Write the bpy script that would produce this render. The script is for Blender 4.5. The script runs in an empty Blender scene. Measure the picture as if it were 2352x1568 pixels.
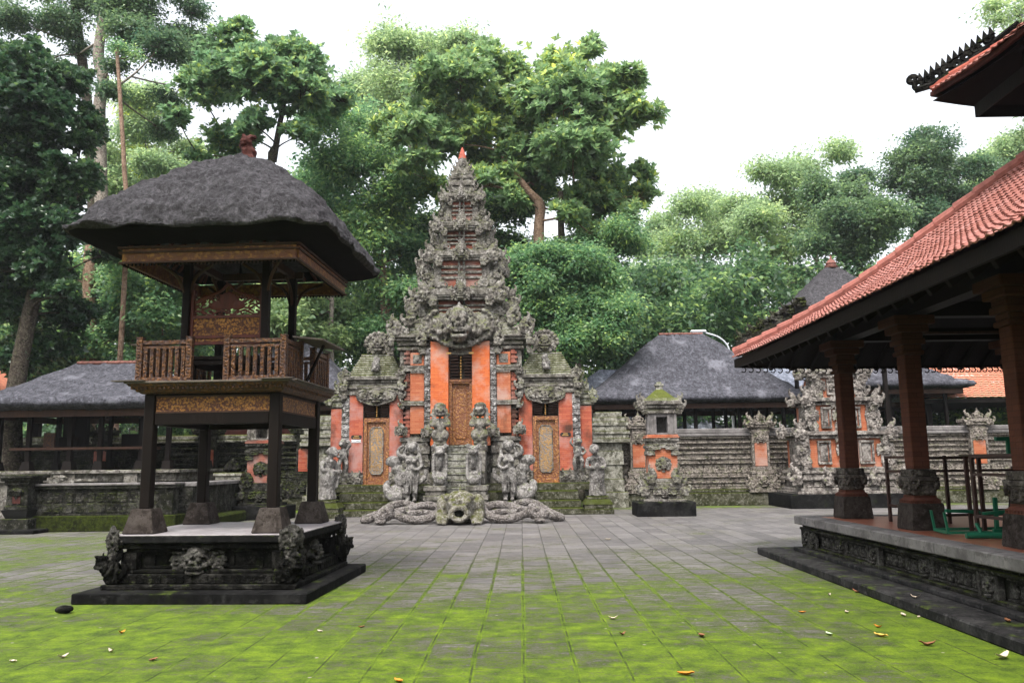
import bpy, bmesh, math, random
import numpy as np
from mathutils import Vector, Matrix, noise as mnoise
R_ = math.radians
SC = bpy.context.scene
COL = SC.collection

# ---------------------------------------------------------------- camera, sky, sun, exposure
CAMH = 1.6
cam_r = np.array([0.99986568, 0.01106993, -0.01208654])
cam_u = np.array([0.0135704, -0.14561947, 0.9892476])
cam_f = np.array([-0.00919087, 0.98927874, 0.14575014])
cd = bpy.data.cameras.new('camera'); cam = bpy.data.objects.new('camera', cd); COL.objects.link(cam)
cd.sensor_width = 22.3; cd.lens = 18.0; cd.clip_start = 0.05; cd.clip_end = 2000
M = Matrix(((cam_r[0], cam_u[0], -cam_f[0], 0), (cam_r[1], cam_u[1], -cam_f[1], 0), (cam_r[2], cam_u[2], -cam_f[2], CAMH), (0, 0, 0, 1)))
cam.matrix_world = M
SC.camera = cam
SUN_EL, SUN_AZ = 60.0, 195.0      # azimuth measured from +Y (straight ahead) towards +X
w = bpy.data.worlds.new('World'); SC.world = w; w.use_nodes = True
nt = w.node_tree; nt.nodes.clear()
sky = nt.nodes.new('ShaderNodeTexSky'); sky.sky_type = 'NISHITA'; sky.sun_disc = False
sky.sun_elevation = R_(SUN_EL); sky.sun_rotation = R_(SUN_AZ); sky.air_density = 1.0; sky.dust_density = 4.0; sky.ozone_density = 1.0
hs = nt.nodes.new('ShaderNodeHueSaturation'); hs.inputs['Saturation'].default_value = 0.22
bgn = nt.nodes.new('ShaderNodeBackground'); bgn.inputs['Strength'].default_value = 0.19
wo = nt.nodes.new('ShaderNodeOutputWorld')
nt.links.new(sky.outputs[0], hs.inputs['Color']); nt.links.new(hs.outputs[0], bgn.inputs[0]); nt.links.new(bgn.outputs[0], wo.inputs[0])
sd = bpy.data.lights.new('sun', 'SUN'); sun = bpy.data.objects.new('sun', sd); COL.objects.link(sun)
sd.energy = 1.5; sd.angle = R_(14); sd.color = (1, 0.95, 0.88)
sdir = Vector((math.sin(R_(SUN_AZ)) * math.cos(R_(SUN_EL)), math.cos(R_(SUN_AZ)) * math.cos(R_(SUN_EL)), math.sin(R_(SUN_EL))))
sun.rotation_euler = (-sdir).to_track_quat('-Z', 'Y').to_euler()
SC.view_settings.view_transform = 'Standard'; SC.view_settings.look = 'None'
SC.view_settings.exposure = 1.3; SC.view_settings.gamma = 1.0
SC.render.film_transparent = False
SC.cycles.max_bounces = 6; SC.cycles.diffuse_bounces = 3; SC.cycles.glossy_bounces = 2; SC.cycles.transmission_bounces = 4; SC.cycles.transparent_max_bounces = 6

# a point of the place from where it shows in a 2352-wide view of the photograph and its distance along +Y
def at(px, py, Y):
    d = cam_f + cam_r * (px - 1176) / 1898.475 - cam_u * (py - 784) / 1898.475
    t = Y / d[1]
    return np.array([d[0] * t, Y, CAMH + d[2] * t])
def ground_at(px, py, z=0.0):
    d = cam_f + cam_r * (px - 1176) / 1898.475 - cam_u * (py - 784) / 1898.475
    t = (z - CAMH) / d[2]
    return np.array([d[0] * t, d[1] * t, z])

# ---------------------------------------------------------------- object helpers
def tag(o, label, cat, group=None, kind=None):
    if label: o['label'] = label
    if cat: o['category'] = cat
    if group: o['group'] = group
    if kind: o['kind'] = kind
    return o
def thing(name, label, cat, loc=(0, 0, 0), group=None):
    o = bpy.data.objects.new(name, None); COL.objects.link(o); o.location = loc; o.empty_display_size = 0.2
    return tag(o, label, cat, group)
def root_loc(p):
    l = np.zeros(3)
    while p is not None:
        l += np.array(p.location); p = p.parent
    return l
def copy_tree(o, parent=None):
    c = o.copy(); COL.objects.link(c)
    if parent is not None: c.parent = parent
    for ch in o.children: copy_tree(ch, c)
    return c

class MB:
    def __init__(s): s.V = []; s.F = []; s.n = 0
    def add(s, V, F):
        V = np.asarray(V, float); s.V.append(V); n = s.n
        s.F.extend([tuple(i + n for i in f) for f in F]); s.n += len(V); return s
    def merge(s, o):
        if o.n: s.add(np.concatenate(o.V), o.F)
        return s
    def arrays(s): return np.concatenate(s.V), s.F
    def stamp(s, st, loc, scale=1.0, rz=0.0, rx=0.0, ry=0.0, mirror=False):
        V, F = st; V = V * np.array(scale) if not np.isscalar(scale) else V * scale
        if mirror: V = V * np.array([-1, 1, 1]); F = [f[::-1] for f in F]
        if rx: c, q = math.cos(rx), math.sin(rx); V = V @ np.array([[1, 0, 0], [0, c, -q], [0, q, c]]).T
        if ry: c, q = math.cos(ry), math.sin(ry); V = V @ np.array([[c, 0, q], [0, 1, 0], [-q, 0, c]]).T
        if rz: c, q = math.cos(rz), math.sin(rz); V = V @ np.array([[c, -q, 0], [q, c, 0], [0, 0, 1]]).T
        return s.add(V + np.array(loc, float), F)
    def build(s, name, mat, parent=None, smooth=False, loc=None):
        V, F = s.arrays(); off = root_loc(parent)
        me = bpy.data.meshes.new(name)
        if loc is not None: off = off + np.array(loc, float)
        me.from_pydata((V - off).tolist(), [], F); me.validate(); me.update()
        if smooth: me.polygons.foreach_set('use_smooth', [True] * len(me.polygons))
        me.materials.append(mat)
        o = bpy.data.objects.new(name, me); COL.objects.link(o)
        if loc is not None: o.location = loc
        if parent is not None: o.parent = parent
        return o
    # ---- shapes
    def box(s, x0, x1, y0, y1, z0, z1, ch=0.0):
        if x0 > x1: x0, x1 = x1, x0
        if y0 > y1: y0, y1 = y1, y0
        lo = (x0, y0, z0); hi = (x1, y1, z1)
        if ch <= 0:
            V = [(hi[0] if i & 1 else lo[0], hi[1] if i & 2 else lo[1], hi[2] if i & 4 else lo[2]) for i in range(8)]
            return s.add(V, [(0, 2, 3, 1), (4, 5, 7, 6), (0, 1, 5, 4), (2, 6, 7, 3), (0, 4, 6, 2), (1, 3, 7, 5)])
        ch = min(ch, (x1 - x0) * .45, (y1 - y0) * .45, (z1 - z0) * .45)
        V = []
        for i in range(8):
            sg = [1 if i & 1 else -1, 1 if i & 2 else -1, 1 if i & 4 else -1]
            c = [hi[k] if sg[k] > 0 else lo[k] for k in range(3)]
            for a in range(3):
                V.append([c[k] if k == a else c[k] - sg[k] * ch for k in range(3)])
        F = []
        q = [(0, (0, 4, 6, 2)), (0, (1, 3, 7, 5)), (1, (0, 1, 5, 4)), (1, (2, 6, 7, 3)), (2, (0, 2, 3, 1)), (2, (4, 5, 7, 6))]
        for a, idx in q: F.append(tuple(i * 3 + a for i in idx))
        for i in range(8):
            for a in range(3):
                j = i | (1 << a)
                if j != i:
                    b, c = [k for k in range(3) if k != a]
                    F.append((i * 3 + b, j * 3 + b, j * 3 + c, i * 3 + c))
            F.append((i * 3, i * 3 + 1, i * 3 + 2))
        return s.add(V, F)
    def loft(s, cx, cy, prof, cap=True):
        """rectangles (z, half x, half y) stacked"""
        V = []; F = []
        for z, hx, hy in prof: V += [(cx - hx, cy - hy, z), (cx + hx, cy - hy, z), (cx + hx, cy + hy, z), (cx - hx, cy + hy, z)]
        for k in range(len(prof) - 1):
            a = 4 * k
            for i in range(4):
                j = (i + 1) % 4; F.append((a + i, a + j, a + 4 + j, a + 4 + i))
        if cap:
            F.append((3, 2, 1, 0)); a = 4 * (len(prof) - 1); F.append((a, a + 1, a + 2, a + 3))
        return s.add(V, F)
    def lathe(s, c, prof, n=16, cap=True):
        V = []; F = []
        for r, z in prof:
            for i in range(n):
                a = 2 * math.pi * i / n; V.append((c[0] + r * math.cos(a), c[1] + r * math.sin(a), c[2] + z))
        for k in range(len(prof) - 1):
            for i in range(n):
                j = (i + 1) % n; F.append((k * n + i, k * n + j, k * n + n + j, k * n + n + i))
        if cap:
            F.append(tuple(range(n))[::-1]); b = (len(prof) - 1) * n; F.append(tuple(b + i for i in range(n)))
        return s.add(V, F)
    def tube(s, pts, rad, n=8):
        pts = [np.array(p, float) for p in pts]; m = len(pts)
        if np.isscalar(rad): rad = [rad] * m
        V = []; F = []; prev = None
        for k in range(m):
            t = pts[min(k + 1, m - 1)] - pts[max(k - 1, 0)]; t = t / (np.linalg.norm(t) + 1e-9)
            if prev is None:
                a = np.array([0, 0, 1.]) if abs(t[2]) < .9 else np.array([1., 0, 0]); u = np.cross(a, t)
            else: u = prev - t * (prev @ t)
            u = u / (np.linalg.norm(u) + 1e-9); prev = u; v = np.cross(t, u)
            for i in range(n):
                a = 2 * math.pi * i / n; V.append(pts[k] + rad[k] * (u * math.cos(a) + v * math.sin(a)))
        for k in range(m - 1):
            for i in range(n):
                j = (i + 1) % n; F.append((k * n + i, k * n + j, k * n + n + j, k * n + n + i))
        F.append(tuple(range(n))[::-1]); F.append(tuple((m - 1) * n + i for i in range(n)))
        return s.add(V, F)
    def bar(s, a, b, wx, wz=None):
        """square bar between two points"""
        wz = wz or wx; a = np.array(a, float); b = np.array(b, float); t = b - a; t /= np.linalg.norm(t)
        u = np.cross(t, [0, 0, 1.]) if abs(t[2]) < .95 else np.array([1., 0, 0]); u /= np.linalg.norm(u); v = np.cross(u, t)
        V = []
        for p in (a, b):
            for su, sv in ((-1, -1), (1, -1), (1, 1), (-1, 1)): V.append(p + u * su * wx / 2 + v * sv * wz / 2)
        return s.add(V, [(3, 2, 1, 0), (4, 5, 6, 7), (0, 1, 5, 4), (1, 2, 6, 5), (2, 3, 7, 6), (3, 0, 4, 7)])
    def lump(s, c, r, sub=2):
        V, F = ICO[sub]; r = np.array([r, r, r]) if np.isscalar(r) else np.array(r)
        return s.add(V * r + np.array(c, float), F)
    def prism(s, poly, y0, y1):
        """polygon in x,z extruded along y"""
        n = len(poly); V = [(x, y0, z) for x, z in poly] + [(x, y1, z) for x, z in poly]
        F = [tuple(range(n)), tuple(range(n, 2 * n))[::-1]] + [(i, i + n, (i + 1) % n + n, (i + 1) % n) for i in range(n)]
        return s.add(V, F)

ICO = {}
for _s in (1, 2, 3):
    _b = bmesh.new(); bmesh.ops.create_icosphere(_b, subdivisions=_s, radius=1.0); _b.verts.ensure_lookup_table()
    ICO[_s] = (np.array([v.co[:] for v in _b.verts]), [tuple(v.index for v in f.verts) for f in _b.faces]); _b.free()

def smooth_path(pts, n=6):
    pts = [np.array(p, float) for p in pts]; out = []
    P = [2 * pts[0] - pts[1]] + pts + [2 * pts[-1] - pts[-2]]
    for i in range(1, len(P) - 2):
        for k in range(n):
            t = k / n; a, b, c, d = P[i - 1], P[i], P[i + 1], P[i + 2]
            out.append(.5 * ((2 * b) + (c - a) * t + (2 * a - 5 * b + 4 * c - d) * t * t + (3 * b - a - 3 * c + d) * t ** 3))
    out.append(pts[-1]); return out

def remesh(mb, voxel, amp=0.0, freq=3.0, smooth_it=1):
    """weld overlapping shapes into one continuous skin, then roughen it like weathered stone"""
    V, F = mb.arrays(); me = bpy.data.meshes.new('tmp'); me.from_pydata(V.tolist(), [], F); me.update()
    o = bpy.data.objects.new('tmp', me); COL.objects.link(o)
    m = o.modifiers.new('r', 'REMESH'); m.mode = 'VOXEL'; m.voxel_size = voxel; m.adaptivity = 0
    if smooth_it:
        q = o.modifiers.new('s', 'SMOOTH'); q.iterations = smooth_it; q.factor = .5
    dg = bpy.context.evaluated_depsgraph_get(); e = o.evaluated_get(dg); em = e.to_mesh()
    n = len(em.vertices); V = np.empty(n * 3); em.vertices.foreach_get('co', V); V = V.reshape(-1, 3)
    N = np.empty(n * 3); em.vertices.foreach_get('normal', N); N = N.reshape(-1, 3)
    F = [tuple(p.vertices) for p in em.polygons]; e.to_mesh_clear()
    bpy.data.objects.remove(o); bpy.data.meshes.remove(me)
    if amp:
        d = np.array([mnoise.noise(Vector(v * freq)) + .5 * mnoise.noise(Vector(v * freq * 2.7)) for v in V]); V = V + N * (d * amp)[:, None]
    return V, F

# ---------------------------------------------------------------- materials
class NT:
    def __init__(s, name, rough=.8, spec=.3):
        s.m = bpy.data.materials.new(name); s.m.use_nodes = True; s.t = s.m.node_tree
        s.b = s.t.nodes['Principled BSDF']; s.b.inputs['Roughness'].default_value = rough; s.b.inputs['Specular IOR Level'].default_value = spec
        s.geo = s.t.nodes.new('ShaderNodeNewGeometry'); s.pos = s.geo.outputs['Position']
    def n(s, k, **kw):
        x = s.t.nodes.new(k)
        for a, b in kw.items(): setattr(x, a, b)
        return x
    def l(s, a, b): s.t.links.new(a, b)
    def scaled(s, sc):
        m = s.n('ShaderNodeMapping'); m.inputs['Scale'].default_value = sc if not np.isscalar(sc) else (sc,) * 3; s.l(s.pos, m.inputs[0]); return m.outputs[0]
    def noise(s, scale, detail=6, rough=.6, vec=None, dist=0.0):
        x = s.n('ShaderNodeTexNoise'); x.inputs['Scale'].default_value = scale; x.inputs['Detail'].default_value = detail; x.inputs['Roughness'].default_value = rough
        x.inputs['Distortion'].default_value = dist; s.l(vec if vec is not None else s.pos, x.inputs['Vector']); return x.outputs[0]
    def voro(s, scale, vec=None, feature='F1'):
        x = s.n('ShaderNodeTexVoronoi'); x.feature = feature; x.inputs['Scale'].default_value = scale; s.l(vec if vec is not None else s.pos, x.inputs['Vector']); return x.outputs[0]
    def ramp(s, v, stops):
        r = s.n('ShaderNodeValToRGB'); e = r.color_ramp.elements
        while len(e) < len(stops): e.new(.5)
        for i, (p, c) in enumerate(stops):
            e[i].position = p; e[i].color = (c, c, c, 1) if np.isscalar(c) else (*c, 1)
        s.l(v, r.inputs[0]); return r.outputs[0]
    def mix(s, f, a, b, mode='MIX'):
        x = s.n('ShaderNodeMix', data_type='RGBA', blend_type=mode)
        for v, i in ((f, 0), (a, 6), (b, 7)):
            if hasattr(v, 'links') or hasattr(v, 'is_linked'): s.l(v, x.inputs[i])
            else: x.inputs[i].default_value = v if i == 0 else (*v, 1)
        return x.outputs[2]
    def math(s, op, a, b=0.0, c=0.0, clamp=False):
        x = s.n('ShaderNodeMath', operation=op, use_clamp=clamp)
        for v, i in ((a, 0), (b, 1), (c, 2)):
            if hasattr(v, 'is_linked'): s.l(v, x.inputs[i])
            else: x.inputs[i].default_value = v
        return x.outputs[0]
    def xyz(s, v=None):
        x = s.n('ShaderNodeSeparateXYZ'); s.l(v if v is not None else s.pos, x.inputs[0]); return x.outputs
    def nz(s): return s.xyz(s.geo.outputs['Normal'])[2]
    def color(s, c):
        if hasattr(c, 'is_linked'): s.l(c, s.b.inputs['Base Color'])
        else: s.b.inputs['Base Color'].default_value = (*c, 1)
        return s
    def bump(s, h, dist=.02, strength=1.0):
        x = s.n('ShaderNodeBump'); x.inputs['Distance'].default_value = dist; x.inputs['Strength'].default_value = strength
        s.l(h, x.inputs['Height']); s.l(x.outputs[0], s.b.inputs['Normal']); return s

def stone(name, dark=(.035, .032, .03), mid=(.15, .14, .135), pale=(.36, .35, .33), moss=.35, sc=1.0, bump=.03, lich=.55, mossc=(.07, .1, .012), relief=0.0):
    t = NT(name, .95, .2 if max(mid) > .06 else .06)
    a = t.noise(2.2 * sc, 8, .65); b = t.noise(7.5 * sc, 6, .68); c = t.noise(19 * sc, 4, .6)
    d_ = t.noise(5.5 * sc, 7, .7, dist=.6)
    col = t.ramp(a, [(.36, dark), (.5, mid), (.64, tuple(.5 * (x + y) for x, y in zip(mid, pale)))])
    col = t.mix(t.ramp(d_, [(.40, .85), (.50, 0.0)]), col, dark)
    col = t.mix(t.ramp(b, [(lich - .07, 0.0), (lich + .06, .9)]), col, pale)
    col = t.mix(t.ramp(c, [(.34, .7), (.45, 0.0)]), col, dark)
    if moss > 0:
        mm = t.math('MULTIPLY', t.ramp(t.noise(3.1 * sc, 7, .65), [(.62 - moss * .45, 0.0), (.8 - moss * .45, 1.0)]), t.ramp(t.nz(), [(-.0, .12), (.65, 1.0)]))
        mc = t.mix(t.noise(9, 3), (mossc[0] * .6, mossc[1] * .55, mossc[2]), tuple(x * 1.5 for x in mossc))
        col = t.mix(mm, col, mc)
    t.color(col)
    h = t.math('ADD', t.math('MULTIPLY', b, .6), t.math('MULTIPLY', c, .5))
    if relief: h = t.math('ADD', h, t.math('MULTIPLY', t.ramp(t.voro(relief, feature='SMOOTH_F1'), [(.0, 1.0), (.55, 0.0)]), 1.6))
    t.bump(h, bump); return t.m

M_ = {}
M_['stone'] = stone('weathered_stone', dark=(.035, .031, .027), mid=(.135, .122, .108), pale=(.29, .275, .25), moss=.42, bump=.045, lich=.585, mossc=(.075, .085, .025))
M_['stone_pale'] = stone('pale_lichen_stone', dark=(.045, .04, .036), mid=(.135, .117, .105), pale=(.3, .275, .25), moss=.18, bump=.045)
M_['stone_step'] = stone('stair_stone', dark=(.05, .047, .04), mid=(.19, .18, .16), pale=(.36, .35, .32), moss=.6, sc=1.4, bump=.02, mossc=(.05, .065, .01))
M_['stone_carved'] = stone('carved_stone', dark=(.05, .046, .044), mid=(.17, .155, .15), pale=(.38, .37, .36), moss=.22, relief=9.0, bump=.05)
M_['stone_mossy'] = stone('mossy_stone', dark=(.04, .038, .03), mid=(.16, .15, .125), pale=(.36, .35, .31), moss=.8, mossc=(.065, .078, .012))
M_['stone_statue'] = stone('statue_stone', dark=(.05, .046, .042), mid=(.155, .144, .135), pale=(.3, .287, .272), moss=.16, sc=1.7, bump=.025, lich=.57)
M_['stone_mask'] = stone('carved_mask_stone', dark=(.012, .011, .01), mid=(.04, .038, .034), pale=(.11, .105, .095), moss=.1, sc=3, bump=.01, lich=.58)
M_['collar_stone'] = stone('collar_stone', dark=(.02, .016, .014), mid=(.065, .053, .047), pale=(.17, .15, .135), moss=0, sc=2, bump=.02, lich=.6)
M_['slab_step'] = stone('worn_step_slab', dark=(.012, .012, .012), mid=(.028, .027, .027), pale=(.07, .068, .066), moss=.15, sc=1.2, bump=.006, lich=.62)
M_['stone_serpent'] = stone('serpent_stone', dark=(.045, .038, .034), mid=(.15, .132, .122), pale=(.27, .25, .24), moss=.1, sc=2.6, bump=.02, relief=30, lich=.58)
M_['stone_step_mossy'] = stone('mossy_step_stone', dark=(.015, .016, .008), mid=(.055, .053, .035), pale=(.2, .19, .165), moss=.9, mossc=(.035, .045, .006), lich=.6, sc=1.4)
M_['stone_dark'] = stone('dark_stone', dark=(.002, .002, .0018), mid=(.006, .0058, .005), pale=(.045, .043, .038), moss=.1, sc=2.4, bump=.02, lich=.64)
M_['stone_wall'] = stone('wall_stone', dark=(.026, .022, .019), mid=(.115, .097, .083), pale=(.27, .238, .208), moss=.28, sc=1.5, bump=.045, lich=.52)
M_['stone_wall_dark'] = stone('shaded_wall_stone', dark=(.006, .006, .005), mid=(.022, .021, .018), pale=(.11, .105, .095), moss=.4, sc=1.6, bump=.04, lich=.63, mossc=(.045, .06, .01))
M_['slab_grey'] = stone('grey_slab', dark=(.09, .083, .08), mid=(.15, .14, .137), pale=(.21, .195, .19), moss=.0, sc=.9, bump=.004, lich=.62)
M_['slab_skylit'] = stone('skylit_slab', dark=(.22, .2, .205), mid=(.31, .285, .295), pale=(.38, .35, .36), moss=0, sc=.9, bump=.003, lich=.62); M_['slab_skylit'].node_tree.nodes['Principled BSDF'].inputs['Roughness'].default_value = .3  # slab top painted pale to carry the brightness of the reflected sky
M_['slab_dark'] = stone('dark_slab', dark=(.004, .004, .004), mid=(.0085, .0083, .0083), pale=(.028, .0275, .027), moss=.12, sc=1.2, bump=.006, lich=.63)
M_['footing'] = stone('footing_stone', dark=(.018, .014, .012), mid=(.04, .033, .029), pale=(.075, .064, .058), moss=0, sc=2, bump=.006, lich=.62)
M_['moss'] = stone('moss_cover', dark=(.008, .009, .004), mid=(.02, .025, .006), pale=(.034, .046, .007), moss=.3, mossc=(.03, .045, .005), sc=2, bump=.03)

def brick(name, base=(.31, .09, .043), alt=(.38, .14, .07), pale=(.38, .27, .23), soot=(.05, .026, .018), pal=.5, so=.36):
    t = NT(name, .85, .2)
    z = t.xyz()[2]
    v = t.n('ShaderNodeCombineXYZ'); sp = t.xyz(); t.l(t.math('ADD', sp[0], sp[1]), v.inputs[0]); t.l(sp[2], v.inputs[1])
    br = t.n('ShaderNodeTexBrick'); t.l(v.outputs[0], br.inputs['Vector']); br.inputs['Scale'].default_value = 1.0
    br.inputs['Brick Width'].default_value = .26; br.inputs['Row Height'].default_value = .065; br.inputs['Mortar Size'].default_value = .004
    br.inputs['Color1'].default_value = (*base, 1); br.inputs['Color2'].default_value = (*alt, 1); br.inputs['Mortar'].default_value = (*[x * .75 for x in base], 1)
    col = br.outputs['Color']
    n1 = t.noise(1.1, 7, .65); n2 = t.noise(.9, 6, .6, vec=t.scaled((1.0, 1.0, .6)), dist=.4)
    col = t.mix(t.ramp(n1, [(pal, 0.0), (pal + .16, .75)]), col, pale)
    col = t.mix(t.ramp(n2, [(so - .08, .95), (so + .04, 0.0)]), col, soot)
    t.color(col); t.bump(t.math('ADD', t.math('MULTIPLY', br.outputs['Fac'], -.5), t.noise(30, 3)), .006); return t.m
M_['brick'] = brick('orange_brick')
M_['brick_red'] = brick('red_brick', base=(.29, .065, .038), alt=(.38, .11, .06), pale=(.34, .21, .19), pal=.47, so=.42)
M_['brick_tower'] = brick('tower_brick', base=(.2, .06, .04), alt=(.25, .085, .055), pale=(.24, .17, .15), pal=.45, so=.46)
M_['brick_fresh'] = brick('fresh_orange_brick', base=(.43, .098, .032), alt=(.5, .135, .046), pale=(.4, .27, .22), pal=.475, so=.37)
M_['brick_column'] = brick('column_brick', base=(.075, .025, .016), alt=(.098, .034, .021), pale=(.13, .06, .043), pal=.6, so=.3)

def flat(name, c, rough=.6, spec=.3, var=.25, sc=6, bump=.0, metal=0.0):
    t = NT(name, rough, spec); n = t.noise(sc, 6, .65)
    t.color(t.mix(t.ramp(n, [(.3, 0.0), (.7, 1.0)]), tuple(x * (1 - var) for x in c), tuple(min(1, x * (1 + var)) for x in c)))
    t.b.inputs['Metallic'].default_value = metal
    if bump: t.bump(t.noise(sc * 5, 4), bump)
    return t.m
def wood(name, c, var=.35, rough=.6, spec=.3):
    t = NT(name, rough, spec); n = t.noise(5, 6, .65, vec=t.scaled((1, 1, .15))); n2 = t.noise(60, 3, .5, vec=t.scaled((1, 1, .06)))
    col = t.mix(t.ramp(n, [(.3, 0.0), (.7, 1.0)]), tuple(x * (1 - var) for x in c), tuple(x * (1 + var) for x in c))
    t.color(t.mix(t.ramp(n2, [(.4, .35), (.6, 0.0)]), col, tuple(x * .4 for x in c))); t.bump(n2, .003); return t.m
M_['brick_capital'] = brick('shaded_capital_brick', base=(.06, .02, .013), alt=(.075, .028, .017), pale=(.09, .05, .035), pal=.6, so=.3)  # darker copy of the column brick, the roof's shade put into its colour
M_['wood_dark'] = wood('dark_timber', (.0075, .005, .004), spec=.1)
M_['wood_brown'] = wood('brown_timber', (.055, .023, .012))
M_['wood_red'] = wood('red_timber', (.09, .022, .014))
M_['wood_grey'] = wood('grey_board', (.1, .08, .065))
def gilt(name, ground=(.06, .012, .006), gold=(.42, .2, .05), scale=42.0, thr=.5, metal=.35):
    t = NT(name, .45, .5)
    n = t.noise(scale, 3, .55, dist=1.4); v = t.voro(scale * .8, feature='SMOOTH_F1')
    f = t.math('ADD', t.math('MULTIPLY', n, .7), t.math('MULTIPLY', t.math('SUBTRACT', .6, v), .5))
    r = t.ramp(f, [(thr - .06, 0.0), (thr + .05, 1.0)])
    dull = t.mix(t.ramp(t.noise(3.0, 5), [(.35, 0.0), (.65, .8)]), gold, tuple(x * .4 for x in gold))
    t.color(t.mix(r, ground, dull)); t.l(t.math('MULTIPLY', r, metal), t.b.inputs['Metallic']); t.bump(f, .03); return t.m
M_['gilt'] = gilt('gilded_carving', thr=.45)
M_['gilt_dim'] = gilt('dull_gilded_carving', ground=(.035, .011, .006), gold=(.17, .07, .02), scale=34, thr=.45)
M_['gilt_door'] = gilt('gilded_door_carving', ground=(.15, .05, .016), gold=(.38, .18, .045), scale=20, thr=.5, metal=.2)
M_['gilt_faded'] = gilt('faded_painted_carving', ground=(.15, .13, .115), gold=(.36, .2, .06), scale=26, thr=.43, metal=.1)
M_['door_frame'] = wood('door_timber', (.2, .075, .022))
M_['gold_paint'] = flat('gold_paint', (.5, .28, .08), .5, .4, .3, 20)
M_['black'] = flat('black_paint', (.012, .012, .012), .5)
M_['white'] = flat('white_paint', (.75, .78, .8), .5, .3, .05)
M_['terracotta'] = flat('terracotta', (.3, .075, .05), .75, .2, .35, 12, .004)
M_['terracotta_dull'] = flat('weathered_terracotta', (.17, .075, .06), .8, .2, .4, 10)
M_['terracotta_hip'] = flat('hip_tile_clay', (.27, .1, .08), .8, .2, .35, 8)
M_['terracotta_dark'] = flat('carved_terracotta', (.06, .018, .014), .8, .2, .5, 14, .01)
M_['brown_metal'] = flat('brown_painted_metal', (.045, .022, .018), .45, .5, .2)
M_['green_metal'] = flat('green_painted_metal', (.012, .13, .07), .4, .5, .25)
M_['lamp_metal'] = flat('pale_metal', (.55, .57, .6), .5, .4, .1)
def thatch(name, dark, light, patch=(.3, .3, .32), pa=.72, scale=1.0, bump=.05):
    t = NT(name, .9, .15)
    a = t.noise(3.0 * scale, 8, .7); b = t.noise(28 * scale, 5, .7, vec=t.scaled((1, 1, .45))); c = t.noise(75 * scale, 3, .6)
    col = t.mix(t.ramp(a, [(.3, 0.0), (.7, 1.0)]), dark, light)
    col = t.mix(t.ramp(b, [(.35, .7), (.5, 0.0)]), col, tuple(x * .35 for x in dark))
    col = t.mix(t.ramp(b, [(.56, 0.0), (.75, .6)]), col, tuple(min(1, x * 1.9) for x in light))
    col = t.mix(t.ramp(t.noise(1.6 * scale, 6, .6), [(pa - .06, 0.0), (pa + .05, .8)]), col, patch)
    k = t.noise(12 * scale, 5, .75, dist=.5); col = t.mix(t.ramp(k, [(.36, .75), (.48, 0.0)]), col, tuple(x * .5 for x in dark)); col = t.mix(t.ramp(k, [(.54, 0.0), (.68, .7)]), col, tuple(min(1, x * 1.8) for x in light))
    t.color(col); t.bump(t.math('ADD', t.math('ADD', b, t.math('MULTIPLY', k, 1.3)), t.math('MULTIPLY', c, .6)), bump); return t.m
M_['thatch'] = thatch('black_fibre_thatch', (.041, .0385, .042), (.087, .083, .09), pa=.8)
M_['thatch_cut_shaded'] = flat('shaded_fibre_ends', (.006, .0055, .006), .95, .05, .4, 30, .01)  # cut black fibre, with the shade under the roof put into its colour
M_['thatch_hall'] = thatch('grey_fibre_thatch', (.038, .038, .046), (.085, .085, .1), patch=(.16, .16, .185), pa=.62, scale=.6, bump=.03)
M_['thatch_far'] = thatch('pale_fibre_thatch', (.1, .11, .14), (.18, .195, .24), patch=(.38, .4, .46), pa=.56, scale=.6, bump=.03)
def tile_mat():
    t = NT('roof_tile', .75, .25)
    a = t.noise(2.2, 6, .6); b = t.noise(14, 4, .6); v = t.voro(4.6)
    col = t.ramp(a, [(.3, (.19, .068, .05)), (.5, (.255, .1, .08)), (.66, (.31, .15, .13)), (.78, (.35, .21, .185))])
    col = t.mix(t.ramp(b, [(.38, .6), (.5, 0.0)]), col, (.2, .06, .04))
    col = t.mix(t.ramp(t.noise(40, 3), [(.66, 0.0), (.8, .5)]), col, (.55, .42, .36))
    t.color(col); t.bump(b, .008); return t.m
M_['tile'] = tile_mat()
M_['tile_far'] = flat('far_roof_tile', (.5, .19, .12), .8, .2, .25, 9)
def floor_tile():
    t = NT('terracotta_floor', .28, .5); br = t.n('ShaderNodeTexBrick'); t.l(t.pos, br.inputs['Vector']); br.offset = 0
    br.inputs['Scale'].default_value = 1; br.inputs['Brick Width'].default_value = .3; br.inputs['Row Height'].default_value = .3; br.inputs['Mortar Size'].default_value = .004
    br.inputs['Color1'].default_value = (.27, .085, .05, 1); br.inputs['Color2'].default_value = (.31, .105, .06, 1); br.inputs['Mortar'].default_value = (.2, .09, .06, 1)
    t.color(t.mix(t.ramp(t.noise(3, 6), [(.45, 0.0), (.75, .4)]), br.outputs['Color'], (.4, .2, .14))); return t.m
M_['floor_tile'] = floor_tile()
M_['bark_pale'] = stone('pale_bark', dark=(.09, .075, .06), mid=(.2, .17, .14), pale=(.34, .3, .26), moss=.1, sc=2, bump=.02)
M_['bark_dark'] = stone('dark_bark', dark=(.015, .012, .01), mid=(.045, .036, .028), pale=(.1, .085, .07), moss=.3, sc=2, bump=.02)
M_['bark_warm'] = stone('warm_bark', dark=(.08, .045, .03), mid=(.2, .125, .085), pale=(.3, .22, .16), moss=.1, sc=2, bump=.02)

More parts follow.
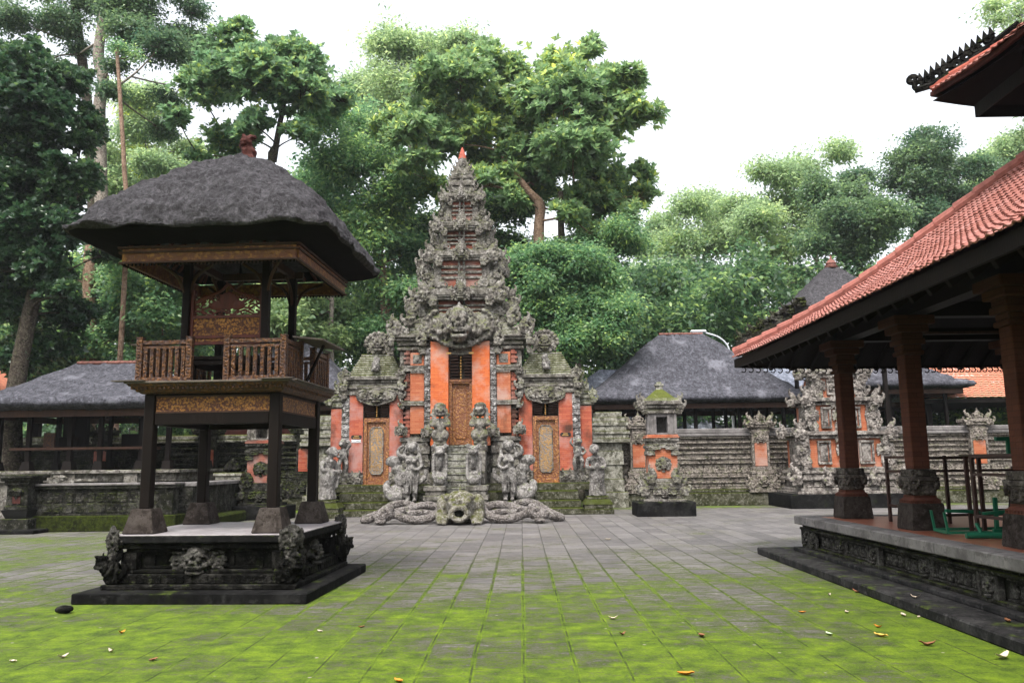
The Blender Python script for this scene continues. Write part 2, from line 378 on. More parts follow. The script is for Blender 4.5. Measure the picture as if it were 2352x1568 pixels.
def leafmat(name, dark, mid, young, trans=.35, rough=.4, yt=.9):
    t = NT(name, rough, .5)
    at_ = t.n('ShaderNodeAttribute', attribute_name='tone')
    col = t.ramp(at_.outputs['Fac'], [(0.0, dark), (yt - .25, mid), (yt, tuple(.6 * a + .4 * b for a, b in zip(mid, young))), (1.0, young)])
    t.color(col)
    tr = t.n('ShaderNodeBsdfTranslucent'); hsv = t.n('ShaderNodeHueSaturation'); hsv.inputs['Value'].default_value = 2.1; hsv.inputs['Hue'].default_value = .485
    t.l(col, hsv.inputs['Color']); t.l(hsv.outputs[0], tr.inputs[0])
    mx = t.n('ShaderNodeMixShader'); mx.inputs[0].default_value = trans
    out = t.t.nodes['Material Output']; t.l(t.b.outputs[0], mx.inputs[1]); t.l(tr.outputs[0], mx.inputs[2]); t.l(mx.outputs[0], out.inputs[0]); return t.m
M_['leaf_big'] = leafmat('broad_leaf', (.075, .15, .07), (.145, .235, .1), (.48, .56, .1), .52, .27, .78)
M_['leaf_big_light'] = leafmat('light_broad_leaf', (.06, .13, .07), (.11, .2, .09), (.38, .46, .08), .52, .3, .82)
M_['leaf_dark'] = leafmat('dark_leaf', (0.0143, 0.0418, 0.0264), (.04, .086, .036), (0.154, 0.253, 0.077), .32, .3, .84)
M_['leaf_mid'] = leafmat('grey_green_leaf', (0.035, 0.085, 0.0562), (.085, .147, .07), (0.188, 0.288, 0.1), .42, .4, .85)
M_['leaf_fine'] = leafmat('fine_leaf', (0.0455, 0.114, 0.0624), (0.111, 0.215, 0.0975), (0.364, 0.494, 0.143), .5, .4, .8)
M_['leaf_under'] = leafmat('undergrowth_leaf', (0.0189, 0.0513, 0.027), (0.0675, 0.142, 0.0607), (0.324, 0.459, 0.135), .4, .4, .8)
M_['leaf_pale'] = leafmat('pale_leaf', (0.115, 0.19, 0.109), (0.213, 0.305, 0.149), (0.414, 0.506, 0.196), .52, .5, .8)
M_['leaf_bamboo'] = leafmat('bamboo_leaf', (.16, .24, .04), (.26, .34, .05), (.4, .46, .08), .5, .5, .85)
M_['grass'] = flat('forest_floor', (.035, .05, .014), .95, .1, .5, .8, .05)

def paving():
    t = NT('mossy_paving', .75, .3)
    sp = t.xyz(); x, y = sp[0], sp[1]
    wob = t.math('MULTIPLY', t.math('SUBTRACT', t.noise(.9, 2), .5), .03)
    v = t.n('ShaderNodeCombineXYZ'); t.l(t.math('ADD', y, wob), v.inputs[0]); t.l(t.math('ADD', x, wob), v.inputs[1])
    br = t.n('ShaderNodeTexBrick'); t.l(v.outputs[0], br.inputs['Vector']); br.offset = .43; br.offset_frequency = 2; br.squash = 1
    br.inputs['Scale'].default_value = 1; br.inputs['Brick Width'].default_value = .62; br.inputs['Row Height'].default_value = .41; br.inputs['Mortar Size'].default_value = .0085; br.inputs['Mortar Smooth'].default_value = .25
    br.inputs['Color1'].default_value = (.075, .07, .069, 1); br.inputs['Color2'].default_value = (.15, .14, .137, 1); br.inputs['Mortar'].default_value = (.045, .042, .038, 1)
    st = t.noise(2.0, 8, .7, vec=t.scaled((.55, 1.6, 1)))
    col = t.mix(t.ramp(st, [(.3, .55), (.52, 0.0)]), br.outputs['Color'], (.045, .042, .041))
    col = t.mix(t.ramp(t.noise(6.0, 7, .72, vec=t.scaled((.45, 1.6, 1))), [(.5, 0.0), (.66, .6)]), col, (.21, .198, .195))
    # soil / damp tint where moss lives
    # how mossy a place is: towards the camera, left part, along the two platforms
    near = t.ramp(t.math('MULTIPLY', y, 1 / 30.0), [(.22, .9), (.33, .64), (.43, .36), (.6, .05)])
    left = t.math('MULTIPLY', t.ramp(t.math('MULTIPLY', x, -1 / 20.0), [(.2, 0.0), (.4, 1.0)]), t.ramp(t.math('MULTIPLY', y, 1 / 30.0), [(.5, .5), (.78, .3)]))
    rightedge = t.math('MULTIPLY', t.ramp(t.math('MULTIPLY', x, .1), [(.26, 0.0), (.42, .5)]), t.ramp(t.math('MULTIPLY', y, 1 / 30.0), [(.34, 1.0), (.48, 0.0)]))
    pav = t.math('MULTIPLY', t.ramp(t.math('ABSOLUTE', t.math('SUBTRACT', t.math('MULTIPLY', x, .1), -.39)), [(.12, 1.0), (.24, 0.0)]), t.ramp(t.math('MULTIPLY', y, 1 / 30.0), [(.33, .14), (.42, 0.0)]))
    wall = t.ramp(t.math('MULTIPLY', y, 1 / 40.0), [(.70, 0.0), (.735, .5)])
    amt = t.math('ADD', t.math('ADD', t.math('MAXIMUM', near, left), t.math('MULTIPLY', rightedge, .55)), t.math('ADD', pav, wall))
    joint = t.math('MULTIPLY', br.outputs['Fac'], .3)
    patch = t.noise(.75, 5, .6, vec=t.scaled((.8, 1.0, 1)))
    fine = t.math('ADD', t.math('MULTIPLY', t.noise(7, 7, .78, vec=t.scaled((.7, 1.2, 1))), .42), t.math('ADD', t.math('MULTIPLY', t.noise(30, 5, .8), .33), t.math('MULTIPLY', t.noise(75, 3, .8), .25)))
    b2 = t.n('ShaderNodeTexBrick'); t.l(v.outputs[0], b2.inputs['Vector']); b2.offset = .43; b2.offset_frequency = 2
    for k_, q_ in (('Scale', 1), ('Brick Width', .62), ('Row Height', .41), ('Mortar Size', .03), ('Mortar Smooth', .8)): b2.inputs[k_].default_value = q_
    jm = t.math('MULTIPLY', b2.outputs['Fac'], t.ramp(amt, [(.12, 0.0), (.42, .62)]))
    sr = t.n('ShaderNodeSeparateColor'); t.l(br.outputs['Color'], sr.inputs[0]); tile = t.math('MULTIPLY', t.math('SUBTRACT', sr.outputs[0], .11), 3.0)
    f = t.math('ADD', t.math('ADD', t.math('MULTIPLY', t.math('SUBTRACT', patch, .5), 1.7), t.math('MULTIPLY', t.math('SUBTRACT', fine, .5), 4.6)), t.math('ADD', t.math('ADD', jm, t.math('MULTIPLY', amt, .95)), tile))
    mask = t.ramp(f, [(.44, 0.0), (.86, 1.0)])
    damp = t.ramp(f, [(.15, 0.0), (.5, .75)])
    col = t.mix(damp, col, (.062, .06, .03))
    mc = t.ramp(t.math('ADD', t.math('MULTIPLY', t.noise(4, 6, .7), .6), t.math('MULTIPLY', t.noise(45, 4, .8), .4)), [(.35, (.022, .039, .003)), (.46, (.062, .106, .003)), (.57, (.125, .19, .004)), (.66, (.17, .24, .009))])
    col = t.mix(mask, col, mc)
    # hairline cracks and soil left in the joints, and pale worn edges
    fj = t.math('MULTIPLY', br.outputs['Fac'], t.ramp(t.noise(2.3, 4, .6), [(.44, 1.0), (.54, .1)])); col = t.mix(t.math('MULTIPLY', fj, .75), col, (.016, .017, .01))
    col = t.mix(t.ramp(t.noise(55, 3, .7), [(.62, 0.0), (.74, .55)]), col, (.05, .05, .035))
    col = t.mix(t.ramp(t.voro(3.1), [(.035, .8), (.06, 0.0)]), col, (.34, .32, .27)); col = t.mix(t.ramp(t.voro(4.7, vec=t.scaled((1, 1, 7))), [(.03, .8), (.05, 0.0)]), col, (.05, .035, .02))
    t.color(col)
    h = t.math('ADD', t.math('MULTIPLY', br.outputs['Fac'], -1.2), t.math('ADD', t.math('MULTIPLY', t.noise(40, 5, .7), .5), t.math('MULTIPLY', mask, t.noise(90, 3, .7))))
    t.bump(h, .012); t.l(t.ramp(mask, [(0.0, .62), (1.0, .95)]), t.b.inputs['Roughness']); return t.m
M_['paving'] = paving()

# ---------------------------------------------------------------- ground
def sheet(name, x0, x1, y0, y1, z, mat, n=1, kind='structure'):
    V = []; F = []
    for j in range(n + 1):
        for i in range(n + 1): V.append((x0 + (x1 - x0) * i / n, y0 + (y1 - y0) * j / n, z))
    for j in range(n):
        for i in range(n): a = j * (n + 1) + i; F.append((a, a + 1, a + n + 2, a + n + 1))
    o = MB().add(V, F).build(name, mat); o['kind'] = kind; return o
sheet('ground', -400, 400, -300, 700, -.03, M_['grass'])
sheet('paving', -26, 27, -14, 32, 0.0, M_['paving'])
# ---------------------------------------------------------------- carved pieces used again and again
def spiral(mb, c, r0, turns=1.6, r=.06, sx=1, n=18, y=0.0, start=0.0):
    pts = []; rad = []
    for i in range(n):
        t = i / (n - 1); a = start + turns * 2 * math.pi * t; q = r0 * (1 - .85 * t)
        pts.append((c[0] + sx * q * math.cos(a), c[1] + y - .03 * t, c[2] + q * math.sin(a))); rad.append(r * (1 - .5 * t))
    mb.tube(pts, rad, 6)
def head_shape(hands=False, mane=True):
    """a bulging-eyed guardian face looking towards -Y, about one unit across"""
    m = MB()
    m.lump((0, .08, .02), (.36, .22, .38)); m.lump((0, .02, .26), (.27, .2, .2))
    for s in (-1, 1):
        m.tube([(s * .03, -.17, .15), (s * .16, -.19, .19), (s * .28, -.1, .14)], [.05, .06, .035], 6)
        m.lump((s * .145, -.17, .07), (.085, .085, .075)); m.lump((s * .25, -.07, -.09), (.11, .11, .1))
        m.tube([(s * .17, -.2, -.2), (s * .19, -.24, -.13), (s * .21, -.24, -.05)], [.035, .028, .01], 6)
        m.lump((s * .38, .05, .05), (.07, .07, .16)); m.lump((s * .42, .03, -.14), (.06, .05, .08))
    m.lump((0, -.22, -.01), (.09, .1, .07)); m.lump((-.08, -.2, -.035), .05); m.lump((.08, -.2, -.035), .05)
    m.tube([(-.24, -.1, -.15), (-.12, -.2, -.125), (0, -.22, -.12), (.12, -.2, -.125), (.24, -.1, -.15)], .045, 6)
    m.tube([(-.22, -.08, -.27), (-.1, -.19, -.31), (0, -.21, -.32), (.1, -.19, -.31), (.22, -.08, -.27)], .055, 6)
    m.lump((0, -.04, -.33), (.22, .14, .1))
    for i in range(-3, 4): m.box(i * .042 - .017, i * .042 + .017, -.225, -.1, -.2, -.15)
    if mane:
        for i in range(-4, 5):
            q = 1 - (i / 5.5) ** 2
            m.lump((i * .095, .04, .36 + .17 * q), (.055, .08, .14 * q + .05)); m.lump((i * .08, -.06, .32 + .08 * q), (.04, .05, .05))
        for s in (-1, 1):
            spiral(m, (s * .5, .06, .3), .15, 1.4, .05, s); spiral(m, (s * .56, .06, 0), .14, 1.4, .05, s); spiral(m, (s * .52, .06, -.28), .13, 1.4, .045, s)
            spiral(m, (s * .3, .02, -.46), .1, 1.3, .04, s)
            for i in range(6): m.lump((s * (.66 - .03 * abs(i - 2.5)), .09, .42 - i * .17), (.07, .08, .08))
        m.lump((0, .12, 0), (.6, .1, .5))
    if hands:
        for s in (-1, 1):
            m.lump((s * .62, -.06, -.14), (.12, .08, .13))
            for k in range(5):
                a = R_(18 + k * 24); d = np.array([s * math.cos(a), 0, math.sin(a)])
                p = np.array([s * .64, -.07, -.12]); m.tube([p, p + d * .18, p + d * (.3 + .03 * (k in (1, 2, 3)))], [.05, .042, .02], 6)
            m.lump((s * .72, .06, .1), (.3, .08, .36))
            for k in range(9):
                a = R_(-70 + k * 19); m.lump((s * (.7 + .34 * math.cos(a)), .03, .1 + .42 * math.sin(a)), .075)
        for k in range(-7, 8): m.lump((k * .11, .02, -.56 + .02 * k * k * .28), (.08, .07, .07))
    return m
FACE = remesh(head_shape(), .022, .02, 9)
FACE_HANDS = remesh(head_shape(True), .03, .02, 9)
FACE_BARE = remesh(head_shape(mane=False), .022, .02, 9)
FACE_LOW = remesh(head_shape(), .05, .03, 8)
def karang_shape():
    """corner ornament: a squat snouted head with an upswept flame plume, facing -Y, leaning out to +X"""
    m = MB()
    m.lump((.05, 0, 0), (.3, .26, .26)); m.lump((.28, -.1, -.04), (.2, .18, .14)); m.lump((.16, -.24, .1), .08); m.lump((-.08, -.26, .1), .08)
    m.tube(smooth_path([(.3, -.08, .0), (.46, -.1, .08), (.48, -.1, .28), (.34, -.1, .36)]), [.12 - .003 * i for i in range(19)], 7)
    m.tube(smooth_path([(-.1, 0, .1), (.02, 0, .4), (.2, 0, .62), (.24, 0, .86), (.1, 0, 1.0)]), [.2 - .0068 * i for i in range(25)], 7)
    m.tube(smooth_path([(-.2, .02, .1), (-.16, .02, .4), (-.02, .02, .62), (0, 0, .74)]), [.15 - .006 * i for i in range(19)], 7)
    spiral(m, (-.1, -.2, -.16), .16, 1.5, .06, 1); spiral(m, (.2, -.2, -.24), .14, 1.5, .05, -1)
    m.lump((0, 0, -.26), (.28, .22, .12))
    return m
KARANG = remesh(karang_shape(), .05, .04, 7)
def flame_shape():
    m = MB(); m.lump((0, .05, .1), (.3, .12, .22))
    for s in (-1, 1):
        m.tube(smooth_path([(s * .1, 0, 0), (s * .34, 0, .12), (s * .42, 0, .36), (s * .3, 0, .5)]), [.12 - .0045 * i for i in range(19)], 6)
        spiral(m, (s * .16, -.08, .16), .13, 1.4, .05, s); m.lump((s * .16, 0, .42), (.1, .08, .2))
    m.tube([(0, 0, .1), (0, -.03, .5), (0, 0, .95)], [.18, .13, .02], 7); m.lump((0, -.12, .22), .09)
    return m
FLAME = remesh(flame_shape(), .05, .04, 7)
def scroll_shape():
    m = MB(); m.lump((0, .06, 0), (.46, .08, .42))
    spiral(m, (-.12, 0, .06), .3, 1.7, .085, 1); spiral(m, (.28, -.02, -.2), .2, 1.5, .07, -1); spiral(m, (.26, -.02, .26), .16, 1.4, .06, -1)
    m.tube(smooth_path([(-.42, 0, -.38), (-.1, -.04, -.36), (.2, -.02, -.42), (.44, 0, -.3)]), [.09, ] * 19, 6); m.lump((-.34, -.02, -.26), (.11, .09, .12)); m.lump((-.3, -.03, .34), (.13, .08, .09))
    return m
SCROLL = remesh(scroll_shape(), .07, .04, 7)
rng = random.Random(4)
def frieze(mb, x0, x1, z0, z1, y, depth=.08, cell=None, rz=0.0, org=(0, 0)):
    """a row or field of raised scrolls on a surface facing -Y (rz turns it about org)"""
    cell = cell or (z1 - z0); nx = max(1, round((x1 - x0) / cell)); nz = max(1, round((z1 - z0) / cell))
    for j in range(nz):
        for i in range(nx):
            dx = (x1 - x0) / nx; dz = (z1 - z0) / nz
            px = x0 + (i + .5) * dx - org[0]; py = y - org[1]; c, s = math.cos(rz), math.sin(rz)
            k = rng.uniform(.92, 1.12)
            mb.stamp(SCROLL, (org[0] + px * c - py * s, org[1] + px * s + py * c, z0 + (j + .5) * dz), (dx * k * (1 if (i + j) % 2 else -1), depth * 5 * rng.uniform(.7, 1.3), dz * k), rz=rz)
def fixflip(mb): return mb

def stack(mb, cx, cy, steps, proud=.0):
    """stone courses: (z0, z1, hx, hy) each its own slightly bevelled block"""
    for z0, z1, hx, hy in steps: mb.box(cx - hx, cx + hx, cy - hy, cy + hy, z0, z1, .012)

def squircle(a, n):
    c, s = math.cos(a), math.sin(a); r = (abs(c) ** n + abs(s) ** n) ** (-1 / n); return c * r, s * r
def dome_roof(mb, cx, cy, levels, nseg=120, rough=.012, seed=0, rot=0.0):
    """levels (hx, hy, z, squareness): one continuous skin from the peak out over the lip and back in underneath"""
    V = []; F = []
    for k, (hx, hy, z, n) in enumerate(levels):
        for i in range(nseg):
            x, y = squircle(2 * math.pi * (i + .5) / nseg, n)
            p = Vector((cx + hx * x, cy + hy * y, z)); d = rough * (mnoise.noise(p * 3 + Vector((seed, 0, 0))) * 1.6 + mnoise.noise(p * 9) + .8 * mnoise.noise(p * 21))
            V.append((p.x + d * x, p.y + d * y, p.z + d))
    L = len(levels)
    for k in range(L - 1):
        for i in range(nseg):
            j = (i + 1) % nseg; F.append((k * nseg + i, (k + 1) * nseg + i, (k + 1) * nseg + j, k * nseg + j))
    F.append(tuple(range(nseg))); F.append(tuple((L - 1) * nseg + i for i in range(nseg))[::-1])
    return mb.add(V, F)
def interp(levels, n):
    out = []
    for (a, b) in zip(levels[:-1], levels[1:]):
        for k in range(n): t = k / n; out.append(tuple(p + (q - p) * t for p, q in zip(a, b)))
    out.append(levels[-1]); return out

# ---------------------------------------------------------------- the thatched tower shrine on the left
PX, PY = -3.95, 11.55
def tower_shrine():
    root = thing('thatched_pavilion', 'tall timber pavilion with thick black thatched roof and gilded balustrade on carved stone base', 'pavilion', (PX, PY, 0))
    b = lambda n, m, mat, p=root, sm=False: m.build(n, M_[mat], p, sm)
    m = MB(); m.box(PX - 1.36, PX + 1.5, PY - 1.5, PY + 1.42, 0, .125, .012); b('plinth', m, 'slab_dark')
    base = MB()
    stack(base, PX + .05, PY, [(.125, .185, 1.22, 1.22), (.185, .30, 1.12, 1.12), (.30, .345, 1.06, 1.06), (.345, .56, .93, .93), (.56, .60, 1.02, 1.02), (.60, .66, 1.08, 1.08)])
    for sx in (-1, 1):
        for sy in (-1, 1): base.box(PX + .05 + sx * .86, PX + .05 + sx * 1.06, PY + sy * .86, PY + sy * 1.06, .345, .56, .01)
    for rz in (0, math.pi / 2):     # framed recesses on the front and on the courtyard side
        for x0, x1 in ((-.72, -.3), (.3, .72)):
            mm = MB(); o = (PX + .05, PY)
            mm.box(o[0] + x0, o[0] + x1, o[1] - .965, o[1] - .93, .36, .385); mm.box(o[0] + x0, o[0] + x1, o[1] - .965, o[1] - .93, .52, .55)
            for xx in (x0, x1 - .05): mm.box(o[0] + xx, o[0] + xx + .05, o[1] - .965, o[1] - .93, .385, .52)
            V, F = mm.arrays(); c, s = math.cos(rz), math.sin(rz); W = V - np.array([o[0], o[1], 0]); V = np.stack([o[0] + W[:, 0] * c - W[:, 1] * s, o[1] + W[:, 0] * s + W[:, 1] * c, W[:, 2]], 1); base.add(V, F)
        frieze(base, PX + .05 - 1.0, PX + .05 + 1.0, .19, .295, PY - 1.13, .018, .1, rz, (PX + .05, PY))
    cb = b('carved_base', base, 'stone_dark')
    for rz, nm in ((0, 'demon_face'), (math.pi / 2, 'demon_face')):
        mm = MB(); d = np.array([math.sin(rz) * 1.02, -math.cos(rz) * 1.02]); mm.stamp(FACE, (PX + .05 + d[0] - (.1 if rz == 0 else 0), PY + d[1], .44), (.5, .6, .44), rz)
        b(nm, mm, 'stone_mask', cb, True)
    for sx, sy in ((-1, -1), (1, -1), (1, 1), (-1, 1)):
        mm = MB(); cx, cy = PX + .05 + sx * 1.14, PY + sy * 1.14; rz = math.atan2(sy, sx) + math.pi / 2
        mm.stamp(FACE_LOW, (cx, cy, .72), (.24, .26, .26), rz); mm.stamp(SCROLL, (cx, cy, .55), (.2, .5, .18), rz); mm.stamp(FLAME, (cx - sx * .05, cy - sy * .05, .62), (.3, .3, .22), rz)
        b('corner_head', mm, 'stone_mask', cb, True)
        mm = MB(); cx, cy = PX + .05 + sx * 1.12, PY + sy * 1.12
        mm.stamp(KARANG, (cx, cy, .3), .34, rz + .9); mm.stamp(KARANG, (cx, cy, .3), .33, rz - .9, mirror=True); mm.stamp(FLAME, (cx + sx * .08, cy + sy * .08, .34), .26, rz); mm.stamp(SCROLL, (cx + sx * .1, cy + sy * .1, .46), (.2, .5, .2), rz + .5); mm.stamp(FACE_LOW, (cx + sx * .02, cy + sy * .02, .34), (.3, .28, .26), rz)
        mm.stamp(FLAME, (cx + sx * .06, cy + sy * .06, .3), (.34, .3, .34), rz, rx=-.25)
        b('corner_beast', mm, 'stone_dark', cb, True)
    mm = MB(); mm.box(PX - 1.1, PX + 1.22, PY - 1.14, PY + 1.14, .675, .76, .012); mm.box(PX - 1.04, PX + 1.16, PY - 1.08, PY + 1.08, .66, .675); sl_ = b('slab', mm, 'slab_dark'); mm = MB(); mm.box(PX - 1.095, PX + 1.215, PY - 1.135, PY + 1.135, .76, .775, .006); b('slab_top', mm, 'slab_skylit', sl_)
    H = .83
    for sx in (-1, 1):
        for sy in (-1, 1):
            x, y = PX + sx * H, PY + sy * H
            mm = MB(); mm.loft(x, y, [(.775, .19, .19), (.79, .2, .2), (1.06, .135, .135), (1.085, .125, .125)]); b('footing', mm, 'footing')
            mm = MB(); mm.box(x - .068, x + .068, y - .068, y + .068, 1.085, 2.55, .01); b('post', mm, 'wood_dark')
    # lower frame: beams, gilded panels, stepped cornice and deck
    mm = MB()
    for s in (-1, 1):
        mm.box(PX - H + .075, PX + H - .075, PY + s * H - .05, PY + s * H + .05, 2.15, 2.30, .006); mm.box(PX + s * H - .05, PX + s * H + .05, PY - H + .075, PY + H - .075, 2.15, 2.30, .006)
        mm.box(PX - H + .075, PX + H - .075, PY + s * H - .045, PY + s * H + .045, 2.522, 2.55); mm.box(PX + s * H - .045, PX + s * H + .045, PY - H + .075, PY + H - .075, 2.522, 2.55)
    b('beam', mm, 'wood_dark')
    for s in (-1, 1):
        mm = MB(); mm.box(PX - H + .078, PX + H - .078, PY + s * H - .03, PY + s * H + .03, 2.302, 2.52)
        p = b('carved_panel', mm, 'gilt'); q = MB()
        for z in (2.302, 2.503): q.box(PX - H + .08, PX + H - .08, PY + s * H - .045, PY + s * H + .045, z, z + .018)
        b('panel_frame', q, 'wood_brown', p)
        mm = MB(); mm.box(PX + s * H - .03, PX + s * H + .03, PY - H + .078, PY + H - .078, 2.302, 2.52)
        p = b('carved_panel', mm, 'gilt'); q = MB()
        for z in (2.302, 2.503): q.box(PX + s * H - .045, PX + s * H + .045, PY - H + .08, PY + H - .08, z, z + .018)
        b('panel_frame', q, 'wood_brown', p)
    mm = MB(); mm.loft(PX, PY, [(2.55, .93, .93), (2.57, .95, .95), (2.57, .97, .97), (2.60, .985, .985), (2.60, 1.0, 1.0), (2.64, 1.03, 1.03), (2.64, 1.045, 1.045), (2.672, 1.06, 1.06)])
    for i in range(34):
        t = -1.0 + i * .0606
        for s in (-1, 1): mm.box(PX + t - .012, PX + t + .012, PY + s * 1.0 - .03, PY + s * 1.0 + .03, 2.602, 2.63); mm.box(PX + s * 1.0 - .03, PX + s * 1.0 + .03, PY + t - .012, PY + t + .012, 2.602, 2.63)
    b('cornice', mm, 'gilt_dim')
    mm = MB(); mm.box(PX - 1.09, PX + 1.09, PY - 1.09, PY + 1.09, 2.674, 2.70, .004); mm.box(PX + .72, PX + 1.14, PY - 1.13, PY - 1.0, 2.702, 2.714); mm.box(PX + 1.03, PX + 1.12, PY - .9, PY + .95, 2.702, 2.722); mm.box(PX - 1.24, PX - .8, PY - 1.12, PY - .98, 2.702, 2.712); b('deck', mm, 'wood_grey')
    # balustrade
    B0 = .955
    def bpost(x, y):
        q = MB(); q.box(x - .04, x + .04, y - .04, y + .04, 2.70, 3.27, .006); q.box(x - .045, x + .045, y - .045, y + .045, 3.27, 3.285)
        for k in range(13): q.lump((x, y - .042, 2.74 + k * .04), (.022, .008, .016), 1); q.lump((x + .042, y, 2.74 + k * .04), (.008, .022, .016), 1)
        b('balustrade_post', q, 'gilt_dim')
    def bpanel(x0, y0, x1, y1, nb):
        q = MB(); d = np.array([x1 - x0, y1 - y0]); L = np.linalg.norm(d); d /= L
        q.bar((x0, y0, 2.735), (x1, y1, 2.735), .05, .05); b('balustrade_rail', q, 'gilt_dim'); q = MB(); q.bar((x0, y0, 3.215), (x1, y1, 3.215), .055, .05); q.bar((x0, y0, 3.15), (x1, y1, 3.15), .035, .03)
        rail = b('balustrade_rail', q, 'gilt_dim')
        for k in range(nb):
            t = (k + .5) / nb * L; x, y = x0 + d[0] * t, y0 + d[1] * t; q = MB()
            q.box(x - .022, x + .022, y - .022, y + .022, 2.76, 3.135)
            for j in range(9): q.lump((x, y, 2.785 + j * .042), (.034, .034, .02), 1)
            b('baluster', q, 'gilt_dim', rail)
    C = PX; Yf, Yb = PY - B0, PY + B0
    for x in (C - B0, C - .29, C + .21, C + B0): bpost(x, Yf)
    bpanel(C - B0 + .04, Yf, C - .33, Yf, 7); bpanel(C + .25, Yf, C + B0 - .04, Yf, 7)
    for s in (-1, 1):
        for y in (PY - .3, PY + .3): bpost(C + s * B0, y)
        bpanel(C + s * B0, Yf + .04, C + s * B0, PY - .34, 6); bpanel(C + s * B0, PY + .34, C + s * B0, Yb - .04, 6)
        bpost(C + s * B0, Yb)
    bpanel(C - B0 + .04, Yb, C - .05, Yb, 8); bpanel(C + .05, Yb, C + B0 - .04, Yb, 8); bpost(C, Yb)
    # hinged side shutter propped open towards the courtyard
    q = MB(); a0 = np.array([C + B0, PY - .62, 3.3]); V = [a0, a0 + [0, 1.0, .0], a0 + [.42, 1.06, -.05], a0 + [.42, -.02, -.05]]; V = V + [v + np.array([0, 0, .022]) for v in V]
    q.add(V, [(3, 2, 1, 0), (4, 5, 6, 7), (0, 1, 5, 4), (1, 2, 6, 5), (2, 3, 7, 6), (3, 0, 4, 7)]); sh = b('shutter', q, 'wood_grey')
    q = MB(); q.bar((C + B0 + .3, PY - .2, 3.25), (C + B0 + .03, PY - .12, 2.72), .03); b('prop', q, 'wood_dark', sh)
    q = MB(); q.box(C - B0 - .03, C - B0 - .005, PY - .6, PY + .5, 3.24, 3.262); V, F = q.arrays(); V[:, 0] = np.where(V[:, 0] < C - B0 - .02, V[:, 0] - .3, V[:, 0]); q = MB().add(V, F); b('shutter', q, 'wood_grey')
    # upper posts, shrine seat with pierced back, braces
    U = .55
    for sx in (-1, 1):
        for sy in (-1, 1):
            q = MB(); x, y = C + sx * U, PY + sy * U; q.box(x - .05, x + .05, y - .05, y + .05, 2.70, 4.36, .006); b('upper_post', q, 'wood_dark')
            for dx, dy in ((-sx, 0), (0, -sy), (sx, sy)):
                e = .34; q = MB(); q.tube(smooth_path([(x + dx * .03, y + dy * .03, 3.95), (x + dx * e * .35, y + dy * e * .35, 4.18), (x + dx * e, y + dy * e, 4.34)], 4), .022, 6); b('brace', q, 'wood_brown')
    q = MB(); q.box(C - .5, C + .5, PY - .6, PY + .1, 2.95, 3.03, .008); q.box(C - .5, C + .5, PY - .62, PY - .6, 3.03, 3.07); q.box(C - .46, C - .4, PY - .56, PY - .5, 2.70, 2.95); q.box(C + .4, C + .46, PY - .56, PY - .5, 2.7, 2.95); b('seat', q, 'wood_dark')
    y = PY - .5
    q = MB(); q.box(C - .5, C + .5, y - .02, y + .02, 3.27, 3.60); bp = b('seat_back', q, 'gilt')
    q = MB()
    for z in (3.24, 3.60, 3.325): q.box(C - .5, C + .5, y - .035, y + .035, z, z + .04)
    for x in (C - .5, C + .46): q.box(x, x + .04, y - .04, y + .04, 3.28, 4.0)
    b('back_frame', q, 'wood_red', bp)
    q = MB(); r2 = random.Random(3)        # openwork screen: interlaced scrolls with daylight between them
    for j in range(4):
        for i in range(9):
            x = C - .44 + i * .11; z = 3.68 + j * .075
            if abs(i - 4) * .09 + (z - 3.64) > .62: continue
            pts = [(x + .05 * math.cos(a + i) * (1 - .06 * k), y, z + .04 * math.sin(a + j) * (1 - .06 * k)) for k, a in enumerate(np.linspace(0, 5.6, 11))]
            q.tube(pts, .0125, 5)
    for k in range(3): q.tube([(C - .47 + t * .94, y, 3.68 + k * .085 + .03 * math.sin(t * 19 + k * 2)) for t in np.linspace(0, 1, 40)], .014, 5)
    q.tube(smooth_path([(C - .48, y, 3.82), (C - .25, y, 3.92), (C - .1, y, 3.98), (C, y, 4.07), (C + .1, y, 3.98), (C + .25, y, 3.92), (C + .48, y, 3.82)], 4), .02, 6)
    q.lump((C, y, 3.84), (.13, .018, .13)); q.lump((C - .14, y, 3.78), (.1, .015, .07)); q.lump((C + .14, y, 3.78), (.1, .015, .07)); b('openwork_screen', q, 'wood_red', bp)
    # eaves frame, ceiling and roof
    q = MB(); E = 1.15
    for s in (-1, 1):
        q.box(C - E, C + E, PY + s * E - .03, PY + s * E + .03, 4.24, 4.42); q.box(C + s * E - .03, C + s * E + .03, PY - E + .03, PY + E - .03, 4.24, 4.42)
    ev = b('eaves_board', q, 'gilt_door')
    q = MB()
    for z, o in ((4.225, .035), (4.425, .05), (4.36, .04)):
        for s in (-1, 1):
            q.box(C - E - o, C + E + o, PY + s * (E + o) - .012, PY + s * (E + o) + .012, z, z + .022); q.box(C + s * (E + o) - .012, C + s * (E + o) + .012, PY - E - o + .013, PY + E + o - .013, z, z + .022)
    b('eaves_moulding', q, 'wood_brown', ev)
    q = MB()
    for i in range(46):
        t = -E + (i + .5) * 2 * E / 46
        for s in (-1, 1): q.lump((C + t, PY + s * E, 4.215), (.016, .008, .022), 1); q.lump((C + s * E, PY + t, 4.215), (.008, .016, .022), 1)
    b('fringe', q, 'wood_dark', ev)
    q = MB()
    for s in (-1, 1): q.box(C - .7, C + .7, PY + s * U - .035, PY + s * U + .035, 4.36, 4.46); q.box(C + s * U - .035, C + s * U + .035, PY - U + .04, PY + U - .04, 4.36, 4.46)
    b('tie_beam', q, 'wood_brown')
    q = MB()
    for i in range(-6, 7):
        for s in (-1, 1):
            q.bar((C + i * .18, PY + s * 1.13, 4.47), (C + i * .05, PY + s * .2, 5.55), .035); q.bar((C + s * 1.13, PY + i * .18, 4.47), (C + s * .2, PY + i * .05, 5.55), .035)
    b('rafter', q, 'wood_red')
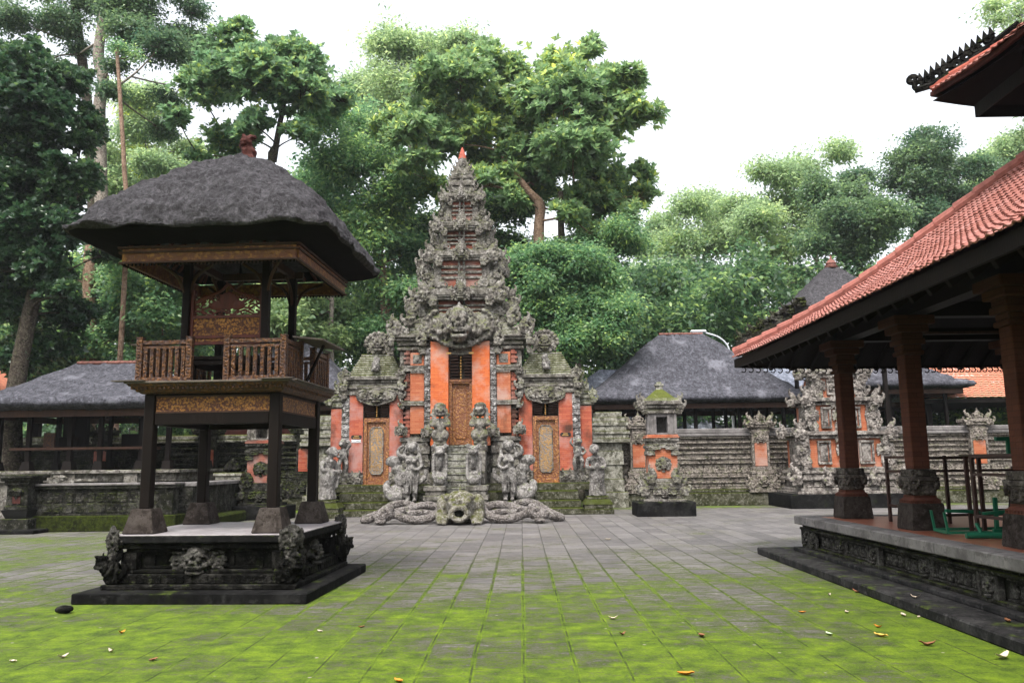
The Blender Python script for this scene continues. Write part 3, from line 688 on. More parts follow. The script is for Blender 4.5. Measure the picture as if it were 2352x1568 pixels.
    q = MB()
    lv = [(.16, .16, 6.03, 2.4), (.3, .3, 5.985, 2.5), (.66, .66, 5.77, 2.9), (1.0, 1.0, 5.52, 3.4), (1.27, 1.26, 5.28, 4.2), (1.47, 1.45, 5.07, 5.5), (1.6, 1.57, 4.88, 7.5), (1.66, 1.63, 4.72, 10), (1.73, 1.67, 4.645, 12), (1.74, 1.67, 4.61, 12), (1.72, 1.655, 4.59, 12)]
    dome_roof(q, C - .07, PY, interp(lv, 6), 240, .026); rf_ = b('thatched_roof', q, 'thatch', root, True)
    q = MB(); dome_roof(q, C - .07, PY, interp([(1.715, 1.65, 4.592, 12), (1.6, 1.54, 4.54, 12), (1.22, 1.18, 4.475, 14), (1.1, 1.1, 4.52, 14), (.6, .6, 5.1, 10), (.15, .15, 5.55, 8)], 4), 176, .01); b('roof_underside', q, 'thatch_cut_shaded', rf_, True)
    q = MB(); q.loft(C, PY, [(6.0, .15, .1), (6.05, .16, .11), (6.05, .12, .09), (6.1, .13, .1)]); q.lump((C, PY, 6.2), (.13, .1, .14)); q.lump((C - .02, PY - .05, 6.33), (.11, .1, .09)); q.lump((C + .06, PY - .02, 6.42), (.1, .07, .05)); q.lump((C - .1, PY, 6.27), .06); q.lump((C + .1, PY, 6.16), .07); q.lump((C - .04, PY - .1, 6.4), .05)
    q2 = MB(); q2.stamp((lambda a: (a[0] - np.array([C, PY, 6.0]), a[1]))(remesh(q, .018, .025, 12)), (C, PY, 6.0), (.82, .82, .9)); b('finial', q2, 'terracotta_dark', root, True)
    root.rotation_euler = (0, 0, R_(-3))
    return root
tower_shrine()
# ---------------------------------------------------------------- the great temple gate
XC = -2.02
def mirror(m):
    V, F = m.arrays(); V = V.copy(); V[:, 0] = 2 * XC - V[:, 0]; return MB().add(V, [f[::-1] for f in F])
def temple_gate():
    root = thing('temple_gate', 'towering carved stone and orange brick temple gate with gilded doors and a red-tipped spire', 'temple gate', (XC, 28.0, 0))
    b = lambda n, m, mat, p=root, sm=False: m.build(n, M_[mat], p, sm)
    YF = 28.0
    # stepped platform
    m = MB()
    for z0, z1, y0, hx in ((0, .21, 26.25, 3.95), (.21, .43, 26.6, 3.9), (.43, .72, 26.95, 3.85)): m.box(XC - hx, XC + hx, y0, 31.0, z0, z1, .02)
    m.box(XC - 4.6, XC + 4.6, 27.55, 31.0, .72, .95, .015); pf = b('platform', m, 'stone_step_mossy')
    # central stair with cheek walls
    m = MB(); x0, x1 = XC - .42, XC + .46; n = 10
    for k in range(n): m.box(x0, x1, 25.25 + k * .245, 27.95, .22 * k * .995, .22 * (k + 1) - .012, .015)
    for k in range(n): m.box(x0 - .0, x1 + .0, 25.22 + k * .245, 25.6 + k * .245, .22 * (k + 1) - .05, .22 * (k + 1), .012)
    b('stair', m, 'stone_step')
    for s in (-1, 1):
        m = MB(); cx = XC + .02 + s * .66
        stack(m, cx - s * .02, 26.0, [(0, .2, .36, .7), (.2, .3, .32, .66), (.3, .42, .36, .7), (.42, .52, .3, .64), (.52, .66, .34, .68), (.66, .8, .28, .62), (.8, .95, .33, .66)])
        m.box(cx - .2, cx + .2, 26.0, 27.9, .95, 1.35, .02); m.box(cx - .2, cx + .2, 26.6, 27.9, 1.35, 2.0, .02); m.box(cx - .23, cx + .23, 26.75, 27.9, 2.0, 2.2, .02); frieze(m, cx - .2, cx + .2, .98, 1.34, 25.98, .05, .2)
        b('stair_cheek', m, 'stone')
    # --- wings with the side doors (left one built, right one mirrored)
    def wing(f, side):
        w = MB(); cx = -4.88      # door centre
        # body pieces round a recess for the door
        w.box(-6.0, -5.32, YF + .02, 29.6, .95, 3.95); w.box(-4.44, -3.9, YF + .02, 29.6, .95, 3.95); w.box(-5.32, -4.44, YF + .9, 29.6, .95, 3.95); w.box(-5.32, -4.44, YF + .02, YF + .9, 3.62, 3.95)
        w.box(-6.47, -6.0, YF + .18, 29.4, .95, 3.55)
        wr = b('wing', f(w), 'stone')
        # red and orange plastered brick faces
        q = MB(); q.box(-5.80, -5.33, YF - .03, YF + .018, 1.35, 3.95); q.box(-4.43, -3.98, YF - .03, YF + .018, 1.35, 3.95); q.box(-6.45, -6.04, YF + .14, YF + .178, 1.45, 3.5); b('brick_panel', f(q), 'brick_red', wr)
        q = MB(); q.box(-6.05, -5.79, YF - .05, YF + .1, 1.9, 3.9); 
        for k in range(9): q.stamp(SCROLL, (-5.92, YF - .06, 2.02 + k * .21), (.26, .35, .22))
        b('carved_strip', f(q), 'stone_carved', wr)
        # base ornaments along the foot
        q = MB(); stack(q, -5.98, YF + .2, [(.95, 1.05, .6, .3), (1.05, 1.2, .52, .26), (1.2, 1.36, .56, .28)]); stack(q, -4.16, YF + .2, [(.95, 1.05, .3, .3), (1.05, 1.2, .26, .26), (1.2, 1.36, .28, .28)])
        for x in (-6.4, -6.1, -5.75, -5.5): q.stamp(KARANG, (x, YF - .06, 1.12), (.36, .36, .32), mirror=x < -6)
        for x in (-4.25, -4.0): q.stamp(KARANG, (x, YF - .06, 1.12), (.34, .34, .32), mirror=True)
        b('foot_carving', f(q), 'stone', wr)
        # door
        q = MB(); q.box(-5.31, -5.2, YF + .02, YF + .2, .97, 3.17); q.box(-4.56, -4.45, YF + .02, YF + .2, .97, 3.17); q.box(-5.2, -4.56, YF + .02, YF + .2, 3.04, 3.17); q.box(-5.31, -4.45, YF - .1, YF + .16, .95, .968); q.box(-5.2, -4.56, YF + .06, YF + .2, .97, 1.1)
        dr = b('side_door', f(q), 'gilt_door')
        q = MB(); q.box(-5.2, -4.56, YF + .1, YF + .15, 1.1, 3.04); dl = b('door_leaf', f(q), 'gilt_door', dr)
        q = MB(); poly = [(-5.1, 1.42), (-5.02, 1.3), (-4.74, 1.3), (-4.66, 1.42), (-4.66, 2.72), (-4.74, 2.86), (-5.02, 2.86), (-5.1, 2.72)]; q.prism(poly, YF + .075, YF + .098); b('door_panel', f(q), 'gilt_faded', dr)
        q = MB()
        for i in range(len(poly)): a, c = poly[i], poly[(i + 1) % 8]; q.bar((a[0], YF + .07, a[1]), (c[0], YF + .07, c[1]), .03)
        b('panel_border', f(q), 'stone', dr)
        q = MB()
        for k in range(6):
            z = 3.2 + k * .07; h = .36 - k * .008
            for s in (-1, 1): q.box(cx + s * .1, cx + s * (.43), YF + .3 - k * .055, YF + .62, z, z + .032)
        q.box(-5.36, -4.4, YF - .06, YF + .04, 3.62, 3.66); ct = b('lintel_corbel', f(q), 'wood_brown', wr)
        q = MB(); 
        for k in range(6): q.lump((cx, YF + .05, 3.24 + k * .065), (.03, .03, .028), 1)
        b('hanging_pendant', f(q), 'gold_paint', ct)
        # hood over the door with small guardian face
        q = MB(); q.stamp(FACE_HANDS, (cx, YF - .12, 3.86), (.62, .55, .46)); 
        for s in (-1, 1): q.stamp(KARANG, (cx + s * .5, YF - .05, 3.86), (.34, .34, .32), mirror=s < 0); q.stamp(SCROLL, (cx + s * .36, YF - .06, 4.05), (.4, .5, .26), mirror=s < 0)
        b('door_hood', f(q), 'stone', wr, True)
        # cornice, mossy stepped roof, medallion
        q = MB(); stack(q, -4.96, YF + .7, [(3.95, 4.08, 1.0, .78), (4.08, 4.16, .92, .72), (4.16, 4.26, .98, .78), (4.26, 4.36, .9, .72), (4.36, 4.46, .96, .76), (4.46, 4.58, 1.04, .84)])
        for x, mir in ((-5.95, True), (-4.05, False)): q.stamp(KARANG, (x, YF - .12, 4.22), .42, mirror=mir); q.stamp(KARANG, (x, YF - .1, 3.92), .36, mirror=mir); q.stamp(FLAME, (x, YF - .1, 4.55), .42)
        b('cornice', f(q), 'stone', wr)
        q = MB(); L = [(4.58, .92), (4.66, .9), (4.74, .85), (4.82, .81), (4.90, .77), (4.98, .73), (5.06, .68), (5.14, .64), (5.22, .6), (5.30, .56), (5.40, .5)]
        for (a, h), (c, _) in zip(L[:-1], L[1:]): q.box(-4.94 - h, -4.94 + h, YF + .1 + (.92 - h) * .7, YF + 1.3, a, c, .02)
        b('stepped_roof', f(q), 'stone_mossy', wr)
        q = MB(); q.stamp(FACE, (-4.9, YF + .3, 5.72), (.62, .5, .62)); q.lump((-4.9, YF + .42, 5.74), (.46, .14, .4)); 
        for k in range(-5, 6): a = R_(90 + k * 19); q.lump((-4.9 + .43 * math.cos(a), YF + .34, 5.74 + .37 * math.sin(a)), .09)
        b('medallion', f(q), 'stone', wr, True)
        q = MB(); q.lump((-4.93, YF + .02, 4.95), (.15, .13, .22)); q.lump((-4.9, YF, 5.16), (.11, .1, .13)); q.lump((-4.97, YF - .04, 4.82), (.12, .12, .1)); V, F = remesh(q, .03, .04, 8); b('finial_stone', f(MB().add(V, F)), 'stone_statue', wr, True)
        # outer low cap
        q = MB(); stack(q, -6.24, YF + .7, [(3.55, 3.66, .3, .6), (3.66, 3.76, .25, .55), (3.76, 3.88, .3, .6)])
        q.box(-6.46, -6.08, YF + .2, YF + 1.1, 3.88, 4.0, .03); q.box(-6.4, -6.0, YF + .3, YF + 1.1, 4.0, 4.3, .03)
        q.stamp(KARANG, (-6.5, YF + .1, 3.72), .36, mirror=True); q.stamp(FLAME, (-6.5, YF + .1, 3.86), .34); q.stamp(KARANG, (-6.1, YF + .02, 4.25), (.42, .42, .5), mirror=True)
        b('outer_cap', f(q), 'stone_mossy', wr)
    wing(lambda m: m, -1); wing(mirror, 1)
    # --- main body
    q = MB(); q.box(-4.1, XC - .44, YF + .02, 30.6, .95, 5.46); q.box(XC + .44, 2 * XC + 4.1, YF + .02, 30.6, .95, 5.46); q.box(XC - .44, XC + .44, YF + .75, 30.6, .95, 5.46); q.box(XC - .44, XC + .44, YF - .1, YF + .75, 5.28, 5.46); q.box(XC - .44, XC + .44, YF - .05, YF + .75, .95, 2.22)
    b('main_body', q, 'stone')
    for s in (-1, 1):
        f = (lambda m: m) if s < 0 else mirror
        q = MB(); q.box(-3.02, -2.42, YF - .28, YF + .6, 2.2, 5.72, .01); b('main_pilaster', f(q), 'brick_fresh')
        q = MB(); q.box(-3.23, -3.03, YF - .2, YF + .3, 2.45, 5.5)
        for k in range(17): q.stamp(SCROLL, (-3.13, YF - .21, 2.56 + k * .175), (.2, .4, .19), mirror=k % 2 == 0)
        b('carved_strip', f(q), 'stone_carved')
        for z0, z1 in ((2.62, 3.56), (3.72, 4.72), (4.92, 5.36)):
            q = MB(); q.box(-3.72, -3.25, YF - .14, YF + .1, z0, z1, .008); p = b('brick_panel', f(q), 'brick')
            if z0 > 4.5:
                q = MB(); 
                for i in range(3): h = .15 - i * .045; q.box(-3.485 - h, -3.485 + h, YF - .16 - .02 * i, YF - .13, 5.14 - h, 5.14 + h, .006)
                b('square_boss', f(q), 'stone', p)
        q = MB()
        for z, h in ((3.56, .08), (3.64, .08), (4.72, .1), (4.82, .1)): q.box(-3.98 - (.02 if h < .09 else 0), -3.24, YF - .2 - (z * 10 % 1) * .03, YF + .1, z, z + h - .004, .01)
        for z in (3.45, 4.6): q.stamp(KARANG, (-3.98, YF - .16, z + .1), .3, mirror=True)
        for k in range(9): q.box(-3.7 + k * .052, -3.67 + k * .052, YF - .2, YF - .13, 4.66, 4.72)
        b('stone_band', f(q), 'stone')
        q = MB()
        for k in range(19):
            z = 2.5 + k * .155; 
            if 3.42 < z < 3.7 or 4.58 < z < 4.9: continue
            q.box(-3.94 - .03 * (k % 2), -3.73, YF - .12 + .03 * (k % 2), YF + .1, z, z + .08, .01); q.box(-3.88, -3.74, YF - .08, YF + .1, z + .08, z + .15)
        b('corbel_strip', f(q), 'brick_tower')
        q = MB(); stack(q, -3.55, YF + .3, [(.95, 1.3, .55, .62), (1.3, 1.5, .48, .55), (1.5, 1.75, .52, .58), (1.75, 1.95, .46, .52), (1.95, 2.2, .5, .56), (2.2, 2.35, .44, .5), (2.35, 2.5, .5, .55)])
        for x, z in ((-4.0, 2.72), (-3.12, 2.66)): q.stamp(KARANG, (x, YF - .28, z), .38, mirror=x < -3.5); q.stamp(FACE_LOW, (x, YF - .35, z - .02), .32)
        frieze(q, -4.05, -3.05, 1.5, 1.75, YF - .28, .06, .22)
        b('pilaster_foot', f(q), 'stone')
    # main door
    q = MB(); q.box(XC - .43, XC - .3, YF - .1, YF + .2, 2.24, 4.44); q.box(XC + .3, XC + .43, YF - .1, YF + .2, 2.24, 4.44); q.box(XC - .3, XC + .3, YF - .1, YF + .2, 4.3, 4.44); q.box(XC - .3, XC + .3, YF - .04, YF + .2, 2.24, 2.34); q.box(XC - .36, XC + .36, YF - .13, YF - .09, 4.36, 4.42)
    dr = b('main_door', q, 'gilt_door')
    q = MB(); q.box(XC - .3, XC + .3, YF + .02, YF + .1, 2.34, 4.3); b('door_leaf', q, 'gilt_door', dr)
    q = MB(); poly = [(-.2, 2.55), (-.13, 2.45), (.13, 2.45), (.2, 2.55), (.2, 4.05), (.13, 4.18), (-.13, 4.18), (-.2, 4.05)]; poly = [(x + XC, z) for x, z in poly]
    for i in range(8): a, c = poly[i], poly[(i + 1) % 8]; q.bar((a[0], YF + .01, a[1]), (c[0], YF + .01, c[1]), .025)
    b('panel_border', q, 'door_frame', dr)
    q = MB()
    for k in range(8):
        z = 4.5 + k * .1
        for s in (-1, 1): q.box(XC + s * .09, XC + s * (.43), YF + .35 - k * .06, YF + .7, z, z + .05)
    ct = b('lintel_corbel', q, 'wood_brown')
    q = MB()
    for k in range(8): q.lump((XC, YF + .02, 4.5 + k * .1), (.035, .03, .042), 1)
    for s in (-1, 1): q.box(XC + s * .3, XC + s * .46, YF - .3, YF - .284, 5.28, 5.34)
    b('hanging_pendant', q, 'gold_paint', ct)
    q = MB(); q.box(XC - .42, XC + .42, YF - .16, YF - .06, 2.19, 2.235); b('door_sill', q, 'stone', dr)
    # the big guardian face above the door
    q = MB(); q.stamp(FACE_HANDS, (XC, YF - .42, 6.15), (1.08, 1.5, 1.15)); q.stamp(FACE_BARE, (XC, YF - .78, 6.2), (1.15, 1.25, 1.35)); q.stamp(FLAME, (XC, YF - .6, 6.6), (.8, .7, .45)); b('demon_face', q, 'stone', root, True)
    # main cornice with mossy slab
    q = MB(); D = YF + 1.2; c = []
    stack(q, XC, D, [(5.46, 5.56, 2.16, 1.3), (5.56, 5.62, 2.04, 1.2), (5.62, 5.72, 2.14, 1.3), (5.72, 5.78, 2.06, 1.24), (5.78, 5.88, 2.2, 1.36), (5.88, 5.98, 2.32, 1.46)])
    for s in (-1, 1):
        for x in (2.35, 1.25):
            q.stamp(KARANG, (XC + s * x, YF - .28, 5.72), .46, mirror=s < 0); q.stamp(KARANG, (XC + s * x, YF - .2, 5.4), .36, mirror=s < 0)
    b('main_cornice', q, 'stone')
    q = MB(); stack(q, XC, D + .1, [(5.98, 6.12, 2.02, 1.3), (6.12, 6.26, 1.92, 1.25), (6.26, 6.4, 1.8, 1.2)]); b('mossy_ledge', q, 'stone_mossy')
    q = MB()
    for s in (-1, 1):
        q.stamp(KARANG, (XC + s * 2.2, YF - .15, 6.12), .62, mirror=s < 0); q.stamp(KARANG, (XC + s * 1.75, YF + .05, 6.5), .62, mirror=s < 0); q.stamp(FLAME, (XC + s * 2.34, YF + .1, 6.3), .5); q.stamp(KARANG, (XC + s * 1.2, YF - .12, 6.15), .42, mirror=s < 0)
        q.stamp(KARANG, (XC + s * 2.2, YF + 1.4, 6.12), .62, R_(60) * s, mirror=s < 0); q.stamp(FACE_LOW, (XC + s * 2.05, YF - .1, 6.05), .4)
    b('corner_ornament', q, 'stone')
    # --- diminishing tiers of the tower
    KS = (1.0, .98, .88, .78)
    def slim(m, k):
        m.V = [np.concatenate([XC + (v[:, :1] - XC) * k, v[:, 1:]], 1) for v in m.V]; return m
    Tn = [  # z of ledge bottom, ledge half width, body half width below it, ornament reach, next ledge
        (6.4, 7.3, .95, 1.28, 1.9), (7.62, 8.75, .88, 1.1, 1.6), (9.02, 9.86, .74, .98, 1.26), (10.1, 11.0, .62, .82, 1.0)]
    for i, (z0, z1, hb, hl, ho) in enumerate(Tn):
        yc = 29.45; m = MB(); mb_ = MB(); mc = MB(); orn = MB(); side = {-1: MB(), 1: MB()}
        dz = z1 - z0; dep = hb * .95
        m.box(XC - hb, XC + hb, yc - dep, yc + dep, z0, z1)                         # stone core with brick showing between
        t = b('tower_tier', slim(m, KS[i]), 'brick_tower')
        nb = 5
        for k in range(nb):
            za = z0 + dz * (.06 + .17 * k); e = .03 + .012 * k
            if k in (0, 2, 4, 3): mc.box(XC - hb - e, XC + hb + e, yc - dep - e, yc + dep + e, za, za + dz * .085, .01)
        for s in (-1, 1):
            mc.box(XC + s * (hb - .14), XC + s * (hb + .02 + .1), yc - dep - .07, yc + dep + .07, z0, z1 - .01, .012)
            mc.box(XC + s * .13 * (1.0), XC + s * .05, yc - dep - .1, yc - dep, z0, z1, .01)
        led = .27 + .03 * (3 - i)
        stack(mc, XC, yc, [(z1 - .02, z1 + .07, hl - .08, hl * .95 - .08), (z1 + .07, z1 + .13, hl - .03, hl * .95 - .03), (z1 + .13, z1 + led, hl, hl * .95)])
        b('stone_course', slim(mc, KS[i]), 'stone', t)
        mm = MB(); mm.box(XC - hl * .93, XC + hl * .93, yc - hl * .9, yc + hl * .9, z1 + led, z1 + led + .05, .02); b('mossy_ledge', slim(mm, KS[i]), 'stone_mossy', t)
        fy = yc - hl * .95
        orn.stamp(FACE, (XC - .02, fy - .1, z1 + .16), (.5 - .05 * i,) * 3)
        orn_c = orn
        orn.stamp(FLAME, (XC - .02, fy - .02, z1 + .3), .42 - .03 * i)
        for s in (-1, 1):       # corner piers carrying the next ledge
            px = hb + .26 - .03 * i; orn = side[s]
            stack(mc, XC + s * px, yc - dep + .22, [(z0, z0 + dz * .3, .26, .26), (z0 + dz * .3, z0 + dz * .36, .3, .3), (z0 + dz * .36, z0 + dz * .62, .2, .22), (z0 + dz * .62, z0 + dz * .7, .25, .27), (z0 + dz * .7, z0 + dz * .98, .19, .2)])
            orn.stamp(KARANG, (XC + s * (px + .22), yc - dep, z0 + dz * .16), .5 - .05 * i, mirror=s < 0); orn.stamp(KARANG, (XC + s * (px + .14), yc - dep - .04, z0 + dz * .5), .46 - .05 * i, mirror=s < 0)
            orn.stamp(FACE_LOW, (XC + s * px, yc - dep - .06, z0 + dz * .2), .42 - .05 * i)
        sc = .72 - .08 * i
        face_ = orn_c
        for s in (-1, 1):
            orn = side[s]
            orn.stamp(KARANG, (XC + s * (hl + .02), fy + .02, z1 + .1), sc, mirror=s < 0)
            orn.stamp(KARANG, (XC + s * (hl - .32), fy + .05, z1 - .12), sc * .62, mirror=s < 0)
            orn.stamp(FACE_LOW, (XC + s * (hl - .02), fy - .04, z1 + .06), sc * .62)
            orn.stamp(FLAME, (XC + s * (hl * .55), fy + .06, z1 + led), sc * .7)
            orn.stamp(KARANG, (XC + s * (ho - .12), yc - hl * .45, z1 + .02), sc * .85, R_(35) * s, mirror=s < 0); orn.stamp(FACE_LOW, (XC + s * (ho - .16), yc - hl * .6, z1 - .3), sc * .66, R_(30) * s)
            orn.stamp(KARANG, (XC + s * (ho - .06), yc, z1 - .25), sc * .95, R_(75) * s, mirror=s < 0)
            orn.stamp(FLAME, (XC + s * (hl + .1), fy + .3, z1 + .15), sc * .9); orn.stamp(KARANG, (XC + s * (hb + .16), yc - dep - .02, z0 + dz * .3), sc * .7, mirror=s < 0)
            orn.stamp(KARANG, (XC + s * (hb + .3), yc - dep + .25, z0 + dz * .62), sc * .75, R_(30) * s, mirror=s < 0); orn.stamp(SCROLL, (XC + s * hb * .5, yc - dep - .02, z0 + dz * .12), (.34, .4, .2), mirror=s < 0)
            orn.stamp(FACE_LOW, (XC + s * (hb + .24), yc - dep + .05, z0 + dz * .5), sc * .55, R_(15) * s); orn.stamp(KARANG, (XC + s * (hl - .02), yc + hl * .8, z1 + .1), sc, R_(120) * s, mirror=s < 0)
        orn = orn_c
        orn.stamp(SCROLL, (XC - .02, yc - dep - .12, z0 + dz * .5), (.26, .5, .34)); orn.stamp(FACE_LOW, (XC - .02, yc - dep - .14, z0 + dz * .26), .26)
        b('guardian_face', orn_c, 'stone', t); b('corner_ornament', slim(side[-1], KS[i]), 'stone', t); b('corner_ornament', slim(side[1], KS[i]), 'stone', t)
    q = MB(); yc = 29.45
    stack(q, XC, yc, [(11.3, 11.5, .66, .6), (11.5, 11.6, .6, .55), (11.6, 11.78, .66, .6), (11.78, 11.9, .52, .48), (11.9, 12.02, .56, .52), (12.02, 12.18, .47, .43)])
    q.loft(XC, yc, [(12.18, .42, .38), (12.4, .35, .32), (12.62, .25, .24), (12.8, .17, .17)])
    for s in (-1, 1):
        for z, x, k in ((11.55, .62, .4), (11.95, .5, .34), (12.2, .4, .36), (12.42, .28, .3)): q.stamp(KARANG, (XC + s * x, yc - x * .8, z), k, mirror=s < 0)
        q.stamp(FLAME, (XC + s * .2, yc - .5, 12.02), .34)
    for z, k in ((11.45, .34), (11.92, .32), (12.36, .28)): q.stamp(FACE_LOW, (XC, yc - .58 + (z - 11.4) * .28, z), k)
    q.stamp(FLAME, (XC, yc - .35, 12.42), .42)
    tp = b('tower_top', slim(q, .72), 'stone')
    q = MB(); q.lathe((XC - .02, yc, 12.78), [(.155, 0), (.165, .03), (.14, .06), (.15, .1), (.125, .13), (.135, .18), (.1, .24), (.085, .32), (.05, .42), (.01, .5)], 16); b('red_finial', q, 'terracotta', tp, True)
    # carved monkeys standing against the wings
    for s in (-1, 1):
        f = (lambda m: m) if s < 0 else mirror
        q = MB(); x, y, z = -5.94, YF - .22, 1.36
        q.tube([(x - .1, y, z), (x - .12, y - .08, z + .28), (x - .06, y, z + .5)], [.06, .07, .09], 8); q.tube([(x + .12, y, z), (x + .14, y - .08, z + .26), (x + .06, y, z + .5)], [.06, .07, .09], 8)
        q.tube([(x, y, z + .44), (x, y - .03, z + .62), (x, y, z + .78)], [.13, .14, .11], 9); q.lump((x - .02, y - .05, z + .95), (.13, .13, .14)); q.lump((x - .04, y - .17, z + .92), (.07, .07, .06)); q.lump((x, y, z + 1.06), (.11, .1, .08))
        q.tube([(x - .12, y, z + .76), (x - .24, y - .05, z + .6), (x - .12, y - .14, z + .5)], [.05, .045, .04], 7); q.tube([(x + .12, y, z + .76), (x + .25, y - .04, z + .9), (x + .2, y - .06, z + 1.06)], [.05, .045, .04], 7)
        V, F = remesh(q, .025, .02, 8); b('relief_figure', f(MB().add(V, F)), 'stone_statue', root, True)
    return root
temple_gate()

# ---------------------------------------------------------------- statues (each one continuous carved figure)
def figure(kind):
    m = MB()
    if kind in ('bowing', 'praying'):
        d = 1 if kind == 'bowing' else -1
        m.lump((0, .0, .03), (.26, .24, .05))
        m.tube(smooth_path([(0, .02, .03), (0, .02, .3), (-.01 * d, 0, .58), (0, .02, .74), (.01 * d, .02, .9), (.03 * d, 0, 1.08), (.04 * d, -.02, 1.18)], 4), np.interp(np.linspace(0, 1, 25), [0, .15, .42, .55, .68, .86, 1], [.24, .21, .23, .2, .15, .17, .08]), 14)
        for k in range(7): a = -2.3 + k * .45; m.tube([(.24 * math.cos(a), .02 + .22 * math.sin(a), .03), (.2 * math.cos(a), .02 + .19 * math.sin(a), .35), (.16 * math.cos(a), .02 + .15 * math.sin(a), .7)], [.04, .03, .015], 6)
        hx, hy = (.1, -.14) if kind == 'bowing' else (-.07, -.16)
        m.tube([(.03 * d, -.02, 1.12), (hx * .6, hy * .5, 1.24)], [.075, .075], 8)
        m.lump((hx, hy, 1.33), (.115, .13, .14)); m.lump((hx - .02 * d, hy + .06, 1.38), (.15, .14, .12)); m.lump((hx - .05 * d, hy + .16, 1.34), (.09, .09, .09))
        m.lump((hx + .02 * d, hy - .12, 1.3), (.025, .03, .035)); m.lump((hx + .02 * d, hy - .09, 1.235), (.05, .04, .03)); m.lump((hx + .03, hy - .09, 1.35), (.09, .04, .03))
        for s in (-1, 1): m.lump((hx + s * .12, hy + .03, 1.32), (.025, .04, .05))
        for s in (-1, 1): m.lump((.03 * d + s * .17, 0, 1.06), (.09, .09, .08))
        ex, ey = (.22, -.2) if kind == 'bowing' else (.0, -.24)
        for s in (-1, 1):
            m.tube(smooth_path([(.03 * d + s * .2, .0, 1.06), (.02 * d + s * .25, -.06, .84), (ex + s * .1, ey * .85, .8), (ex + s * .03, ey, .86 if kind == 'praying' else .76)], 4), np.interp(np.linspace(0, 1, 13), [0, .4, .8, 1], [.075, .06, .05, .045]), 8)
        m.lump((ex, ey - .02, .88 if kind == 'praying' else .77), (.06, .05, .09)); m.tube([(ex, ey, .8), (ex + .02, ey + .04, .5), (ex - .01, ey + .06, .3)], [.05, .045, .02], 7)
    elif kind in ('maiden_left', 'maiden_right'):
        s = -1 if kind == 'maiden_left' else 1
        for q in (-1, 1): m.tube(smooth_path([(q * .09, -.02, 0), (q * .11, -.05, .36), (q * .1, 0, .72)], 4), np.interp(np.linspace(0, 1, 9), [0, .1, .5, 1], [.07, .06, .09, .12]), 9); m.lump((q * .09, -.1, .04), (.06, .12, .045))
        m.tube(smooth_path([(0, 0, .66), (0, 0, .82), (0, -.01, .98), (0, 0, 1.16), (0, 0, 1.24)], 4), np.interp(np.linspace(0, 1, 17), [0, .25, .5, .8, 1], [.18, .19, .135, .16, .08]), 12)
        for q in (-1, 1): m.lump((q * .085, -.13, 1.07), .075); m.lump((q * .18, 0, 1.17), (.08, .08, .075))
        m.tube([(0, 0, 1.2), (0, -.02, 1.34)], [.065, .06], 8); m.lump((0, -.03, 1.44), (.12, .135, .15)); m.lump((0, .05, 1.5), (.17, .15, .14)); m.lump((0, -.16, 1.43), (.025, .03, .035)); m.lump((0, -.12, 1.36), (.05, .04, .025))
        for q in (-1, 1): m.tube(smooth_path([(q * .14, .06, 1.5), (q * .2, .05, 1.3), (q * .2, .02, 1.1)], 3), [.06] * 7, 6)
        m.tube(smooth_path([(s * .22, 0, 1.18), (s * .36, -.04, 1.28), (s * .34, -.02, 1.42), (s * .2, -.04, 1.5)], 4), [.06] * 5 + [.05] * 4 + [.045] * 4, 8)
        m.tube(smooth_path([(-s * .22, 0, 1.18), (-s * .27, -.06, .96), (-s * .14, -.2, .86), (-s * .02, -.22, .92)], 4), [.06] * 5 + [.05] * 4 + [.045] * 4, 8)
        for k in range(5): m.tube([(-.2 + k * .1, -.14, .8), (-.18 + k * .09, -.15, .5), (-.16 + k * .08, -.14, .2)], [.04, .03, .015], 6)
        # serpent and rock beside her
        m.lump((s * .42, .1, .22), (.3, .24, .26)); m.lump((s * .3, .12, .62), (.2, .2, .34)); m.lump((s * .5, .1, 1.08), (.24, .16, .16)); m.lump((s * .38, .12, .86), (.2, .18, .16))
        m.tube(smooth_path([(s * .25, -.1, .16), (s * .48, -.16, .14), (s * .62, -.1, .28), (s * .66, -.06, .46), (s * .58, -.06, .54)], 5), np.interp(np.linspace(0, 1, 21), [0, .5, 1], [.14, .13, .07]), 9)
        m.tube(smooth_path([(-s * .2, -.04, .5), (-s * .36, -.04, .64), (-s * .4, -.02, .86)], 4), [.08] * 5 + [.06] * 4, 7)
    elif kind == 'guardian':
        m.box(-.2, .2, -.18, .2, 0, .12, .03)
        for q in (-1, 1): m.tube(smooth_path([(q * .12, -.06, .1), (q * .18, -.16, .34), (q * .08, 0, .46)], 4), np.interp(np.linspace(0, 1, 9), [0, .5, 1], [.08, .09, .12]), 8)
        m.tube([(0, 0, .36), (0, -.02, .6), (0, 0, .82)], [.19, .19, .16], 12); m.lump((0, -.04, 1.06), (.19, .19, .2)); m.lump((0, .02, 1.2), (.2, .19, .13))
        for q in (-1, 1):
            m.lump((q * .08, -.2, 1.09), .05); m.lump((q * .2, .02, 1.04), (.05, .06, .12)); m.tube(smooth_path([(q * .2, 0, .82), (q * .27, -.1, .64), (q * .12, -.22, .62)], 4), [.07] * 9, 8)
            spiral(m, (q * .2, -.02, .9), .1, 1.3, .04, q); spiral(m, (q * .14, -.2, .28), .1, 1.3, .04, q)
        m.lump((0, -.22, 1.02), (.07, .06, .05)); m.tube([(-.12, -.16, .95), (0, -.22, .94), (.12, -.16, .95)], .04, 6)
        m.lump((0, -.12, .2), (.16, .12, .12))
    elif kind == 'dragon_post':
        m.box(-.2, .2, -.14, .2, 0, 1.0, .04); m.lump((0, -.12, 1.06), (.17, .2, .16)); m.lump((0, -.28, 1.0), (.12, .12, .08))
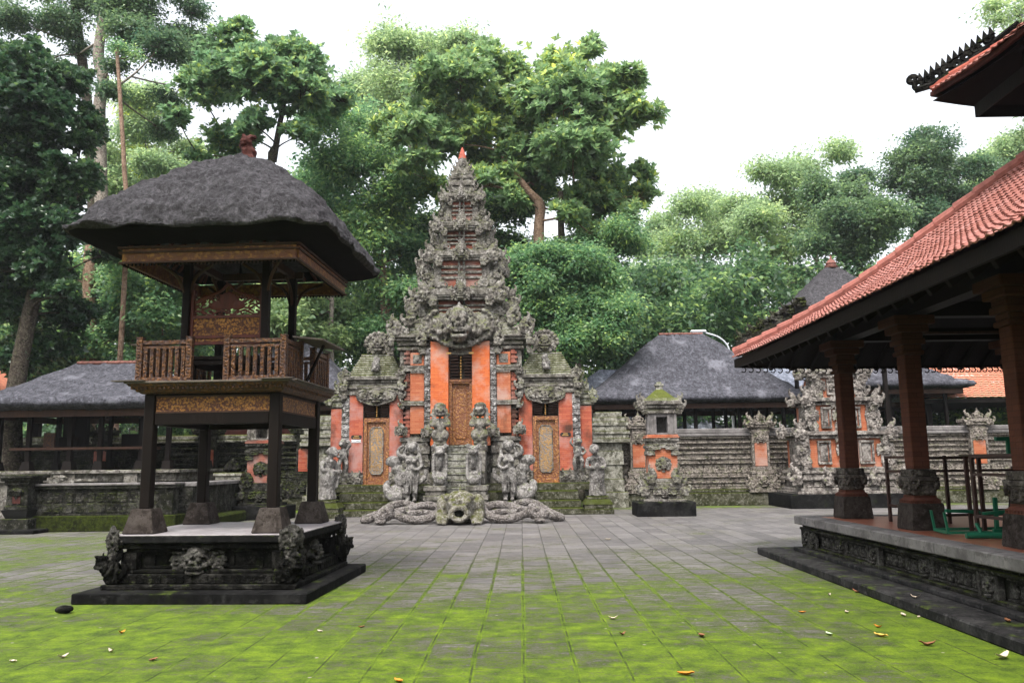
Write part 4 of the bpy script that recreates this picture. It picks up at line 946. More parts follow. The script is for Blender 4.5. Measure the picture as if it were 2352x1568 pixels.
        for q in (-1, 1): m.lump((q * .1, -.22, 1.14), .05); m.tube([(q * .19, -.16, .98), (q * .2, -.18, .5), (q * .17, -.24, .2)], [.05, .05, .07], 7); spiral(m, (q * .17, -.12, 1.18), .08, 1.2, .035, q)
        m.tube([(0, -.16, .92), (0, -.2, .7), (0, -.16, .5)], [.09, .08, .05], 8); m.lump((0, -.24, .16), (.2, .14, .15)); m.lump((0, -.16, .34), (.12, .06, .08)); m.lump((0, -.08, .0), (.24, .2, .08))
    return remesh(m, .022, .014, 9)
FIG = {}
def statue(kind, name, label, cat, loc, scale=1.0, rz=0.0, mir=False, mat='stone_statue', group=None, ped=None):
    if kind not in FIG: FIG[kind] = figure(kind)
    root = thing(name, label, cat, loc, group)
    m = MB(); m.stamp(FIG[kind], loc, scale, rz, mirror=mir); m.build('figure', M_[mat], root, True)
    return root
def pedestal(x, y, label, group=None):
    m = MB(); stack(m, x, y, [(0, .16, .48, .48), (.16, .3, .44, .44), (.46, .54, .34, .34)]); m.loft(x, y, [(.3, .46, .46), (.34, .44, .44), (.46, .36, .36)])
    o = m.build('pedestal', M_['stone_step_mossy']); tag(o, label, 'pedestal', group); return o
pedestal(2.4, 26.75, 'mossy stepped pedestal under the praying statue to the right of the gate'); pedestal(-6.05, 26.1, 'mossy stepped pedestal under the bowing statue to the left of the gate')
statue('praying', 'statue', 'pale stone statue with hands joined at the chest, right of the gate steps', 'statue', (2.4, 26.75, .54), 1.1)
statue('bowing', 'statue', 'lichen-spotted stone statue bowing in profile, left of the gate steps', 'statue', (-6.05, 26.1, .54), 1.1, .9)
statue('maiden_left', 'statue', 'stone maiden with rock and serpent, on the left of the central stair', 'statue', (-3.5, 26.65, .43), 1.18)
statue('maiden_right', 'statue', 'stone maiden lifting a hand to her hair, on the right of the central stair', 'statue', (-.4, 26.65, .43), 1.18)
statue('guardian', 'statue', 'mossy guardian figure seated high on the left cheek of the central stair', 'statue', (-2.64, 27.1, 2.2), 1.06, .15, mat='stone')
statue('guardian', 'statue', 'mossy guardian figure seated high on the right cheek of the central stair', 'statue', (-1.32, 27.1, 2.2), 1.06, -.15, True, mat='stone')
statue('dragon_post', 'stone_dragon', 'pale open-mouthed stone dragon on the left foot of the central stair', 'statue', (-2.5, 25.8, .95), 1.0)
statue('dragon_post', 'stone_dragon', 'pale open-mouthed stone dragon on the right foot of the central stair', 'statue', (-1.46, 25.8, .95), 1.0, mir=True)

# turtle fountain and the two serpents coiled beside it
def turtle():
    root = thing('turtle_sculpture', 'mossy stone turtle head with round open spout mouth, in front of the gate stair', 'sculpture', (-1.66, 23.2, 0))
    m = MB(); x, y = -1.66, 22.5
    m.lump((x, y + .95, .32), (.62, .85, .44), 3); m.lump((x, y + .3, .5), (.46, .42, .4), 3); m.lump((x, y + .1, .64), (.33, .3, .22)); m.lump((x, y + .02, .26), (.34, .22, .2))
    for s in (-1, 1):
        m.lump((x + s * .46, y + .42, .46), (.2, .4, .34)); m.lump((x + s * .2, y - .2, .6), (.11, .1, .1)); m.lump((x + s * .3, y - .1, .74), (.12, .12, .09)); m.lump((x + s * .13, y - .26, .48), (.07, .08, .05))
        m.lump((x + s * .46, y - .02, .14), (.19, .26, .14)); m.lump((x + s * .5, y + .18, .24), (.17, .22, .2))
        for k in range(3): m.lump((x + s * (.38 + k * .09), y - .22, .07), (.05, .09, .06))
        for k in range(5): m.tube([(x + s * (.08 + k * .07), y - .2 + .02 * k, .5 + .03 * k), (x + s * (.1 + k * .085), y - .1, .72 + .02 * k)], .022, 5)
        m.tube([(x - s * .0, y - .3, .5), (x + s * .16, y - .28, .52), (x + s * .3, y - .16, .5)], [.05, .05, .03], 6)
    pts = [(x + .2 * math.cos(a), y - .27, .3 + .17 * math.sin(a)) for a in np.linspace(0, 2 * math.pi, 22)]; m.tube(pts, .075, 8)
    for k in range(-3, 4): m.lump((x + k * .065, y - .32, .2 + .012 * k * k), .026)
    m.tube([(x, y - .16, .78), (x, y + .1, .86), (x, y + .2, 1.04)], [.04, .05, .012], 6); m.tube([(x, y + .1, .84), (x, y + .5, .8)], [.05, .04], 6)
    V, F = remesh(m, .02, .02, 9); MB().add(V, F).build('body', M_['stone_turtle'], root, True)
    q = MB(); q.lump((x, y - .2, .3), (.15, .05, .13)); q.build('spout_shade', M_['stone_dark'], root, True)  # solid dark lump painted as the shade inside the mouth
M_['stone_turtle'] = stone('turtle_stone', dark=(.05, .045, .03), mid=(.17, .155, .12), pale=(.36, .34, .32), moss=.5, sc=2.2, bump=.03, mossc=(.05, .055, .008), lich=.56)
turtle()
def serpent(name, label, s, x0):
    root = thing(name, label, 'sculpture', (x0 + s * 1.3, 23.4, 0))
    m = MB(); X = lambda d: x0 + s * d * .81
    # front loop, from the turtle round to the raised head
    p1 = smooth_path([(X(0.0), 23.45, .5), (X(.12), 23.1, .34), (X(.45), 22.85, .17), (X(.95), 22.75, .15), (X(1.35), 22.85, .24), (X(1.62), 23.0, .36)], 7); p1 = [q * [1, 1, .85] for q in p1]; m.tube(p1, [.12] * len(p1), 10)
    p2 = smooth_path([(X(0.05), 23.55, .5), (X(.5), 23.55, .6), (X(.9), 23.5, .56), (X(1.25), 23.35, .46), (X(1.7), 23.3, .36), (X(2.2), 23.2, .26), (X(2.62), 23.3, .13), (X(2.7), 23.6, .13), (X(2.3), 23.9, .3)], 7); p2 = [q * [1, 1, .78] for q in p2]; m.tube(p2, [.115] * len(p2), 10)
    p3 = smooth_path([(X(2.3), 23.9, .3), (X(1.9), 24.0, .58), (X(1.5), 24.0, .66), (X(1.05), 23.9, .56), (X(.6), 23.6, .3), (X(.3), 23.4, .22)], 7); p3 = [q * [1, 1, .76] for q in p3]; m.tube(p3, np.linspace(.115, .1, len(p3)), 10)
    p4 = smooth_path([(X(.25), 23.3, .28), (X(.7), 23.3, .36), (X(1.2), 23.2, .3)], 6); p4 = [q * [1, 1, .8] for q in p4]; m.tube(p4, [.09] * len(p4), 9)
    hx = X(1.85); hy = 22.85
    m.lump((hx, hy, .28), (.26, .24, .2)); m.lump((hx + s * .12, hy - .12, .2), (.2, .2, .13)); m.lump((hx - s * .08, hy - .02, .42), (.16, .16, .12)); m.lump((hx + s * .02, hy - .2, .36), .07); m.lump((hx + s * .22, hy - .14, .34), .06); m.lump((hx + s * .1, hy - .2, .08), (.16, .16, .08)); m.lump((hx + s * .3, hy - .06, .24), (.08, .1, .1))
    for k in range(4): m.lump((hx - s * (.2 - .05 * k), hy + .1 - .05 * k, .2 + .07 * k), (.09, .09, .07))
    V, F = remesh(m, .022, .012, 10); MB().add(V, F).build('coils', M_['stone_serpent'], root, True)
serpent('serpent_sculpture', 'stone serpent in looped coils, left of the turtle', -1, -2.2); serpent('serpent_sculpture', 'stone serpent in looped coils, right of the turtle', 1, -1.12)

# small signs screwed to the gate wings
def plaque(x, label):
    root = thing('door_sign', label, 'sign', (x, 27.95, 2.54))
    m = MB(); poly = [(-.18, -.03), (-.14, -.06), (.14, -.06), (.18, -.03), (.18, .03), (.13, .065), (-.13, .065), (-.18, .03)]
    m.prism([(x + a, 2.54 + c) for a, c in poly], 27.955, 27.968); m.build('board', M_['black'], root)
    q = MB(); r = random.Random(int(x * 10))
    for z, h, w in ((2.57, .03, .15), (2.515, .026, .22)):      # two worn lines of gold lettering, too worn to read
        t = -w / 2
        while t < w / 2 - .012: l = r.uniform(.01, .018); q.box(x + t, x + t + l, 27.95, 27.9555, z - h / 2, z + h / 2 * r.uniform(.6, 1)); t += l + .006
    q.build('lettering', M_['gold_paint'], root)
plaque(-5.54, 'black plaque with worn gold lettering left of the left side door'); plaque(1.5, 'black plaque with worn gold lettering right of the right side door')
cu = bpy.data.curves.new('lettering', 'FONT'); cu.body = 'CLOSED'; cu.size = .085; cu.align_x = 'CENTER'; cu.align_y = 'CENTER'; cu.extrude = .002
r_ = thing('closed_sign', 'small white sign below the black plaque on the left wing', 'sign', (-5.55, 27.95, 2.4))
m = MB(); m.box(-5.71, -5.39, 27.957, 27.968, 2.352, 2.448, .006); m.build('board', M_['white'], r_)
t_ = bpy.data.objects.new('t', cu); COL.objects.link(t_); bpy.context.view_layer.update(); lm = bpy.data.meshes.new_from_object(t_.evaluated_get(bpy.context.evaluated_depsgraph_get())); bpy.data.objects.remove(t_)
o_ = bpy.data.objects.new('lettering', lm); COL.objects.link(o_); o_.data.materials.clear(); o_.data.materials.append(M_['black']); o_.rotation_euler = (math.pi / 2, 0, 0); o_.location = (0, .003, 0); o_.parent = r_
# ---------------------------------------------------------------- the enclosing temple wall
def wall(x0, x1, y, label, mat='stone_wall', piers=(), mossy='stone_mossy', capmat='slab_grey', slope=0.0):
    root = thing('temple_wall', label, 'wall', ((x0 + x1) / 2, y, 0))
    b = lambda n, m, mt, p=root: m.build(n, M_[mt], p)
    def seg(m, a, c, y0, y1, z0, z1, ch=.012): m.box(a, c, y0, y1, z0, z1, ch)
    m = MB(); m.box(x0, x1, y - .55, y + .5, 0, .46, .02); m.box(x0, x1, y - .42, y + .4, .46, .58, .02); b('mossy_foot', m, 'stone_step_mossy')
    m = MB(); r = random.Random(int(x0 * 7) + 3)
    courses = [(.58, .66, .3), (.66, .8, .24), (.8, .88, .33), (.88, 1.0, .26), (1.0, 1.06, .34), (1.06, 1.14, .24), (1.5, 1.56, .3), (1.56, 1.66, .22), (1.66, 1.74, .28), (1.74, 1.86, .2), (1.86, 1.94, .26), (1.94, 2.04, .2), (2.04, 2.12, .28), (2.12, 2.24, .22), (2.24, 2.32, .32), (2.32, 2.42, .26), (2.42, 2.5, .36)]
    m.box(x0, x1, y - .14, y + .14, .58, 2.5)
    for z0, z1, d in courses:
        x = x0                              # each course a row of separate worn blocks
        while x < x1 - .02:
            l = min(r.uniform(.5, 1.1), x1 - x); dd = d + r.uniform(-.012, .012); m.box(x, x + l - .006, y - dd, y + .14, z0, z1 - .004, .01); x += l
    bd = b('courses', m, mat)
    m = MB(); m.box(x0, x1, y - .2, y + .14, 1.14, 1.5); frieze(m, x0, x1, 1.15, 1.49, y - .22, .05, .34); frieze(m, x0, x1, .68, .79, y - .27, .03, .3); b('carved_frieze', m, mat, bd)
    m = MB(); m.box(x0, x1, y - .42, y + .3, 2.5, 2.6, .015); m.box(x0, x1, y - .36, y + .3, 2.6, 2.78, .03); b('coping', m, capmat)
    for px in piers:
        m = MB(); stack(m, px, y - .2, [(.46, .62, .5, .42), (.62, .78, .44, .36), (.78, .98, .47, .39), (.98, 1.12, .4, .34), (1.12, 1.24, .43, .37), (1.24, 1.36, .36, .32), (1.36, 2.6, .3, .26), (2.6, 2.7, .36, .32), (2.7, 2.8, .32, .28), (2.8, 2.9, .4, .34), (2.9, 3.02, .44, .38)])
        for s in (-1, 1):
            m.stamp(KARANG, (px + s * .36, y - .55, 2.92), .44, mirror=s < 0); m.stamp(KARANG, (px + s * .42, y - .56, .72), .4, mirror=s < 0); m.box(px + s * .24, px + s * .31, y - .5, y - .3, 1.36, 2.6, .01)
        m.stamp(FACE, (px, y - .6, .84), (.5, .4, .5)); m.stamp(FLAME, (px, y - .5, 3.0), .46); m.stamp(FACE, (px, y - .52, 2.42), (.36, .3, .4)); pr = b('pier', m, mat)
        m = MB(); m.box(px - .22, px + .22, y - .49, y - .46, 1.4, 2.24); m.build('brick_panel', M_['brick' if mat == 'stone_wall' else 'brick_red'], pr)
    return root
wall(2.62, 26, 31.0, 'weathered carved stone wall with banded courses, right of the gate', piers=(4.3, 8.75, 12.6, 16.7, 20.6, 24.5))
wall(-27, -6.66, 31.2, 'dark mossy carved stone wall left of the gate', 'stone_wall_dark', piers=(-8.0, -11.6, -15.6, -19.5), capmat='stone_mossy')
for s, lab in ((1, 'mossy stepped wall end joining the right flank of the gate'), (-1, 'mossy stepped wall end joining the left flank of the gate')):
    m = MB(); cx = XC + s * 5.2
    stack(m, cx, 30.4, [(0, .55, .62, .5), (.55, 1.0, .5, .36), (1.0, 1.5, .46, .32), (1.5, 2.0, .5, .36), (2.0, 2.3, .46, .32), (2.3, 2.45, .75, .5), (2.45, 2.6, .7, .46), (2.6, 2.72, .74, .5), (2.72, 2.9, .62, .46), (2.9, 3.05, .68, .5), (3.05, 3.2, .58, .44), (3.2, 3.4, .48, .4)])
    tag(m.build('wall_end', M_['stone_mossy']), lab, 'wall')

# ---------------------------------------------------------------- small shrines
def pillar_shrine(cx, cy, label, rotz=0.0, mats=('slab_dark', 'stone', 'brick')):
    root = thing('stone_shrine', label, 'shrine', (cx, cy, 0))
    b = lambda n, m, mt, p=root, sm=False: m.build(n, M_[mt], p, sm)
    m = MB(); m.box(cx - .87, cx + .87, cy - .6, cy + .6, 0, .42, .02); b('block', m, mats[0])
    m = MB(); stack(m, cx, cy, [(.42, .5, .64, .42), (.5, .62, .5, .34), (.62, .8, .46, .32), (.8, .98, .5, .36), (.98, 1.1, .44, .32)])
    for s in (-1, 1):
        m.stamp(KARANG, (cx + s * .56, cy - .3, .74), (.46, .5, .46), mirror=s < 0); m.stamp(KARANG, (cx + s * .34, cy - .36, 1.1), (.42, .46, .44), mirror=s < 0); m.stamp(KARANG, (cx + s * .56, cy + .3, .74), .46, R_(50) * s, mirror=s < 0)
        m.stamp(SCROLL, (cx + s * .22, cy - .36, .74), (.3, .5, .26), mirror=s < 0)
    m.stamp(FACE, (cx, cy - .36, .68), (.4, .4, .36)); bs = b('base', m, mats[1])
    m = MB(); m.box(cx - .43, cx + .43, cy - .3, cy + .3, 1.1, 2.02, .01); sh = b('shaft', m, mats[2])
    m = MB(); m.stamp(FACE_LOW, (cx, cy - .33, 1.52), (.34, .36, .34)); 
    for k in range(8): a = k * math.pi / 4; m.stamp(FLAME, (cx + .19 * math.cos(a), cy - .32, 1.52 + .19 * math.sin(a) - .04), .12)
    b('rosette', m, mats[1], sh)
    m = MB()
    for s in (-1, 1):
        m.stamp(SCROLL, (cx + s * .36, cy - .32, 1.9), (.3, .5, .26), mirror=s < 0); m.stamp(SCROLL, (cx + s * .2, cy - .34, 2.04), (.3, .5, .2), mirror=s < 0); m.stamp(SCROLL, (cx + s * .38, cy - .34, 1.28), (.24, .5, .3), mirror=s < 0)
        m.stamp(SCROLL, (cx + s * .45, cy, 1.92), (.5, .5, .3), math.pi / 2 * s, mirror=s < 0)
    stack(m, cx, cy, [(2.0, 2.1, .5, .36), (2.1, 2.2, .44, .32), (2.2, 2.3, .49, .36)])
    for k in range(-1, 2): m.lump((cx + k * .18, cy - .34, 2.26), (.07, .05, .05))
    b('capital', m, mats[1])
    m = MB(); m.box(cx - .5, cx + .5, cy - .38, cy + .38, 2.3, 2.35, .01); m.box(cx - .47, cx + .47, cy - .35, cy + .35, 2.35, 2.40, .01); b('brick_ledge', m, mats[2])
    m = MB(); z0, z1 = 2.40, 3.04
    m.box(cx - .4, cx - .17, cy - .3, cy + .3, z0, z1, .01); m.box(cx + .17, cx + .4, cy - .3, cy + .3, z0, z1, .01); m.box(cx - .17, cx + .17, cy + .2, cy + .3, z0, z1); m.box(cx - .17, cx + .17, cy - .3, cy + .2, z1 - .1, z1); m.box(cx - .17, cx + .17, cy - .3, cy + .2, z0, z0 + .06)
    for s in (-1, 1): m.box(cx + s * .17, cx + s * .24, cy - .33, cy - .3, z0 + .02, z1 - .04); m.box(cx + s * .36, cx + s * .45, cy - .34, cy - .2, z0, z1, .02)
    b('niche', m, 'slab_grey' if mats[1] == 'stone' else 'stone')
    m = MB(); stack(m, cx, cy, [(3.04, 3.14, .48, .38), (3.14, 3.2, .44, .34), (3.2, 3.3, .54, .42), (3.3, 3.42, .6, .48)])
    for s in (-1, 1): m.stamp(KARANG, (cx + s * .54, cy - .36, 3.28), .4, mirror=s < 0); m.stamp(KARANG, (cx + s * .54, cy + .34, 3.28), .4, mirror=s < 0); m.stamp(KARANG, (cx + s * .5, cy - .38, 3.1), .28, mirror=s < 0)
    b('cornice', m, mats[1])
    m = MB(); m.loft(cx, cy, [(3.42, .54, .44), (3.5, .48, .4), (3.5, .42, .35), (3.75, .14, .13), (3.78, .1, .1), (3.9, .1, .1), (3.9, .13, .13), (3.95, .13, .13), (3.95, .08, .08), (4.02, .06, .06)]); b('roof', m, 'stone_mossy')
    return root
pillar_shrine(4.26, 25.4, 'stone pillar shrine with empty niche and mossy roof on a black block')
pillar_shrine(-8.0, 25.9, 'darker stone pillar shrine with dark niche, seen under the timber pavilion', mats=('slab_dark', 'stone_wall_dark', 'brick_tower'))

# the big carved shrine on the right, with orange niches
def big_shrine(cx, cy):
    root = thing('carved_shrine', 'large heavily carved pale stone shrine with orange brick niches behind the pavilion columns', 'shrine', (cx, cy, 0))
    b = lambda n, m, mt, p=root, sm=False: m.build(n, M_[mt], p, sm)
    m = MB(); m.box(cx - 2.1, cx + 2.1, cy - 1.3, cy + 1.6, 0, .46, .02); b('block', m, 'slab_dark')
    m = MB(); stack(m, cx, cy, [(.46, .56, 1.8, 1.15), (.56, .66, 1.68, 1.05), (.66, .92, 1.55, .98), (.92, 1.02, 1.7, 1.08), (1.02, 1.14, 1.52, .98), (1.14, 1.24, 1.62, 1.04), (1.24, 1.34, 1.48, .95)]); frieze(m, cx - 1.5, cx + 1.5, .68, .92, cy - 1.0, .06, .26)
    for x in (-1.8, 1.8): m.stamp(KARANG, (cx + x, cy - 1.1, .95), (.62, .7, .6), mirror=x < 0)
    for x in (-.75, .75): m.stamp(KARANG, (cx + x, cy - 1.12, .9), (.42, .5, .5), mirror=x < 0)
    b('base', m, 'stone_pale'); r = random.Random(8)
    for z0, z1, h, d, niches in ((1.34, 2.3, 1.35, .8, ((-.95, -.5), (.45, .95))), (2.55, 3.45, 1.0, .62, ((-.7, -.35), (.25, .65))), (3.7, 4.4, .72, .5, ((-.4, -.1), (.15, .45)))):
        m = MB(); m.box(cx - h, cx + h, cy - d, cy + d + .3, z0, z1); t = b('shrine_tier', m, 'brick')
        m = MB()
        for a, c in niches:
            for xx in (a, c - .07): m.box(cx + xx, cx + xx + .07, cy - d - .08, cy - d, z0 + .1, z1 - .06, .01)
            m.box(cx + a, cx + c, cy - d - .1, cy - d, z1 - .14, z1 - .06, .01); m.box(cx + a, cx + c, cy - d - .1, cy - d, z0 + .1, z0 + .18, .01); m.box(cx + a + .1, cx + c - .1, cy - d - .03, cy - d, z0 + .2, z1 - .16)
        m.box(cx - h - .03, cx - h + .14, cy - d - .05, cy + d, z0, z1); m.box(cx + h - .14, cx + h + .03, cy - d - .05, cy + d, z0, z1)
        e = h + .12; stack(m, cx, cy, [(z1, z1 + .06, e - .04, d + .1), (z1 + .06, z1 + .12, e - .1, d + .05), (z1 + .12, z1 + .25, e + .08, d + .2)]); b('stone_band', m, 'stone_pale', t)
        for s in (-1, 1):
            m = MB()
            for k in range(4):
                z = z0 + (k + .4) * (z1 - z0) / 4; m.stamp((KARANG, SCROLL, FACE_LOW, KARANG)[k], (cx + s * (h - .02 + r.uniform(-.06, .1)), cy - d - .08, z), r.uniform(.34, .44), r.uniform(-.3, .3), mirror=s < 0)
            m.stamp(KARANG, (cx + s * (e + .1), cy - d - .1, z1 + .2), .5, mirror=s < 0); m.stamp(FACE_LOW, (cx + s * (e + .02), cy - d - .16, z1 + .1), .36); m.stamp(KARANG, (cx + s * (e + .1), cy + d, z1 + .2), .5, R_(60) * s, mirror=s < 0); m.stamp(SCROLL, (cx + s * .5 * h, cy - d - .1, z1 + .12), (.4, .5, .26), mirror=s < 0); m.stamp(KARANG, (cx + s * (h + .16), cy - d + .1, z0 + .25), .5, mirror=s < 0)
            b('corner_ornament', m, 'stone_pale', t)
        m = MB(); m.stamp(FACE, (cx - .05, cy - d - .14, z1 + .08), .46); m.stamp(FLAME, (cx - .05, cy - d - .1, z1 + .24), .36); m.stamp(FACE_LOW, (cx - .05, cy - d - .1, (z0 + z1) / 2 + .1), .4); m.stamp(SCROLL, (cx - .05, cy - d - .06, z0 + .2), (.46, .5, .3)); b('guardian_face', m, 'stone_pale', t)
    m = MB(); stack(m, cx, cy, [(4.65, 4.85, .7, .5), (4.85, 5.05, .55, .42), (5.05, 5.35, .4, .3), (5.35, 5.7, .2, .2)]); b('crown', m, 'stone_pale')
big_shrine(11.0, 29.2)

# ---------------------------------------------------------------- thatched halls
def hall(name, label, cx, cy, hx, hy, rl, ze, zr, mat='thatch_hall', posts=(), ridge=True, fl=0.0, eave='wood_brown', nst=9, sag=.12, thick=.2, group=None, nx=3, ny=2, seed=1):
    root = thing(name, label, 'thatched hall', (cx, cy, 0), group)
    b = lambda n, m, mt, p=root, sm=False: m.build(n, M_[mt], p, sm)
    lv = []
    for k in range(nst + 1):
        t = k / nst; e = t ** .92; lv.append((rl + (hx - rl) * e + .04, .12 + (hy - .12) * e, zr + (ze + thick - zr) * t - sag * math.sin(math.pi * t) + .1 * (t > .93), 9 + 20 * t))
    lv += [(hx + .08, hy + .08, ze + thick * .6, 30), (hx, hy, ze + .02, 30), (hx - .35, hy - .35, ze - .06, 20), (rl + .1, .2, zr - .5, 10)]
    m = MB(); dome_roof(m, cx, cy, interp(lv, 2), 120, .03, seed); rf = b('thatched_roof', m, mat, root, True)
    if ridge:
        m = MB(); n = int(rl * 2 / .22) + 1
        for i in range(n): x = cx - rl + (i + .5) * 2 * rl / n; m.tube([(x - rl / n, cy, zr + .05), (x + rl / n * .9, cy, zr + .06)], .06, 8)
        b('ridge_tiles', m, 'terracotta_dull', rf)
    m = MB()
    for s in (-1, 1): m.box(cx - hx + .4, cx + hx - .4, cy + s * (hy - .42) - .04, cy + s * (hy - .42) + .04, ze - .27, ze - .06); m.box(cx + s * (hx - .42) - .04, cx + s * (hx - .42) + .04, cy - hy + .47, cy + hy - .47, ze - .27, ze - .06)
    b('eaves_board', m, eave)
    for i in range(nx):
        for j in range(ny):
            x = cx + (hx - .95) * (2 * i / (nx - 1) - 1); y = cy + (hy - .95) * (2 * j / (ny - 1) - 1)
            m = MB(); m.box(x - .07, x + .07, y - .07, y + .07, fl + .28, ze + .15, .006); m.loft(x, y, [(fl, .15, .15), (fl + .28, .1, .1)]); b('post', m, 'wood_dark')
    if fl > .1:
        m = MB(); stack(m, cx, cy, [(0, .3, hx - .35, hy - .35), (.3, fl - .35, hx - .55, hy - .55), (fl - .35, fl - .1, hx - .45, hy - .45), (fl - .1, fl, hx - .3, hy - .3)]); b('platform', m, 'stone')
    return root
hall('thatched_hall', 'open hall with a broad grey thatched roof and red ridge, behind the right-hand wall', 7.25, 36.8, 4.6, 3.3, .98, 4.0, 7.2, fl=.5, nx=5, ny=3, seed=2)
# the open hall at the left edge, on its stone platform
hl = hall('thatched_hall', 'open timber hall with dark thatched roof on a stone platform at the left edge', -13.6, 27.4, 3.6, 2.6, 1.25, 3.45, 5.05, fl=1.55, nx=2, ny=2, seed=3)
m = MB()
for y in (25.75,): m.box(-15.9, -11.6, y - .05, y + .95, 2.18, 2.26, .006)
m.build('bench', M_['wood_brown'], hl)
for x in (-15.35, -14.05, -13.1, -11.8):
    m = MB(); m.loft(x, 25.8, [(1.55, .17, .17), (1.83, .11, .11)]); m.box(x - .065, x + .065, 25.735, 25.865, 1.83, 3.4, .005); m.build('post', M_['wood_dark'], hl)
for x in (-14.75, -13.5, -12.5):
    m = MB(); m.loft(x, 27.2, [(1.55, .15, .15), (1.83, .1, .1)]); m.box(x - .055, x + .055, 27.145, 27.255, 1.83, 3.5); m.build('post', M_['wood_dark'], hl)
m = MB(); m.box(-15.3, -14.95, 26.5, 26.56, 2.26, 2.75); m.box(-12.2, -11.9, 26.5, 26.56, 2.26, 2.8); m.build('carved_screen', M_['gilt_dim'], hl)
m = MB(); m.box(-15.3, -14.5, 27.6, 27.8, 2.2, 3.4); m.box(-14.95, -14.3, 26.7, 26.8, 2.26, 2.62, .02); m.box(-13.0, -12.3, 26.9, 27.1, 2.26, 2.7, .03); m.build('altar', M_['wood_dark'], hl)
m = MB(); m.box(-14.35, -13.5, 25.16, 25.2, 1.17, 1.45); m.box(-13.5, -12.8, 25.17, 25.2, 1.22, 1.3); m.box(-12.0, -11.6, 25.15, 25.2, 1.17, 1.46); m.stamp(FLAME, (-13.95, 25.14, 1.4), (.5, .3, -.25)); m.build('carved_panel', M_['stone'], hl)
hall('thatched_hall', 'dark thatched building with red walls behind the timber pavilion', -10.0, 36.5, 3.5, 3.2, .3, 4.1, 7.35, mat='thatch_hall', ridge=False, fl=0, nx=3, ny=2, seed=4)
bld = [o for o in bpy.data.objects if o.get('label') == 'dark thatched building with red walls behind the timber pavilion'][0]
m = MB(); m.box(-12.3, -7.7, 34.4, 38.5, 2.3, 4.1); m.build('wall', M_['wood_red'], bld); m = MB(); m.box(-12.6, -7.4, 34.0, 38.8, 0, 2.3, .03); m.build('base', M_['stone_wall_dark'], bld)
m = MB(); m.lathe((-10.0, 36.5, 7.3), [(.28, 0), (.3, .08), (.2, .1), (.24, .3), (.12, .34)], 12); m.build('finial', M_['stone_dark'], bld)
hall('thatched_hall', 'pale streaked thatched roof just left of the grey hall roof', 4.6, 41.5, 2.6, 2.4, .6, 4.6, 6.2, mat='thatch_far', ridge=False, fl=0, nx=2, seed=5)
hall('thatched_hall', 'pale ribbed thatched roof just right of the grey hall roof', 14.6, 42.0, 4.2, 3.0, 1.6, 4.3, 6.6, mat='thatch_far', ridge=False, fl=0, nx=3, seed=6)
hall('thatched_hall', 'dark thatched roof seen between the brick columns', 16.8, 39.5, 3.5, 2.6, 1.4, 4.75, 6.3, mat='thatch_hall', ridge=False, fl=0, nx=3, seed=7)
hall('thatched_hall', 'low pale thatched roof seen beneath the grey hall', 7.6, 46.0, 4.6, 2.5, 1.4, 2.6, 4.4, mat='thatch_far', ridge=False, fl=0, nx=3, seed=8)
# two-tiered thatched shrine whose upper roof shows above the tiled eave
th = hall('thatched_shrine', 'steep dark thatched shrine roof rising above the tiled roof edge', 12.57, 32.6, 2.2, 2.2, .15, 7.2, 9.25, mat='thatch', ridge=False, fl=0, nx=2, seed=9, thick=.16)
th['category'] = 'shrine'
m = MB(); m.lathe((12.57, 32.6, 9.2), [(.24, 0), (.27, .08), (.18, .12), (.21, .2), (.12, .32), (.05, .36), (.03, .52)], 12); m.build('finial', M_['terracotta_dull'], th)
# red tiled roofs far right and at the left edge
def red_roof(name, label, cx, cy, hx, hy, rl, ze, zr):
    root = thing(name, label, 'tiled hall', (cx, cy, 0))
    m = MB(); n = 26
    for s in (-1, 1):
        for j in range(n):       # overlapping courses of tiles, front and back slopes
            t0, t1 = j / n, (j + 1) / n; V = []
            K = int(2 * hx / .16)
            for t, up in ((t0, .05), (t1, .015)):
                for i in range(K + 1):
                    q = i / K * 2 - 1; w_ = hx + (rl - hx) * t; V.append((cx + q * w_, cy + s * (hy * (1 - t)), ze + (zr - ze) * t + up + .02 * (i % 2)))
            m.add(V, [(i, i + 1, K + 2 + i, K + 1 + i) for i in range(K)])
        m.add([(cx + s * hx, cy - hy, ze), (cx + s * hx, cy + hy, ze), (cx + s * rl, cy, zr)], [(0, 1, 2)])
    rf = m.build('tiled_roof', M_['tile_far'], root)
    m = MB(); m.box(cx - rl, cx + rl, cy - .12, cy + .12, zr, zr + .14, .03); m.build('ridge', M_['terracotta'], rf)
    m = MB(); m.box(cx - hx + .1, cx + hx - .1, cy - hy + .1, cy + hy - .1, ze - .2, ze - .02); m.build('eaves_board', M_['wood_dark'], root)
    for sx in (-1, 0, 1):
        for sy in (-1, 1): m = MB(); m.box(cx + sx * (hx - .8) - .12, cx + sx * (hx - .8) + .12, cy + sy * (hy - .8) - .12, cy + sy * (hy - .8) + .12, 0, ze - .1); m.build('post', M_['wood_dark'], root)
    return root
red_roof('tiled_hall', 'hall with bright orange tiled roof behind the wall at the far right', 24.0, 42.5, 5.8, 4.5, 3.4, 4.3, 6.9)
red_roof('tiled_hall', 'corner of a red tiled roof at the left edge of the court', -21.3, 31.0, 3.0, 2.4, 1.0, 4.0, 5.6)

